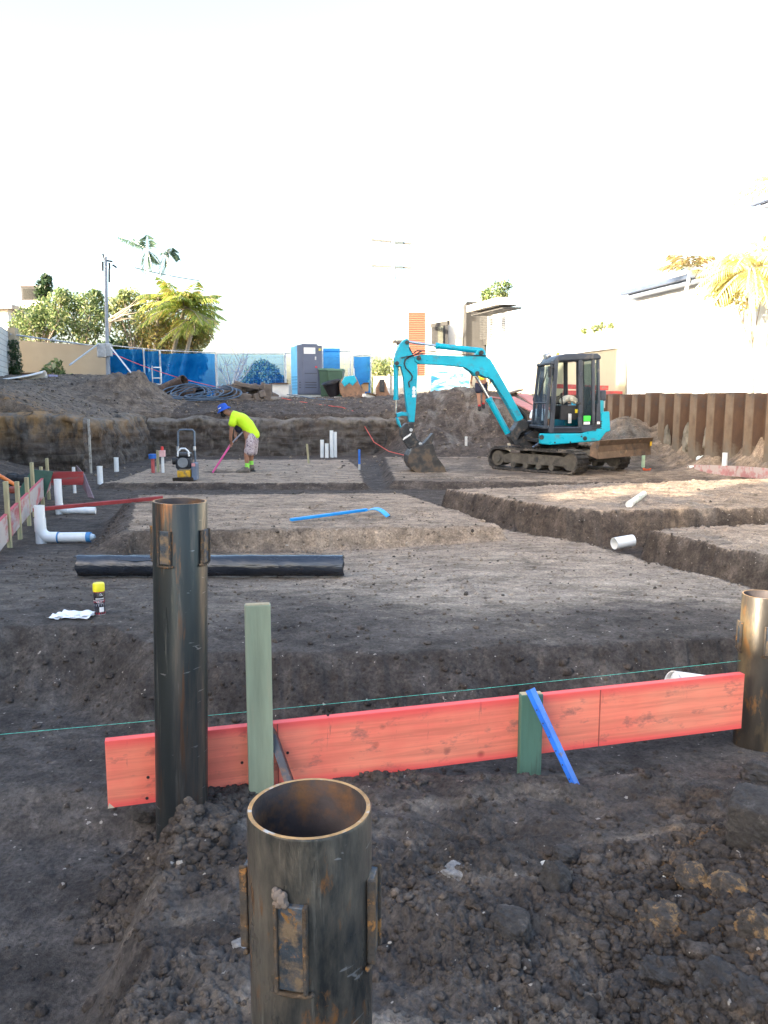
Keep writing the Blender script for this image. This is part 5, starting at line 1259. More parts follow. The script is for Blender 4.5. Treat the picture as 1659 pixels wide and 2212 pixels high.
def tree(name, label, cat, base, centres, radii, n, size, m, trunk_r=.12, seed=1, group=None, shell=.3, branches=True, droop=.2):
    base = Vector(base); t = thing(name, label, cat, base, 0, group)
    cs = [Vector(c)-base for c in centres]
    V, Q = leaves([tuple(c) for c in cs], radii, n, size, seed=seed, shell=shell, droop=droop)
    np_mesh('crown', V, Q, m, t, False)
    b = MB(); g = random.Random(seed)
    top = sum(cs, Vector())/len(cs); fork = Vector((top.x*.3, top.y*.3, top.z*.45))
    b.tube([Vector((0,0,-.3)), fork*.5+Vector((g.uniform(-.1,.1),0,0)), fork], [trunk_r, trunk_r*.85, trunk_r*.7], 9)
    for c, r in zip(cs, radii):
        mid = fork.lerp(c, .5)+Vector((g.uniform(-.15,.15), g.uniform(-.15,.15), -.1)); b.tube([fork, mid, c], [trunk_r*.5, trunk_r*.33, trunk_r*.15], 6)
        for k in range(4):
            e = c+Vector((g.uniform(-1,1), g.uniform(-1,1), g.uniform(-.3,1)))*r*.8; b.tube([mid, c.lerp(e, .4), e], [trunk_r*.2, trunk_r*.12, trunk_r*.05], 5)
    b.build('trunk', GREY_BARK, t, True)
    return t
def blobs(pxs, y, spread=1.0, seed=0):
    g = random.Random(seed); cs = []; rs = []
    for (px, py, r) in pxs:
        v = at_y(px, py, y+g.uniform(-spread, spread)); cs.append(tuple(v)); rs.append(r)
    return cs, rs
LG = leafmat('shrub_leaves', (.07,.12,.04), (.19,.26,.09), (.42,.42,.2))
LG2 = leafmat('sunny_leaves', (.12,.17,.06), (.30,.35,.13), (.5,.45,.22))
LDK = leafmat('dark_leaves', (.015,.035,.012), (.04,.08,.025))
PLM = leafmat('palm_leaves', (.20,.30,.06), (.50,.56,.14), (.62,.46,.16), .5)
PLD = leafmat('palm_leaves_dark', (.06,.12,.09), (.16,.24,.16))
YLW = leafmat('yellow_leaves', (.50,.48,.16), (.78,.72,.32), (.6,.45,.2))
TY = 36
cs, rs = blobs([(58,690,.65),(92,668,.55),(42,712,.6),(100,690,.7),(75,708,.7),(122,655,.6),(110,715,.7),(84,680,.5),(135,640,.4),(128,690,.6)], TY, .8, 1)
tree('shrub', 'leafy green shrub above the left end of the beige wall', 'shrub', at_z(80, 850, 2.2)*0+Vector((-15.2, TY, 2.0)), cs, rs, 4300, .16, LG, .1, 11, 'shrubs behind the beige wall')
cs, rs = blobs([(150,655,.6),(168,690,.7),(190,652,.5),(197,690,.7),(146,710,.7),(215,665,.5),(170,660,.45),(185,720,.7),(206,640,.35),(218,700,.6)], TY, .8, 2)
tree('shrub', 'thin stemmed green shrub just left of the power pole', 'shrub', (-13.4, TY, 2.0), cs, rs, 3600, .16, LG, .09, 12, 'shrubs behind the beige wall')
cs, rs = blobs([(250,660,.45),(262,690,.6),(285,645,.5),(302,670,.55),(275,715,.7),(310,700,.6),(268,640,.3)], TY, .8, 3)
tree('shrub', 'loose green shrub with bare pale twigs right of the power pole', 'shrub', (-11.0, TY, 2.0), cs, rs, 2600, .16, LG2, .08, 13, 'shrubs behind the beige wall')
cs, rs = blobs([(330,705,.7),(350,735,.7),(380,740,.65),(420,732,.6),(395,715,.6),(440,722,.45),(365,690,.6),(312,735,.6)], TY, .6, 4)
tree('shrub', 'browned sunlit bush under the yellow green palm', 'shrub', (-9.6, TY, 1.8), cs, rs, 5200, .16, leafmat('brown_leaves', (.24,.22,.07), (.50,.46,.16), (.6,.36,.14)), .1, 14, 'shrubs behind the beige wall')
cs, rs = blobs([(97,618,.45),(92,635,.4),(100,605,.3)], 40, .2, 5)
tree('tree', 'slim dark tree tip rising beside the black roof box', 'tree', (-17.3, 40, 2.0), cs, rs, 700, .2, LDK, .08, 15)
b = MB(); random.seed(21); o3 = at_y(232, 750, 35.2)
for k in range(9):
    p = at_y(238+random.uniform(-4,4), 690+random.uniform(-4,8), 35.2)-o3; q = at_y(300+random.uniform(-14,14), 640+k*7, 35.2+random.uniform(-.8,.8))-o3
    b.tube([p*0+Vector((.1,0,.5)), p, p.lerp(q,.5)+Vector((0,0,random.uniform(-.1,.15))), q], [.04,.03,.02,.008], 6)
t = b.build('bare_branches', mat('pale_twigs', (.50,.42,.32), .8), None, True, loc=o3); tag(t, 'pale bare branches fanning right of the power pole', 'branches')

def frond(b, leaf, p0, dirv, L, sag, n=26, ll=.45, g=random, lw=.05, hang=.35):
    d = Vector(dirv).normalized(); pts = []
    hz = Vector((d.x, d.y, 0)); 
    for k in range(n+1):
        u = k/n; pts.append(Vector(p0)+d*(L*u)+Vector((0,0,-sag*u*u*L)))
    b.tube(pts[::3], [.028*(1-.8*i/len(pts[::3])) for i in range(len(pts[::3]))], 5)
    for k in range(3, n+1):
        a = (pts[k]-pts[k-1]).normalized(); sd_ = a.cross(Vector((0,0,1)))
        if sd_.length < .05: sd_ = Vector((1,0,0))
        sd_.normalize(); l = ll*math.sin(math.pi*min(.97, .12+.85*k/n))*g.uniform(.85,1.1)
        for s_ in (-1,1):
            e = (sd_*s_+a*.75+Vector((0,0,-hang*g.uniform(.6,1.6)))).normalized(); wv = a*lw*.5
            m_ = pts[k]+e*l*.5; q = pts[k]+e*l+Vector((0,0,-l*.25))
            leaf.add([pts[k]-wv*.6, m_-wv, q, m_+wv], [(0,1,2,3)])
def palm(label, base, top, nf, L, m, seed, updir=.6, sag=.5, ll=.45, group=None, tr=.09, n=26, lw=.05):
    base = Vector(base); top = Vector(top)-base; g = random.Random(seed)
    t = thing('palm_tree', label, 'palm', base, 0, group); b = MB(); lf = MB()
    for k in range(nf):
        a = 2*math.pi*(k+g.uniform(-.3,.3))/nf*1.0; el_ = g.uniform(-.1, updir*1.6)
        frond(b, lf, top, (math.cos(a), math.sin(a), el_), L*g.uniform(.75,1.1), sag*g.uniform(.7,1.3), n, ll, g, lw)
    lf.build('fronds', m, t); b.tube([Vector((0,0,-.3)), top*.5+Vector((.05,0,0)), top], [tr*1.3, tr, tr*.8], 10)
    b.build('trunk', mat('palm_trunk', (.28,.24,.19) if group != 'palms beside the right hand white house' else (.7,.68,.62), .8, 0, .1, 8, .3), t, True); return t
GP = 'palms behind the blue fence at the left'
palm('full yellow green palm with arching fronds behind the blue fence', (-9.7,35,1.7), at_y(398,668,35), 38, 2.2, PLM, 3, 1.5, .5, .62, GP, .09, 30, .085)
palm('lower yellow palm at the right end of the left planting', (-9.0,34.6,1.7), at_y(418,700,34.6), 20, 1.6, PLM, 8, .6, .7, .5, GP)
palm('small yellow palm crown leaning toward the blown out sky', (-10.3,35.4,1.7), at_y(345,650,35.4), 12, 1.5, PLM, 10, 1.2, .7, .45, GP)
def tallpalm(label, bpx, tpx, y, frs, m, seed):
    base = Vector((at_y(bpx, 800, y).x, y, 1.7)); top = at_y(*tpx, y)-base; g = random.Random(seed)
    t = thing('palm_tree', label, 'palm', base, 0, GP); b = MB(); lf = MB()
    for (ex_, ey_, sag) in frs:
        e = at_y(ex_, ey_, y+g.uniform(-.6,.6))-base; d_ = e-top+Vector((0,0,sag*(e-top).length)); frond(b, lf, top, d_, d_.length, sag*(e-top).length/d_.length, 22, .5, g, .07, .5)
    lf.build('fronds', m, t); b.tube([Vector((0,0,-.3)), top*.5, top], [.1,.07,.06], 9); b.build('trunk', mat('white_palm_trunk', (.85,.85,.82), .7), t, True)
tallpalm('tall thin palm with a few drooping fronds above the power line', 322, (318,540), 38, [(255,512,.3),(290,515,.2),(318,508,.1),(330,590,.6),(312,595,.5),(345,570,.5)], PLD, 5)
tallpalm('tall thin palm with one dark curved frond right of its neighbour', 368, (362,545), 38.5, [(388,560,.9),(352,548,.5),(345,600,.6),(372,535,.1)], PLD, 6)
# right side palms leaning over the gutter
GPR = 'palms beside the right hand white house'
palm('brownish palm whose fronds cross the lower dark gutter', (7.1,21.0,1.5), at_y(1492,585,20.2), 15, 1.05, leafmat('dry_palm', (.16,.20,.08), (.62,.46,.20), (.35,.22,.10)), 31, 1.0, .5, .4, GPR, .05, 22, .035)
palm('big yellow palm at the right edge of the picture', (8.15,18.0,1.5), at_y(1622,585,17.0), 30, 1.35, YLW, 32, .9, .7, .42, GPR, .07, 24, .05)
palm('pale yellow palm tips high at the right edge by the upper gutter', (8.9,18.4,1.5), at_y(1672,400,17.4), 16, 1.0, YLW, 33, .8, .6, .32, GPR, .05, 20, .03)
cs, rs = blobs([(1575,620,.35),(1610,635,.45),(1645,600,.5),(1655,560,.5),(1590,590,.4),(1560,645,.2)], 17.6, .2, 6)
tree('shrub', 'yellow leafy branches hanging against the white wall at right', 'shrub', (7.9,17.3,1.5), cs, rs, 1500, .13, YLW, .03, 35)
cs, rs = blobs([(1262,714,.12),(1285,710,.14),(1300,705,.14),(1320,703,.12)], 25.6, .1, 7)
tree('creeper', 'low green creeper along the top of the garden wall', 'plant', (HX(25.6,13.2), 25.6, 3.9), cs, rs, 500, .09, LG2, .01, 36)
cs, rs = blobs([(1070,630,.6),(1050,640,.4),(1090,622,.5),(1085,645,.4)], 48, .4, 8)
tree('tree', 'small green tree top above the flat roofed street house', 'tree', (7, 50, 1.6), cs, rs, 900, .22, LG, .07, 37)
cs, rs = blobs([(565,800,.85),(550,811,.8),(583,808,.8),(565,822,1.1),(537,830,.7),(599,828,.75)], 60, 1, 9)
tree('tree', 'dark dome shaped tree seen through the blue fence cloth', 'tree', (-9.0, 60, 1.6), cs, rs, 7000, .2, LDK, .2, 38)
cs, rs = blobs([(270,790,1.4),(300,800,1.5),(340,790,1.6),(380,795,1.3),(405,785,1.0),(250,780,1.2)], 39, .6, 10)
tree('tree', 'broad dark tree mass showing through the left blue cloth', 'tree', (-12, 39, 1.6), cs, rs, 5000, .3, LDK, .2, 39)
b = MB(); random.seed(5); bb0 = at_y(500, 862, 48)
for k in range(9):
    q = at_y(random.uniform(455,545), random.uniform(760,800), 48)-bb0; m_ = Vector((q.x*.35, 0, q.z*.5)); b.tube([(0,0,0), (q.x*.1,0,q.z*.25), m_, q], [.10,.08,.05,.015], 6)
    for j in range(4):
        e = q+Vector((random.uniform(-.7,.7),0,random.uniform(-.2,.6))); b.tube([m_.lerp(q,.6), e], [.025,.008], 5)
t = b.build('bare_tree', mat('bare_tree_bark', (.12,.10,.09), .9), None, True, loc=bb0); tag(t, 'leafless tree behind the middle panel of the fence', 'tree')
cs, rs = blobs([(812,795,.6),(826,800,.6),(840,795,.6),(820,820,.6),(842,822,.6),(810,830,.5)], 44, .3, 12)
tree('hedge', 'clipped green hedge right of the blue fence', 'hedge', (0.0, 44, 1.62), cs, rs, 2600, .16, LG2, .05, 41)
# plants near the beige wall
cs, rs = blobs([(118,790,.30),(105,803,.28),(128,805,.30),(112,815,.3)], 32.2, .15, 13)
tree('weed', 'leafy green weed growing in front of the beige wall', 'plant', (at_y(116,830,32.2).x, 32.2, 2.1), cs, rs, 170, .26, LG, .015, 42)
cs, rs = blobs([(155,815,.14)], 32.2, .1, 14)
tree('weed', 'tiny green weed at the foot of the beige wall', 'plant', (at_y(155,830,32.2).x, 32.2, 2.1), cs, rs, 40, .16, LG, .008, 43)
cs, rs = blobs([(30,745,.22),(32,765,.24),(34,785,.26),(36,800,.28),(38,812,.26),(28,800,.2)], 31.0, .1, 15)
tree('creeper', 'dark green creeper growing up the corner post of the block wall', 'plant', (at_y(36,820,31).x, 31, 2.1), cs, rs, 1300, .1, LDK, .02, 44)

# ------------------------------------------------------------------ left boundary
CREAM = mat('cream_render', (.40,.34,.25), .9, 0, .06, .8, .15, 30, dirt=(.30,.27,.21), dscale=.8, dlo=.55, dhi=.75)
p = at_y(35, 735, 33); q = at_y(229, 748, 33)
t = thing('rendered_wall', 'plain beige rendered wall behind the left soil heap', 'wall', (p.x, 33, 1.6), 0)
MB().add([(0,0,0),(q.x-p.x,0,0),(q.x-p.x,0,q.z-1.6),(0,0,p.z-1.6),(0,.22,0),(q.x-p.x,.22,0),(q.x-p.x,.22,q.z-1.6),(0,.22,p.z-1.6)], [(0,1,2,3),(7,6,5,4),(0,4,5,1),(1,5,6,2),(2,6,7,3),(3,7,4,0)]).build('wall', CREAM, t)
q2 = at_y(175, 818, 32.8); MB().box((q2.x-p.x, -.1, .62), (2.0,.2,.35)).build('footing', mat('footing_concrete', (.36,.34,.30), .9), t)
BLK, bnt, bb_, bo_ = new_mat('painted_block')
br = N(bnt, 'ShaderNodeTexBrick'); br.inputs['Color1'].default_value = (.56,.56,.53,1); br.inputs['Color2'].default_value = (.48,.48,.46,1); br.inputs['Mortar'].default_value = (.25,.25,.24,1)
br.inputs['Scale'].default_value = 1; br.inputs['Brick Width'].default_value = .40; br.inputs['Row Height'].default_value = .2; br.inputs['Mortar Size'].default_value = .012
tc = N(bnt, 'ShaderNodeTexCoord'); sx = N(bnt, 'ShaderNodeSeparateXYZ'); cx = N(bnt, 'ShaderNodeCombineXYZ'); bnt.links.new(tc.outputs['Object'], sx.inputs[0]); bnt.links.new(sx.outputs[1], cx.inputs[0]); bnt.links.new(sx.outputs[2], cx.inputs[1]); bnt.links.new(cx.outputs[0], br.inputs['Vector'])
bnt.links.new(br.outputs['Color'], bb_.inputs['Base Color']); bb_.inputs['Roughness'].default_value = .9; bump(bnt, bb_, br.outputs['Fac'], -.6, .02)
pa = at_y(24, 820, 31.5); pn = at_y(-60, 840, 22)
t = thing('block_wall', 'white painted block wall at the far left edge', 'wall', (pa.x, 31.5, 1.7), 0)
dv = Vector((pn.x-pa.x, pn.y-31.5, 0)); zt_ = at_y(22, 716, 31.5).z-1.7
b = MB(); n2 = Vector((-dv.y, dv.x, 0)).normalized()*.2
if n2.x > 0: n2 = -n2
v8 = [Vector((0,0,0)), dv, dv+n2, n2]; v8 = v8+[v+Vector((0,0,zt_)) for v in v8]
b.add(v8, [(0,1,2,3),(7,6,5,4),(0,4,5,1),(1,5,6,2),(2,6,7,3),(3,7,4,0)]).build('wall', BLK, t)
MB().box((.12,.15,zt_/2+.05), (.3,.3,zt_+.2)).build('corner_post', CREAM, t)
# white house far left, black box on roof line
t = thing('left_house', 'sunlit white house half hidden at the left edge', 'house', (-22, 44, 1.6), 0)
q = at_y(28, 640, 42); hw = MB().box((-.5,0,2.2), (7.4,6,4.4)).build('wall', WW, t)
MB().box((1.6,-3.03,3.0), (1.2,.05,1.1)).build('window', mat('window_dark', (.06,.08,.10), .2), hw)
MB().box((-.5,0,4.5), (8.2,6.8,.2)).build('roof', TILE, t)
p = at_y(66, 632, 42)
t = thing('roof_dormer', 'black boxy upper window rising above the left shrubs', 'building', (p.x, 42, p.z-2.0)); MB().box((0,.6,1.0+.95), (.95,1.2,.70)).build('wall', mat('dormer_black', (.02,.02,.025), .4), t)
MB().box((0,0,1.95), (.75,.04,.5)).build('window', mat('dormer_glass', (.008,.01,.012), .1), t); MB().box((0,.6,.6), (1.0,1.2,2.0)).build('white_base', WW, t)
MB().box((0,.6,1.95+.37), (1.05,1.3,.06)).build('roof', mat('dormer_frame', (.10,.08,.08), .5), t)

# ------------------------------------------------------------------ poles
PG = mat('pole_grey', (.30,.33,.37), .7, .2, .15, 5, .2, stretch=(2,2,.3))
PY = 31.5; pb_ = at_y(233, 836, PY); pt = at_y(228, 555, PY)
t = thing('power_pole', 'slim grey power pole with meter box beside the beige wall', 'power pole', pb_, 0)
tp = pt-pb_; MB().tube([(0,0,-.5), tp*.5, tp], [.075,.07,.055], 12).build('pole', PG, t, True)
mb = MB().box(at_y(221,757,PY-.05)-pb_, (.34,.26,.52)).build('meter_box', GALV, t, False, .02); MB().box(at_y(236,756,PY-.05)-pb_, (.2,.22,.48)).build('side_box', GALV, t, False, .02)
def wire(name, a, bb, r, m, parent=None, sag=0):
    a = Vector(a); bb = Vector(bb); return MB().tube([a.lerp(bb, k/10)+Vector((0,0,-sag*4*(k/10)*(1-k/10))) for k in range(11)], r, 6).build(name, m, parent, True)
wire('brace', at_y(214,742,PY)-pb_, at_y(150,789,PY-3)-pb_, .03, GALV, t)
wire('brace', at_y(236,745,PY)-pb_, at_y(304,832,PY-2)-pb_, .03, GALV, t)
for (a, bb) in (((222,565),(222,585)),((231,563),(243,565)),((236,568),(237,580)),((243,572),(252,578)),((222,548),(226,560)),((236,580),(236,610))):
    wire('insulator', at_y(*a,PY)-pb_, at_y(*bb,PY+.1)-pb_, .035, DARKM, t)
t = wire('power_line', at_y(290,578,40), at_y(430,606,44), .022, mat('black_cable', (.02,.02,.02), .6), None, .05); tag(t, 'short stretch of black overhead cable in front of the tall palms', 'power line')
UY = 47
pb2 = Vector((at_y(850,700,UY).x, UY, 1.6)); top = at_y(846,505,UY).z-1.6
t = thing('utility_pole', 'white sunlit utility pole with two crossarms above the hedge', 'utility pole', pb2, 0)
MB().cyl((0,0,-.3),(0,0,top), .16, .12, n=14).build('pole', WHITE, t, True)
for (ly, ry) in ((518,527),(574,579)):
    l = at_y(802,ly,UY)-pb2; r_ = at_y(888,ry,UY)-pb2; ca = MB().bar(l, r_, .10, .10).build('crossarm', mat('crossarm_wood', (.11,.11,.105), .8), t)
    MB().box(l.lerp(r_,.82)+Vector((-.35,-.08,0)), (.62,.06,.14)).build('grey_bracket', mat('bracket_grey', (.07,.09,.10), .6), ca)
    for f in (.03,.3,.97): MB().cyl(l.lerp(r_,f)+Vector((0,0,.04)), l.lerp(r_,f)+Vector((0,0,.24)), .05, .03, n=8).build('insulator', mat('ceramic', (.5,.48,.45), .4), ca, True)
MB().cyl((.05,-.2,top-2.45),(.05,-.2,top-2.2), .1, n=10).build('street_light', GALV, t, True)
MB().ball((-.35,-.1,top-1.9), .1, 8, 6, (2,1,.5)).build('lamp_head', GALV, t, True)

# ------------------------------------------------------------------ street houses
SY = 50
def fbox(parent, nm, px0, py0, px1, py1, y, depth, m):
    a = at_y(px0, py0, y); c = at_y(px1, py1, y); o = parent.location
    return MB().box(Vector(((a.x+c.x)/2, y+depth/2, (a.z+c.z)/2))-o, (abs(c.x-a.x), depth, abs(a.z-c.z))).build(nm, m, parent)
GRW = mat('grey_render', (.045,.044,.043), .85, 0, .05); 
t = thing('street_house', 'modern white street house with grey panels and a cedar screen', 'house', (3, 52, 1.6))
hw = fbox(t, 'wall', 918, 668, 1062, 868, 53, 9, WW)
fbox(t, 'grey_panel', 1008, 652, 1046, 868, 50.5, 2.2, GRW)
TS, tnt, tb_, to_ = new_mat('cedar_slats')
wv = N(tnt, 'ShaderNodeTexWave'); wv.bands_direction = 'Z'; wv.inputs['Scale'].default_value = 2.4; wv.inputs['Distortion'].default_value = .2; tnt.links.new(coords(tnt), wv.inputs['Vector'])
cc = ramp(tnt, wv.outputs['Fac'], [(.1,(.11,.03,.02)),(.3,(.26,.075,.045)),(.9,(.34,.11,.06))]); tnt.links.new(cc, tb_.inputs['Base Color']); bump(tnt, tb_, wv.outputs['Fac'], .6, .03)
fbox(t, 'cedar_screen', 883, 675, 918, 845, 50, .4, TS)
wn = fbox(t, 'window_surround', 933, 698, 968, 745, 52.6, .5, mat('window_reveal', (.05,.05,.052), .6)); fbox(t, 'window', 946, 702, 957, 745, 52.5, .1, mat('pale_glass', (.14,.145,.12), .2))
rw = MB().bar(at_y(932,704,52.4)-t.location, at_y(970,697,49.5)-t.location, .12, .25).build('window_hood', GRW, t)
p = at_y(1030, 668, 47); q = at_y(1100, 650, 41)
MB().bar(p-t.location, q-t.location, 1.2, .35).build('white_eave', mat('eave_cream', (.8,.76,.66), .7), t)
MB().bar(p-t.location+Vector((.2,.3,-.3)), q-t.location+Vector((.2,.3,-.3)), 1.0, .08).build('eave_soffit', mat('soffit_dark', (.10,.10,.10), .7), t)
fbox(t, 'shutter_wall', 1046, 680, 1064, 745, 50.2, 2, GRW)
lv = MB(); o = t.location
for k in range(14):
    a = at_y(1037, 684+k*3.7, 48.8); c = at_y(1063, 682+k*3.7, 48.0); lv.bar(a-o, c-o, .06, .05)
tag(lv.build('louvre_slats', mat('louvre_dark', (.05,.05,.05), .6), t), kind='stuff')
lv = MB()
for k in range(20):
    a = at_y(1085, 668+k*3.9, 46.8); c = at_y(1090, 667+k*3.9, 46.0); lv.bar(a-o, c-o, .06, .05)
tag(lv.build('louvre_slats', mat('louvre_dark2', (.10,.10,.10), .6), t), kind='stuff')
fbox(t, 'wing_wall', 1064, 665, 1104, 860, 48, 3, WW)
t = thing('street_wall', 'low beige concrete wall along the street behind the arm', 'wall', (1, 42, 1.6)); fbox(t, 'wall', 898, 812, 935, 866, 40.5, .2, mat('street_wall_beige', (.5,.45,.38), .9)); fbox(t, 'pier', 929, 810, 937, 866, 40.3, .3, GRW)
t = thing('street_fence', 'pale panelled fence below the green hedge', 'fence', (0, 43, 1.6)); fbox(t, 'panel', 806, 812, 880, 868, 43, .12, mat('fence_pale', (.40,.38,.34), .9)); fbox(t, 'post', 838, 808, 842, 868, 42.9, .15, GALV)
t = thing('carport', 'dark carport roof edge peeking above the arm top', 'shed', (.6, 46, 1.6)); fbox(t, 'roof', 848, 735, 876, 740, 46, 2.0, DARKM); fbox(t, 'post', 852, 740, 856, 800, 46.1, .2, WW); fbox(t, 'window', 858, 748, 864, 765, 46.2, .1, GRW)
fbox(t, 'shade_wall', 885, 790, 905, 820, 46.5, .3, mat('shade_brown', (.16,.05,.04), .8))
# white van
VY = 38
a = at_y(931, 775, VY); c = at_y(1000, 866, VY)
t = thing('van', 'white delivery van parked in the street beyond the boom', 'van', ((a.x+c.x)/2, VY+1, 1.62))
wdt = c.x-a.x
b = MB(); b.prism([(-wdt/2,.35),(wdt/2,.35),(wdt/2,2.0),(-wdt/2+.18,2.0),(-wdt/2+.02,1.55)], lambda u,w_,t_: Vector((u,t_,w_)), -1, 2.6); vb = b.build('body', mat('van_white', (.85,.86,.88), .3, 0, .02), t, False, .06)
MB().box((-.35,-1.02,1.45), (.9,.04,.4)).build('rear_window', mat('van_glass', (.65,.70,.75), .1), t, False, .01)
MB().box((-.25,-1.02,1.78), (.5,.04,.16)).build('purple_sign', mat('van_purple', (.22,.16,.62), .5), t)
for x in (-wdt/2+.35, wdt/2-.35):
    for y in (-.4, 1.9): wh = MB().cyl((x,y-.0,.32),(x+.12,y,.32), .32, n=20).build('wheel', BLACKR, t, True)
for x in (-wdt/2+.12, wdt/2-.12): MB().box((x,-1.03,.95), (.1,.04,.3)).build('tail_light', mat('tail_red', (.5,.05,.05), .4), t)
MB().box((-.1,-1.03,.62), (.4,.03,.11)).build('number_plate', mat('plate_yellow', (.7,.55,.2), .5), t)
MB().box((0,-1.06,.45), (wdt*.9,.1,.12)).build('bumper', GALV, t, False, .02)

# ------------------------------------------------------------------ temporary fence with blue cloth
CL, cnt, cb, co_ = new_mat('blue_shade_cloth')
v = coords(cnt, 'Object'); nz = noise(cnt, v, 1.3, 6, .6, .4)
cc = ramp(cnt, nz, [(.35,(.0,.12,.46)),(.6,(.01,.22,.66))])
tl = N(cnt, 'ShaderNodeBsdfTranslucent'); cnt.links.new(cc, tl.inputs[0]); df = N(cnt, 'ShaderNodeBsdfDiffuse'); cnt.links.new(cc, df.inputs[0]); tp_ = N(cnt, 'ShaderNodeBsdfTransparent'); tp_.inputs[0].default_value = (.16,.5,1,1)
m1 = N(cnt, 'ShaderNodeMixShader'); m1.inputs[0].default_value = .5; cnt.links.new(df.outputs[0], m1.inputs[1]); cnt.links.new(tl.outputs[0], m1.inputs[2])
m2 = N(cnt, 'ShaderNodeMixShader'); m2.inputs[0].default_value = .42; cnt.links.new(m1.outputs[0], m2.inputs[1]); cnt.links.new(tp_.outputs[0], m2.inputs[2]); cnt.links.new(m2.outputs[0], co_.inputs[0])
bpyo = []
FY = 33.6
def cloth(parent, x0, x1, z0, z1, y, nm='cloth', m=None, seed=0, top=0.0):
    n, k = max(8, int((x1-x0)/.12)), 16; X_ = np.linspace(x0, x1, n); Z_ = np.linspace(0, 1, k); XX, ZZ = np.meshgrid(X_, Z_, indexing='ij')
    Yd = .05*fbm(XX*1.4+seed, ZZ*2.2, 3)+.02*fbm(XX*5+seed, ZZ*6, 2); zz_ = z0+(z1-z0)*ZZ+top*np.cos(XX*2.2)*.5*ZZ
    V = np.stack([XX, y+1.6*Yd, zz_+.03*fbm(XX*2+seed, ZZ*0+seed, 2)*ZZ], -1).reshape(-1, 3); I = np.arange(n*k).reshape(n, k); Q = np.stack([I[:-1,:-1].ravel(), I[1:,:-1].ravel(), I[1:,1:].ravel(), I[:-1,1:].ravel()], 1)
    return np_mesh(nm, V, Q, m or CL, parent)
def panel(label, px0, px1, pyt0, pyt1, y, cl=True, seed=0, cx0=None, cx1=None, cz0=.02, cz1=None, clm=None):
    a = at_y(px0, pyt0, y); c = at_y(px1, pyt1, y); zb_ = 1.62; t = thing('temporary_fence', label, 'fence', (a.x, y, zb_), 0, 'temporary fence panels along the street')
    W_ = c.x-a.x; H0 = a.z-zb_; H1 = c.z-zb_
    for x, h in ((0,H0),(W_,H1)): MB().cyl((x,0,-.1),(x,0,h), .03, n=10).build('post', GALV, t, True)
    MB().cyl((0,0,H0-.02),(W_,0,H1-.02), .022, n=8).build('top_rail', GALV, t, True)
    MB().cyl((0,0,.15),(W_,0,.15), .02, n=8).build('bottom_rail', GALV, t, True)
    b = MB(); k = 1
    while k*.3 < W_: b.cyl((k*.3,0,.15),(k*.3,0,min(H0,H1)-.03), .004, n=4, caps=False); k += 1
    for j in range(1, 7): b.cyl((0,.0,.15+j*.3),(W_,.0,.15+j*.3), .004, n=4, caps=False)
    tag(b.build('wire_mesh', GALV, t), kind='stuff')
    if cl: cloth(t, .03 if cx0 is None else cx0*W_, W_-.03 if cx1 is None else cx1*W_, cz0, (min(H0,H1)-.05) if cz1 is None else cz1, -.05, m=clm, seed=seed)
    return t
panel('blue cloth fence panel between the power pole and the small white gate', 236, 310, 745, 752, FY, seed=1)
panel('blue cloth fence panel behind the small white gate', 311, 345, 752, 756, FY+.1, seed=2)
panel('wide blue cloth fence panel behind the dark log and hoses', 346, 466, 756, 761, FY, seed=3)
CLP, a1_, a2_, a3_ = new_mat('pale_shade_cloth'); a1_.nodes.clear(); 
out = N(a1_, 'ShaderNodeOutputMaterial'); tpp = N(a1_, 'ShaderNodeBsdfTransparent'); tpp.inputs[0].default_value = (.62,.86,1,1); tdd = N(a1_, 'ShaderNodeBsdfTranslucent'); tdd.inputs[0].default_value = (.02,.25,.85,1)
mm = N(a1_, 'ShaderNodeMixShader'); mm.inputs[0].default_value = .28; a1_.links.new(tpp.outputs[0], mm.inputs[1]); a1_.links.new(tdd.outputs[0], mm.inputs[2]); a1_.links.new(mm.outputs[0], out.inputs[0])
panel('middle fence panel with thin blue cloth against the bright sky', 468, 615, 763, 763, FY, seed=4, clm=CLP, cz0=.2)
panel('open wire fence panel just left of the portable toilet', 617, 690, 762, 760, FY+1.0, cl=False)
panel('fence panel with a square of blue cloth right of the portable toilet', 697, 757, 758, 758, FY, seed=5, cx0=.02, cx1=.62, cz0=1.1, cz1=2.0)
panel('narrow fence panel with bunched blue cloth by the spare buckets', 763, 801, 768, 765, FY-.6, seed=6)
t = thing('small_gate', 'small white tube gate leaning at the blue fence', 'gate', at_y(330, 830, FY-.3)); MB().tube([(0,0,0),(.32,0,0),(.36,0,.05),(.36,0,.62),(.32,0,.68),(.05,0,.68)], .022, 10).build('frame', WHITE, t, True); MB().cyl((0,0,.25),(.36,0,.25), .018, n=8).build('rail', WHITE, t, True); MB().cyl((0,0,-.1),(0,0,.75), .024, n=8).build('upright', GALV, t, True)
t = wire('fence_rail', at_y(22,722,31.5), at_y(236,752,FY), .035, GALV); tag(t, 'galvanised rail running along above the beige wall', 'rail')
t = thing('street_cloth', 'blue and white printed cloth on the low barrier behind the second worker', 'banner', (at_y(975,830,36).x, 36, 1.62)); 
BW, q1, q2_, q3 = new_mat('printed_cloth'); cc = ramp(q1, noise(q1, coords(q1, 'Object', (1,1,2.5)), 1.6, 5, .6, 1.2), [(.42,(.9,.93,.95)),(.5,(.25,.62,.85)),(.62,(.02,.25,.65))]); q1.links.new(cc, q2_.inputs['Base Color']); q2_.inputs['Roughness'].default_value = .8
cloth(t, -.9, .8, .0, 1.45, 0, m=BW, seed=9); 
for x in (-.9,.8): MB().cyl((x,.05,-.1),(x,.05,1.5), .03, n=8).build('post', GALV, t, True)

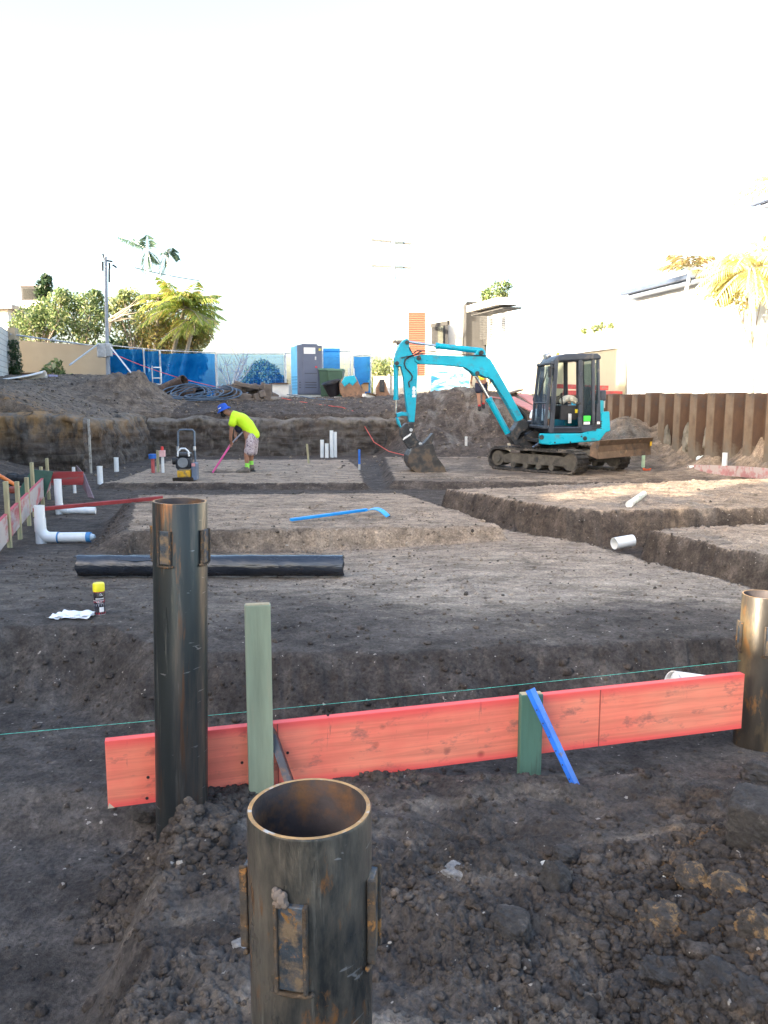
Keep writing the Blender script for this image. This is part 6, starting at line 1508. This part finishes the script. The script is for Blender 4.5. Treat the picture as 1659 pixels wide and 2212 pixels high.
# ------------------------------------------------------------------ portable toilet
a = at_y(641, 745, 32.2); c = at_y(697, 858, 32.2)
t = thing('portable_toilet', 'grey portable toilet with light blue side and white sign', 'portable toilet', ((a.x+c.x)/2, 32.2, c.z-.02), R(20))
W_ = c.x-a.x; H = a.z-c.z
TG = mat('toilet_grey', (.105,.12,.175), .55, 0, .05, 2, .05); TB = mat('toilet_blue', (.12,.42,.72), .5, 0, .05, 2, .05)
MB().box((0,.55,.06), (W_,1.15,.14)).build('base', mat('toilet_base', (.5,.52,.5), .7), t, False, .02)
MB().box((0,.60,H/2+.06), (W_-.02,1.05,H-.14)).build('cabin', TB, t, False, .03)
MB().box((0,.0,H/2+.06), (W_,.12,H-.12)).build('door_frame', TG, t, False, .02)
dr_ = MB().box((.02,-.065,H/2+.02), (W_*.62,.03,H-.34)).build('door', TG, t, False, .01)
MB().prism([(-W_*.36,H-.06),(W_*.36,H-.06),(W_*.30,H+.06),(-W_*.30,H+.06)], lambda u,w_,t_: Vector((u,t_,w_)), -.06, 1.1).build('roof', TG, t, False, .03)
MB().box((-.02,-.085,H-.21), (.46,.02,.24)).build('white_sign', WHITE, dr_); MB().tube([(.12,-.10,H-.21+.05*0),(.15,-.10,H-.17),(.18,-.10,H-.21),(.15,-.10,H-.25),(.13,-.10,H-.23)], .006, 5).build('logo_swirl', TB, dr_)
MB().box((W_*.40,-.07,H-.16), (.09,.02,.09)).build('yellow_sticker', mat('sticker_y', (.75,.62,.1), .5), t)
MB().box((.22,-.09,H-.5), (.05,.02,.13)).build('latch', mat('latch_white', (.6,.6,.6), .4), dr_); MB().box((.24,-.09,H-.84), (.08,.02,.07)).build('red_indicator', mat('ind_red', (.6,.05,.08), .5), dr_)
for k in range(3):
    MB().box((.02,-.083,.60-.10*k), (.46,.008,.022)).build('vent_slot', BLACKR, dr_)
    for x in (-W_*.42, W_*.42): MB().box((x,-.062,.60-.10*k), (.07,.008,.022)).build('vent_slot', BLACKR, t)
MB().box((.02,-.083,.95), (.5,.008,.015)).build('door_groove', BLACKR, dr_)
for k in range(5): MB().box((-W_/2-.0,.5,.35+.12*k), (.02,.8,.03)).build('side_rib', mat('toilet_rib', (.05,.25,.5), .5), t)

# bins, tub, spare buckets, boxes
BINM = mat('bin_green', (.04,.09,.06), .5, 0, .1, 3, .05)
def wbin(label, px, y, W_, H_, rz):
    p = at_y(px, 858, y); t = thing('wheelie_bin', label, 'bin', (p.x, y, 1.6), rz, 'green wheelie bins beside the toilet')
    b = MB(); w0, w1 = W_*.36, W_*.48; vs_ = [(-w0,-w0,0.05),(w0,-w0,.05),(w0,w0,.05),(-w0,w0,.05),(-w1,-w1,H_),(w1,-w1,H_),(w1,w1,H_),(-w1,w1,H_)]
    b.add(vs_, [(0,3,2,1),(4,5,6,7),(0,1,5,4),(1,2,6,5),(2,3,7,6),(3,0,4,7)]).build('bin_body', BINM, t, False, .04)
    MB().prism([(-w1-.03,H_),(w1+.02,H_),(w1,H_+.06),(-w1+.02,H_+.08)], lambda u,w_,t_: Vector((t_,u,w_)), -w1-.02, w1+.02).build('lid', mat('lid_green', (.06,.13,.08), .5), t, False, .015)
    MB().cyl((-w1,w1+.05,H_-.03),(w1,w1+.05,H_-.03), .02, n=8).build('handle', BINM, t, True)
    for s_ in (-1,1): MB().cyl((s_*w0,w0,.1),(s_*(w0+.06),w0,.1), .1, n=14).build('wheel', BLACKR, t, True)
wbin('dark green wheelie bin closest to the portable toilet', 706, 32.4, .62, 1.08, R(3)); wbin('larger green wheelie bin behind the black tub', 727, 32.1, .62, 1.05, R(-5))
p = at_y(722, 858, 31.2); t = thing('black_tub', 'black plastic tub tilted against the green bin', 'tub', (p.x,31.2,1.62)); b = MB(); b.lathe([(.22,0),(.33,.48),(.38,.50),(.38,.53),(.31,.5),(.2,.03),(0,.02)], (0,0,0), 20); tb = b.build('tub', mat('tub_black', (.02,.02,.025), .45), t, True); tb.rotation_euler = (R(12), R(-14), 0); tb.location = (0,0,.08)
def sbucket(label, pts, y, m, teal=False, wd=.45):
    q = [at_y(*p_, y) for p_ in pts]; b0_ = Vector((sum(v.x for v in q)/len(q), y, min(v.z for v in q))); t = thing('digger_bucket', label, 'digger bucket', b0_, 0, 'spare excavator buckets on the bank')
    poly = [(v.x-b0_.x, v.z-b0_.z) for v in q]; f2 = lambda u,w_,t_: Vector((u,t_,w_))
    MB().prism(poly, f2, -wd/2, wd/2).build('bucket_shell', m, t, False, .05); return t, b0_, f2
RB = mat('bucket_rust', (.27,.15,.09), .7, .1, .25, 3, .3, dirt=(.12,.08,.06), dscale=4)
t, b0_, f2 = sbucket('rusty spare bucket with turquoise top lugs beside the bins', [(737,820),(745,814),(768,812),(775,828),(790,850),(778,862),(745,863),(735,850),(733,832)], 31.0, RB)
for dx in (-.1,.1): MB().box((.05+dx,0,1.0), (.04,.3,.36)).build('mounting_lug', GALV, t, False, .01)
MB().prism([(v[0]-b0_.x, v[1]-b0_.z) for v in [(at_y(x_,y_,31).x, at_y(x_,y_,31).z) for x_, y_ in ((738,826),(745,814),(766,811),(772,823),(762,834),(755,828),(745,836))]], f2, -.24, .24).build('turquoise_paint', TEAL, t, False, .02)
t, b0_, f2 = sbucket('narrow dark rusty bucket standing behind the blue cloth panel', [(812,838),(818,824),(832,824),(838,845),(848,862),(812,863)], 33, RB, wd=.4)
MB().box((-.03,-.22,.55), (.2,.05,.5)).build('dark_face', DARKM, t, False, .02)
CARD = mat('cardboard', (.42,.26,.14), .85, 0, .08); CARDW = mat('white_carton', (.62,.61,.58), .8, 0, .05)
def carton(label, px, py, y, s, rz, m, flap=True, grp='cartons left on the bank', tilt=0):
    p = at_y(px, py, y); t = thing('carton', label, 'box', p, rz, grp); b = MB().box((0,0,s[2]/2), s).build('box', m, t, False, .005)
    if flap: MB().add([(-s[0]/2,-s[1]/2,s[2]),(s[0]/2,-s[1]/2,s[2]),(s[0]/2+.02,-s[1]/2-.14,s[2]+.06),(-s[0]/2,-s[1]/2-.15,s[2]+.05)], [(0,1,2,3)]).build('flap', CARD, t)
    if tilt: t.rotation_euler = (0, R(tilt), rz)
    return t
carton('large white carton with brown flaps left of the portable toilet', 608, 856, 31.6, (.72,.5,.45), R(-8), CARDW)
carton('small white carton tipped against the large one', 596, 862, 31.0, (.38,.3,.32), R(10), CARDW, False, tilt=-14)
carton('small brown carton next to the turquoise lugged bucket', 788, 846, 31.2, (.24,.22,.28), R(15), CARD)
carton('white card scrap beside the brown carton on the bank', 795, 860, 30.6, (.4,.3,.12), R(25), CARDW, tilt=14)
carton('lilac carton with an open brown top on the left slope', 88, 834, 27.5, (.95,.6,.38), R(-4), mat('lilac_carton', (.30,.28,.42), .8))
p = at_y(88, 818, 27.4); MB().add([(0,0,0)],[]) 
# white curved sheet at the left
n, k = 14, 8; V = np.zeros((n,k,3)); p = at_y(45, 826, 26.5)
for i in range(n):
    for j in range(k):
        u = i/(n-1); a_ = j/(k-1)*math.pi*.8; V[i,j] = (-.55+1.35*u, .2*math.cos(a_), .02+.2*math.sin(a_)*(.5+.6*u)+.14*u*u)
I = np.arange(n*k).reshape(n,k); Q = np.stack([I[:-1,:-1].ravel(), I[1:,:-1].ravel(), I[1:,1:].ravel(), I[:-1,1:].ravel()], 1)
t = np_mesh('plastic_cover', V.reshape(-1,3), Q, WHITE); t.location = p; tag(t, 'white curved plastic cover lying on the left slope', 'plastic cover'); sm = t.modifiers.new('s','SOLIDIFY'); sm.thickness = .01
p = at_y(150, 826, 30.5); t = MB()
for k in range(8): t.tube([(random.uniform(-.6,0),0,.1),(random.uniform(-.2,.3),0,random.uniform(.15,.3)),(random.uniform(.5,1.0),0,random.uniform(-.1,.1))], .03, 5)
t = t.build('dead_branches', DARKM, None, True, loc=p); tag(t, 'dark dead branches lying below the beige wall', 'branches')
for (px, py) in ((148,834),(134,830)): pass

# logs/pipes, hoses, rubble
RUSTD = mat('old_pipe', (.07,.045,.035), .8, .1, .35, 3, .5, dirt=(.16,.11,.08), dscale=4)
t = thing('old_pipe', 'dark rusty old pipe tilted up on the heap by the blue fence', 'old pipe', at_y(345,846,29.5)); e = at_y(398,822,29.0)-at_y(345,846,29.5); b = MB(); hollow(b, (0,0,0), e, .21, .025, 24); b.build('pipe', RUSTD, t, True)
t = thing('old_pipe', 'second dark old pipe lying lower behind the hoses', 'old pipe', at_y(395,846,29.3)); e = at_y(428,850,28.5)-at_y(395,846,29.3); b = MB(); hollow(b, (0,0,0), e+Vector((0.1,0,0)), .26, .03, 24); b.build('pipe', RUSTD, t, True)
HS = mat('grey_hose', (.07,.11,.165), .5)
def coil(label, px, py, y, rx, ry, turns, seed, r=.02):
    g = random.Random(seed); c = at_y(px, py, y); pts = []; z0 = gz(c.x, y)
    ph = g.random()*6
    for k in range(int(turns*26)):
        a = k/26*2*math.pi; f = 1+.16*math.sin(a*.37+ph)+.07*math.sin(a*1.3); pts.append((rx*f*math.cos(a)+.25*math.sin(a*.21), ry*f*math.sin(a), .05+.05*k/26/turns*3+(.22+.25*math.sin(a*.5+ph)**2)*(.5+.5*math.sin(a))))
    t = MB().tube(pts, r, 6).build('hose_coil', HS, None, True, loc=(c.x, y, z0)); tag(t, label, 'hose', 'coils of grey hose on the bank')
coil('left loose coil of grey hose lying on the bank', 412, 880, 27.6, .72, .55, 5, 1); coil('wide tangled coil of grey hose in front of the rubble', 450, 878, 27.9, .95, .6, 3.2, 4); coil('low loop of grey hose nearest the worker hat', 430, 890, 27.0, .65, .4, 1.3, 7)
RUB = mat('rubble_block', (.15,.12,.10), .9, 0, .3, 3, .5)
random.seed(17)
spots = [(478,852),(495,855),(512,850),(530,856),(548,850),(560,858),(500,838),(520,835),(540,838),(486,842),(556,840),(572,850),(590,858),(574,838),(505,862),(535,864),(470,862)]
for i, (px, py) in enumerate(spots):
    y = 29.2+random.uniform(-.3,.5); p = at_y(px, py, y); s = (random.uniform(.28,.5), random.uniform(.25,.4), random.uniform(.2,.32))
    Mr = Matrix.Rotation(random.uniform(-.5,.5), 3, 'Y') @ Matrix.Rotation(random.uniform(-1,1), 3, 'Z')
    o_ = MB().box((0,0,0), s, Mr).build('rubble_block', RUB, None, False, .04, loc=p); tag(o_, 'brown earthy block in the rubble pile left of the toilet', 'rubble', 'broken blocks piled by the fence')
for (lb, a, b_, wd) in (('long earthy beam lying along the front of the rubble', (478,868), (592,866), .3), ('slanted old beam on top of the rubble pile', (506,828), (560,838), .22)):
    p = at_y(*a, 28.8); q = at_y(*b_, 29.0); t = thing('old_beam', lb, 'beam', p, 0); MB().bar((0,0,0), q-p, wd, wd*.7).build('beam', RUB, t, False, .03)
t = thing('concrete_post', 'upright concrete stump at the right end of the rubble', 'post', at_y(580,872,28.9)); MB().box((0,0,.33), (.27,.27,.72)).build('post', RUB, t, False, .03); MB().box((.28,0,.1), (.42,.36,.3), Matrix.Rotation(.3,3,'Z')).build('foot', mat('grey_stone', (.22,.2,.18), .9), t, False, .04)
# red string lines
RS = mat('red_string', (.62,.10,.07), .7)
pts = [(600,858,29),(640,868,28),(690,880,26.5),(740,886,26),(770,897,25.2),(790,925,24.3),(808,955,23.6),(840,975,22.3),(880,985,21),(920,990,20)]
def onterr(pts, dz=.03):
    out = []
    for (px, py, y) in pts:
        v = at_y(px, py, y); out.append(Vector((v.x, y, max(v.z, gz(v.x, y)+dz))))
    return out
t = MB().tube(onterr(pts), .012, 5).build('red_cord', RS, None, True); tag(t, 'red cord running down from the bank toward the excavator bucket', 'cord')
t = wire('red_cord', at_y(236,760,32.8), at_y(480,838,30.5), .012, RS, None, .15); tag(t, 'red cord strung across the blue fence above the old pipe', 'cord')
t = MB().tube(onterr([(620,852,30.5),(650,856,30.2),(680,868,29.6),(720,875,29)], .04), .02, 6).build('blue_hose', HS, None, True); tag(t, 'thin grey hose trailing in front of the portable toilet', 'hose')
t = MB().tube([(at_y(1542,1002,16.9))+Vector((.1*math.sin(k*1.7), .05*math.cos(k), -.02+.03*math.sin(k*2.3))) for k in range(9)], .012, 5).build('orange_scrap', mat('orange_scrap', (.7,.12,.04), .6), None, True); t.location = (-1.35,.2,-.12); tag(t, 'little orange tangle of tape right of the tracks', 'tape')

# ------------------------------------------------------------------ loose clods and rocks
def ico(sub):
    import bmesh
    bm = bmesh.new(); bmesh.ops.create_icosphere(bm, subdivisions=sub, radius=1); V = np.array([v.co[:] for v in bm.verts]); Fq = np.array([[v.index for v in f.verts] for f in bm.faces]); bm.free(); return V, Fq
iv1, if1 = ico(2); iv3, if3 = ico(5)
print(len(iv1))
def scatter(n, xf, yf, smin, smax, seed, dens=None, name='soil_clods', p=2.2):
    g = np.random.default_rng(seed); x = g.uniform(*xf, n); y = g.uniform(*yf, n)
    if dens is not None:
        k = g.random(n) < dens(x, y); x = x[k]; y = y[k]; n = len(x)
    s = smin+(smax-smin)*g.random(n)**p*1.0; z, dr_a, rm_a = terrain(x, y); dr_a = np.repeat(np.maximum(dr_a*.8, .45*(y > 17))*(g.random(n) < .85), 42); cl_a = np.repeat(rm_a, 42)
    vb = iv1; nv = len(vb); A = vb[None]*(1+.17*g.normal(size=(n, nv, 1))); A *= (np.array([1,1,.8])*np.clip(1+.2*g.normal(size=(n,1,3)), .5, 1.5)); A = A*s[:,None,None]
    a = g.random(n)*6.28; ca, sa = np.cos(a)[:,None], np.sin(a)[:,None]; X_ = A[:,:,0]*ca-A[:,:,1]*sa; Y_ = A[:,:,0]*sa+A[:,:,1]*ca
    V = np.stack([X_+x[:,None], Y_+y[:,None], A[:,:,2]+(z+s*.15)[:,None]], -1).reshape(-1,3); Fq = (if1[None]+(np.arange(n)*nv)[:,None,None]).reshape(-1,3)
    o = np_mesh(name, V, Fq, CLOD, None, True, 3, {'dry': dr_a, 'warm': np.full(len(V), .5), 'clay': cl_a, 'ochre': np.zeros(len(V))}); tag(o, 'loose crumbs and clods of dark soil covering the rough ground', 'soil', kind='stuff')
CLOD = SOIL
def dn(x, y): 
    lw_ = 1-sstep(-.50, -.85, x+.07*(y-1.7)); return np.clip(.04+lw_*(.12+.88*sstep(-.1,.35, fbm(x*1.4+40, y*1.4, 3)))*(1-.75*sstep(2.1, 2.7, y)*sstep(-.1,.4,x)), 0, 1)
scatter(34000, (-1.3, 2.3), (1.2, 3.25), .0018, .014, 1, dn, p=4)
scatter(1500, (-1.0, 2.0), (1.2, 3.0), .005, .024, 2, dn, p=3)
scatter(7000, (.55, 1.7), (1.3, 2.35), .003, .017, 3, p=3)
scatter(2500, (-.95,-.5), (2.25, 2.85), .004, .022, 4, p=3)
scatter(5000, (-3.2, 3.4), (3.3, 9), .003, .013, 5, p=3)
scatter(9000, (-12, 6), (17, 30), .008, .05, 6, lambda x, y: .1+.9*(terrain(x, y, False)[0] > .15), p=4)
scatter(1500, (-8, 8), (9, 20), .005, .022, 7, p=4)
scatter(260, (.72, 1.55), (1.3, 2.3), .009, .026, 8, p=2)
def edge(x, y):
    a = terrain(x, y, False)[0]; b_ = terrain(x+.06, y+.06, False)[0]; c_ = terrain(x-.06, y+.06, False)[0]; return np.clip((np.abs(a-b_)+np.abs(a-c_)-.03)*14, .03, 1)
scatter(26000, (-3.4, 5), (3.5, 13), .004, .021, 9, edge, p=4)
def rockmat(name, c1, c2, c3, hi=.6):
    m, nt, b, out = new_mat(name); v = coords(nt, 'Object'); c = ramp(nt, noise(nt, v, 22, 8, .75), [(.3, c1), (.62, c2)])
    c = mix(nt, ramp(nt, noise(nt, v, 17, 9, .78), [(hi-.06, 0.0), (hi+.03, .95)]), c, c3); nt.links.new(c, b.inputs['Base Color']); b.inputs['Roughness'].default_value = .95
    bump(nt, b, math_n(nt, 'ADD', noise(nt, v, 60, 6, .7), noise(nt, v, 18, 6, .7)), 1.0, .012); return m
RKD = rockmat('dark_clod', (.022,.02,.02), (.06,.055,.052), (.11,.10,.092)); RKO = rockmat('ochre_clod', (.03,.026,.023), (.085,.07,.058), (.30,.18,.075), .555); RKG = rockmat('grey_stone', (.14,.14,.145), (.30,.30,.30), (.42,.42,.41)); RKW = rockmat('white_stone', (.5,.5,.48), (.7,.7,.68), (.6,.55,.45))
def rock(label, px, py, wpx, m, cat='rock', flat=.75, seed=0, z=None, name='rock', group=None, rough=.16, angular=False, sink=.25, boxy=False):
    p = at_z(px, py, .05)
    for _ in range(4): p = at_z(px, py, gz(p.x, p.y)+.02)
    Zc = p.y*math.cos(PITCH)+(EYE-p.z)*math.sin(PITCH); r = wpx/2/F*Zc
    g = np.random.default_rng(seed+int(px)); V = iv3.copy(); o1, o2 = g.random(2)*50
    if boxy:
        e = V.copy(); e = np.sign(e)*np.abs(e); V = V/np.max(np.abs(V), axis=1)[:,None]*.80*.75+V*.25; rz_ = .5; ca, sa = math.cos(rz_), math.sin(rz_); V = np.stack([V[:,0]*ca-V[:,1]*sa, V[:,0]*sa+V[:,1]*ca, V[:,2]+.12*V[:,0]], 1)
    x_, y_, z_ = V[:,0].copy(), V[:,1].copy(), V[:,2].copy()
    for k in range(9 if not boxy else 2):
        nn_ = g.normal(size=3); nn_ /= np.linalg.norm(nn_); h = g.uniform(.55,.85); e = V@nn_-h; V = V-np.maximum(e,0)[:,None]*nn_*(.9 if angular else .75)
    am = rough/.16*(.35 if boxy else 1)
    d = 1+.22*am*fbm(x_*1.7+o1+z_, y_*1.7+o2-z_*.7, 3)+.20*am*fbm(z_*2.3+o2, x_*2.0+y_+o1, 3)+.10*am*np.maximum(lumps(x_*3.5+z_*3+o1, y_*3.5-z_*2.5),-.6)+.08*fbm(x_*7+z_*6+o1, y_*7-z_*6, 4)+.035*np.maximum(lumps(x_*14+z_*11, y_*14-z_*12),-.6)+.03*fbm(x_*24+z_*17, y_*24-z_*19, 2)
    V = V*d[:,None]
    V = V*np.array([1, .85+.2*g.random(), flat])*r
    o = np_mesh(name, V, if3, m, None, True, 3); o.location = (p.x, p.y+r*.4, gz(p.x, p.y+r*.4)+r*flat*(1-sink)); o.rotation_euler = (0, 0, g.random()*.6)
    tag(o, label, cat, group); return o
GR = 'stones and clods in the foreground soil'
rock('pale grey topped stone right of the front pipe', 990, 1890, 66, RKG, flat=.5, group=GR, sink=.35)
rock('small dark stone just right of the pale topped stone', 1068, 1888, 42, RKD, flat=.8, group=GR)
rock('small white angular stone in the middle foreground', 1178, 1868, 24, RKW, flat=.9, angular=True, group=GR)
rock('dark rounded clod beside the small white stone', 1222, 1862, 62, RKD, flat=.75, group=GR)
rock('tall upright wedge of dark soil below the white stone', 1200, 1935, 70, RKD, flat=1.3, angular=True, group=GR)
rock('largest smooth brown stone in the centre foreground', 1112, 2018, 92, RKD, flat=.72, rough=.1, group=GR)
rock('pebble touching the right side of the largest brown stone', 1162, 2048, 30, RKD, flat=.9, group=GR)
rock('pair stone, the left of two pebbles at the lower right', 1338, 2118, 34, RKG, flat=.85, group=GR)
rock('right one of the two pebbles at the lower right', 1378, 2114, 32, RKG, flat=.85, group=GR)
rock('small cream white stone left of the ochre clods', 1432, 1892, 24, RKW, flat=.9, group=GR)
rock('dark square cornered block at the right edge under an orange lump', 1645, 1835, 135, RKD, flat=1.0, rough=.08, group=GR, sink=.0, boxy=True)
rock('orange brown lump on top of the dark corner block', 1662, 1768, 60, RKO, flat=.7, group=GR, sink=-.4)
rock('crumbly grey clod at the right edge above the dark block', 1650, 1690, 90, RKG if False else RKD, flat=.6, group=GR)
rock('bright orange clod in the pile at the lower right', 1580, 1940, 88, RKO, flat=.7, group=GR)
rock('brown clod left of the bright orange clod', 1500, 1915, 76, RKO, flat=.8, group=GR)
rock('mottled ochre clod low in the right hand pile', 1440, 2010, 104, RKO, flat=.6, group=GR)
rock('big dark clod right of the mottled ochre clod', 1560, 2015, 80, RKD, flat=.65, group=GR)
rock('tall cracked clod at the right edge of the pile', 1645, 2035, 88, RKO, flat=.9, group=GR)
rock('broad dark clod at the bottom of the right hand pile', 1560, 2130, 96, RKD, flat=.6, group=GR)
rock('low dark clod left of the broad bottom clod', 1430, 2110, 96, RKD, flat=.5, group=GR)
rock('pale crusted clod at the very bottom right', 1450, 2185, 56, RKG, flat=.6, group=GR)
rock('clod at the bottom right corner of the picture', 1640, 2190, 88, RKD, flat=.7, group=GR)
rock('pale crumbly stone touching the front pipe at its left', 520, 2040, 40, RKG, flat=.8, group=GR)
rock('rusty orange pebble in the soil left of the front pipe', 503, 2118, 20, RKO, flat=.7, group=GR)
rock('brown clod leaning on the foot of the tall pipe at its left', 315, 1790, 66, RKD, flat=.8, group=GR)
rock('clod at the front foot of the tall pipe', 455, 1770, 60, RKD, flat=.7, group=GR)
rock('small clod between the tall pipe and the front pipe', 480, 1800, 34, RKD, flat=.8, group=GR)
rock('pale chip stone on the pad face behind the tall pipe', 317, 1512, 12, RKW, flat=1.1, group=GR, angular=True)

# ------------------------------------------------------------------ unseen houses, wall and tree added on the left to shade the pit
t = thing('unseen_shade_house', 'tall unseen house block added along the left side to shade the pit', 'house', (-10.2, 6, 1.3))  # added sun blocker, keeps the pit and excavator in shade
BR = mat('shade_block_render', (.45,.42,.38), .9)
hw = MB().box((-4,.25,3.6), (8,9.9,7.4)).build('wall', BR, t); MB().box((-3.9,.2,7.4), (8.6,10.2,.25)).build('roof', TILE, t)
MB().box((-2.5,6.55,4.4), (5,2.65,9.0)).build('added_shade_tower', BR, t)  # extra height added to shade the right boundary wall
for yy in (-2,1.5,4.3): MB().box((.02,yy,4.8), (.06,1.4,1.4)).build('window', mat('nwin', (.05,.06,.08), .2), hw)
t = thing('unseen_far_shade_house', 'tall unseen house block added beyond the left boundary to shade the fence side', 'house', (-19.2, 18.5, 1.6)); MB().box((0,0,3.7), (10,17,7.4)).build('wall', BR, t); MB().box((0,0,7.45), (10.6,17.6,.2)).build('roof', TILE, t)  # added so the far left and the fence fall in shade
t = thing('unseen_rear_shade_house', 'unseen house block added behind the camera on the left for shade', 'house', (-10.2, -20, 1.3))  # added as a sun blocker behind the camera
MB().box((-4,0,3.6), (8,15.5,7.6)).build('wall', BR, t); MB().box((-3.9,0,7.6), (8.6,16,.25)).build('roof', TILE, t)
t = thing('unseen_shade_wall', 'unseen solid wall added between the house blocks to hold back the sun', 'wall', (-10.3, -3.3, 1.3)); MB().box((0,-2.0,1.9), (.3,13.6,4.1)).build('wall', BR, t)  # added blocker, its height sets where sun reaches the right pipe
cs = [(-10.6,-3.6,5.2),(-10.6,-4.2,4.6),(-10.6,-3.0,4.4),(-10.6,-1.8,4.7),(-10.6,-.8,5.2),(-10.4,-2.4,6.4),(-10.4,-3.8,6.6),(-10.4,-1.2,7.0),(-10.4,-3.2,7.6)]
tree('tree', 'unseen leafy tree added on the left to dapple the sunlight', 'tree', (-10.9,-3,1.3), cs, [1.0]*9, 6000, .34, LDK, .15, 51)  # crown added in the gap to break the sun into dapples
cs = [(-10.8,14.6,2.6),(-10.9,15.6,3.6),(-11,16.6,4.4),(-11.2,17.6,5.0),(-11.4,15.2,6.0),(-11.6,17,6.4)]
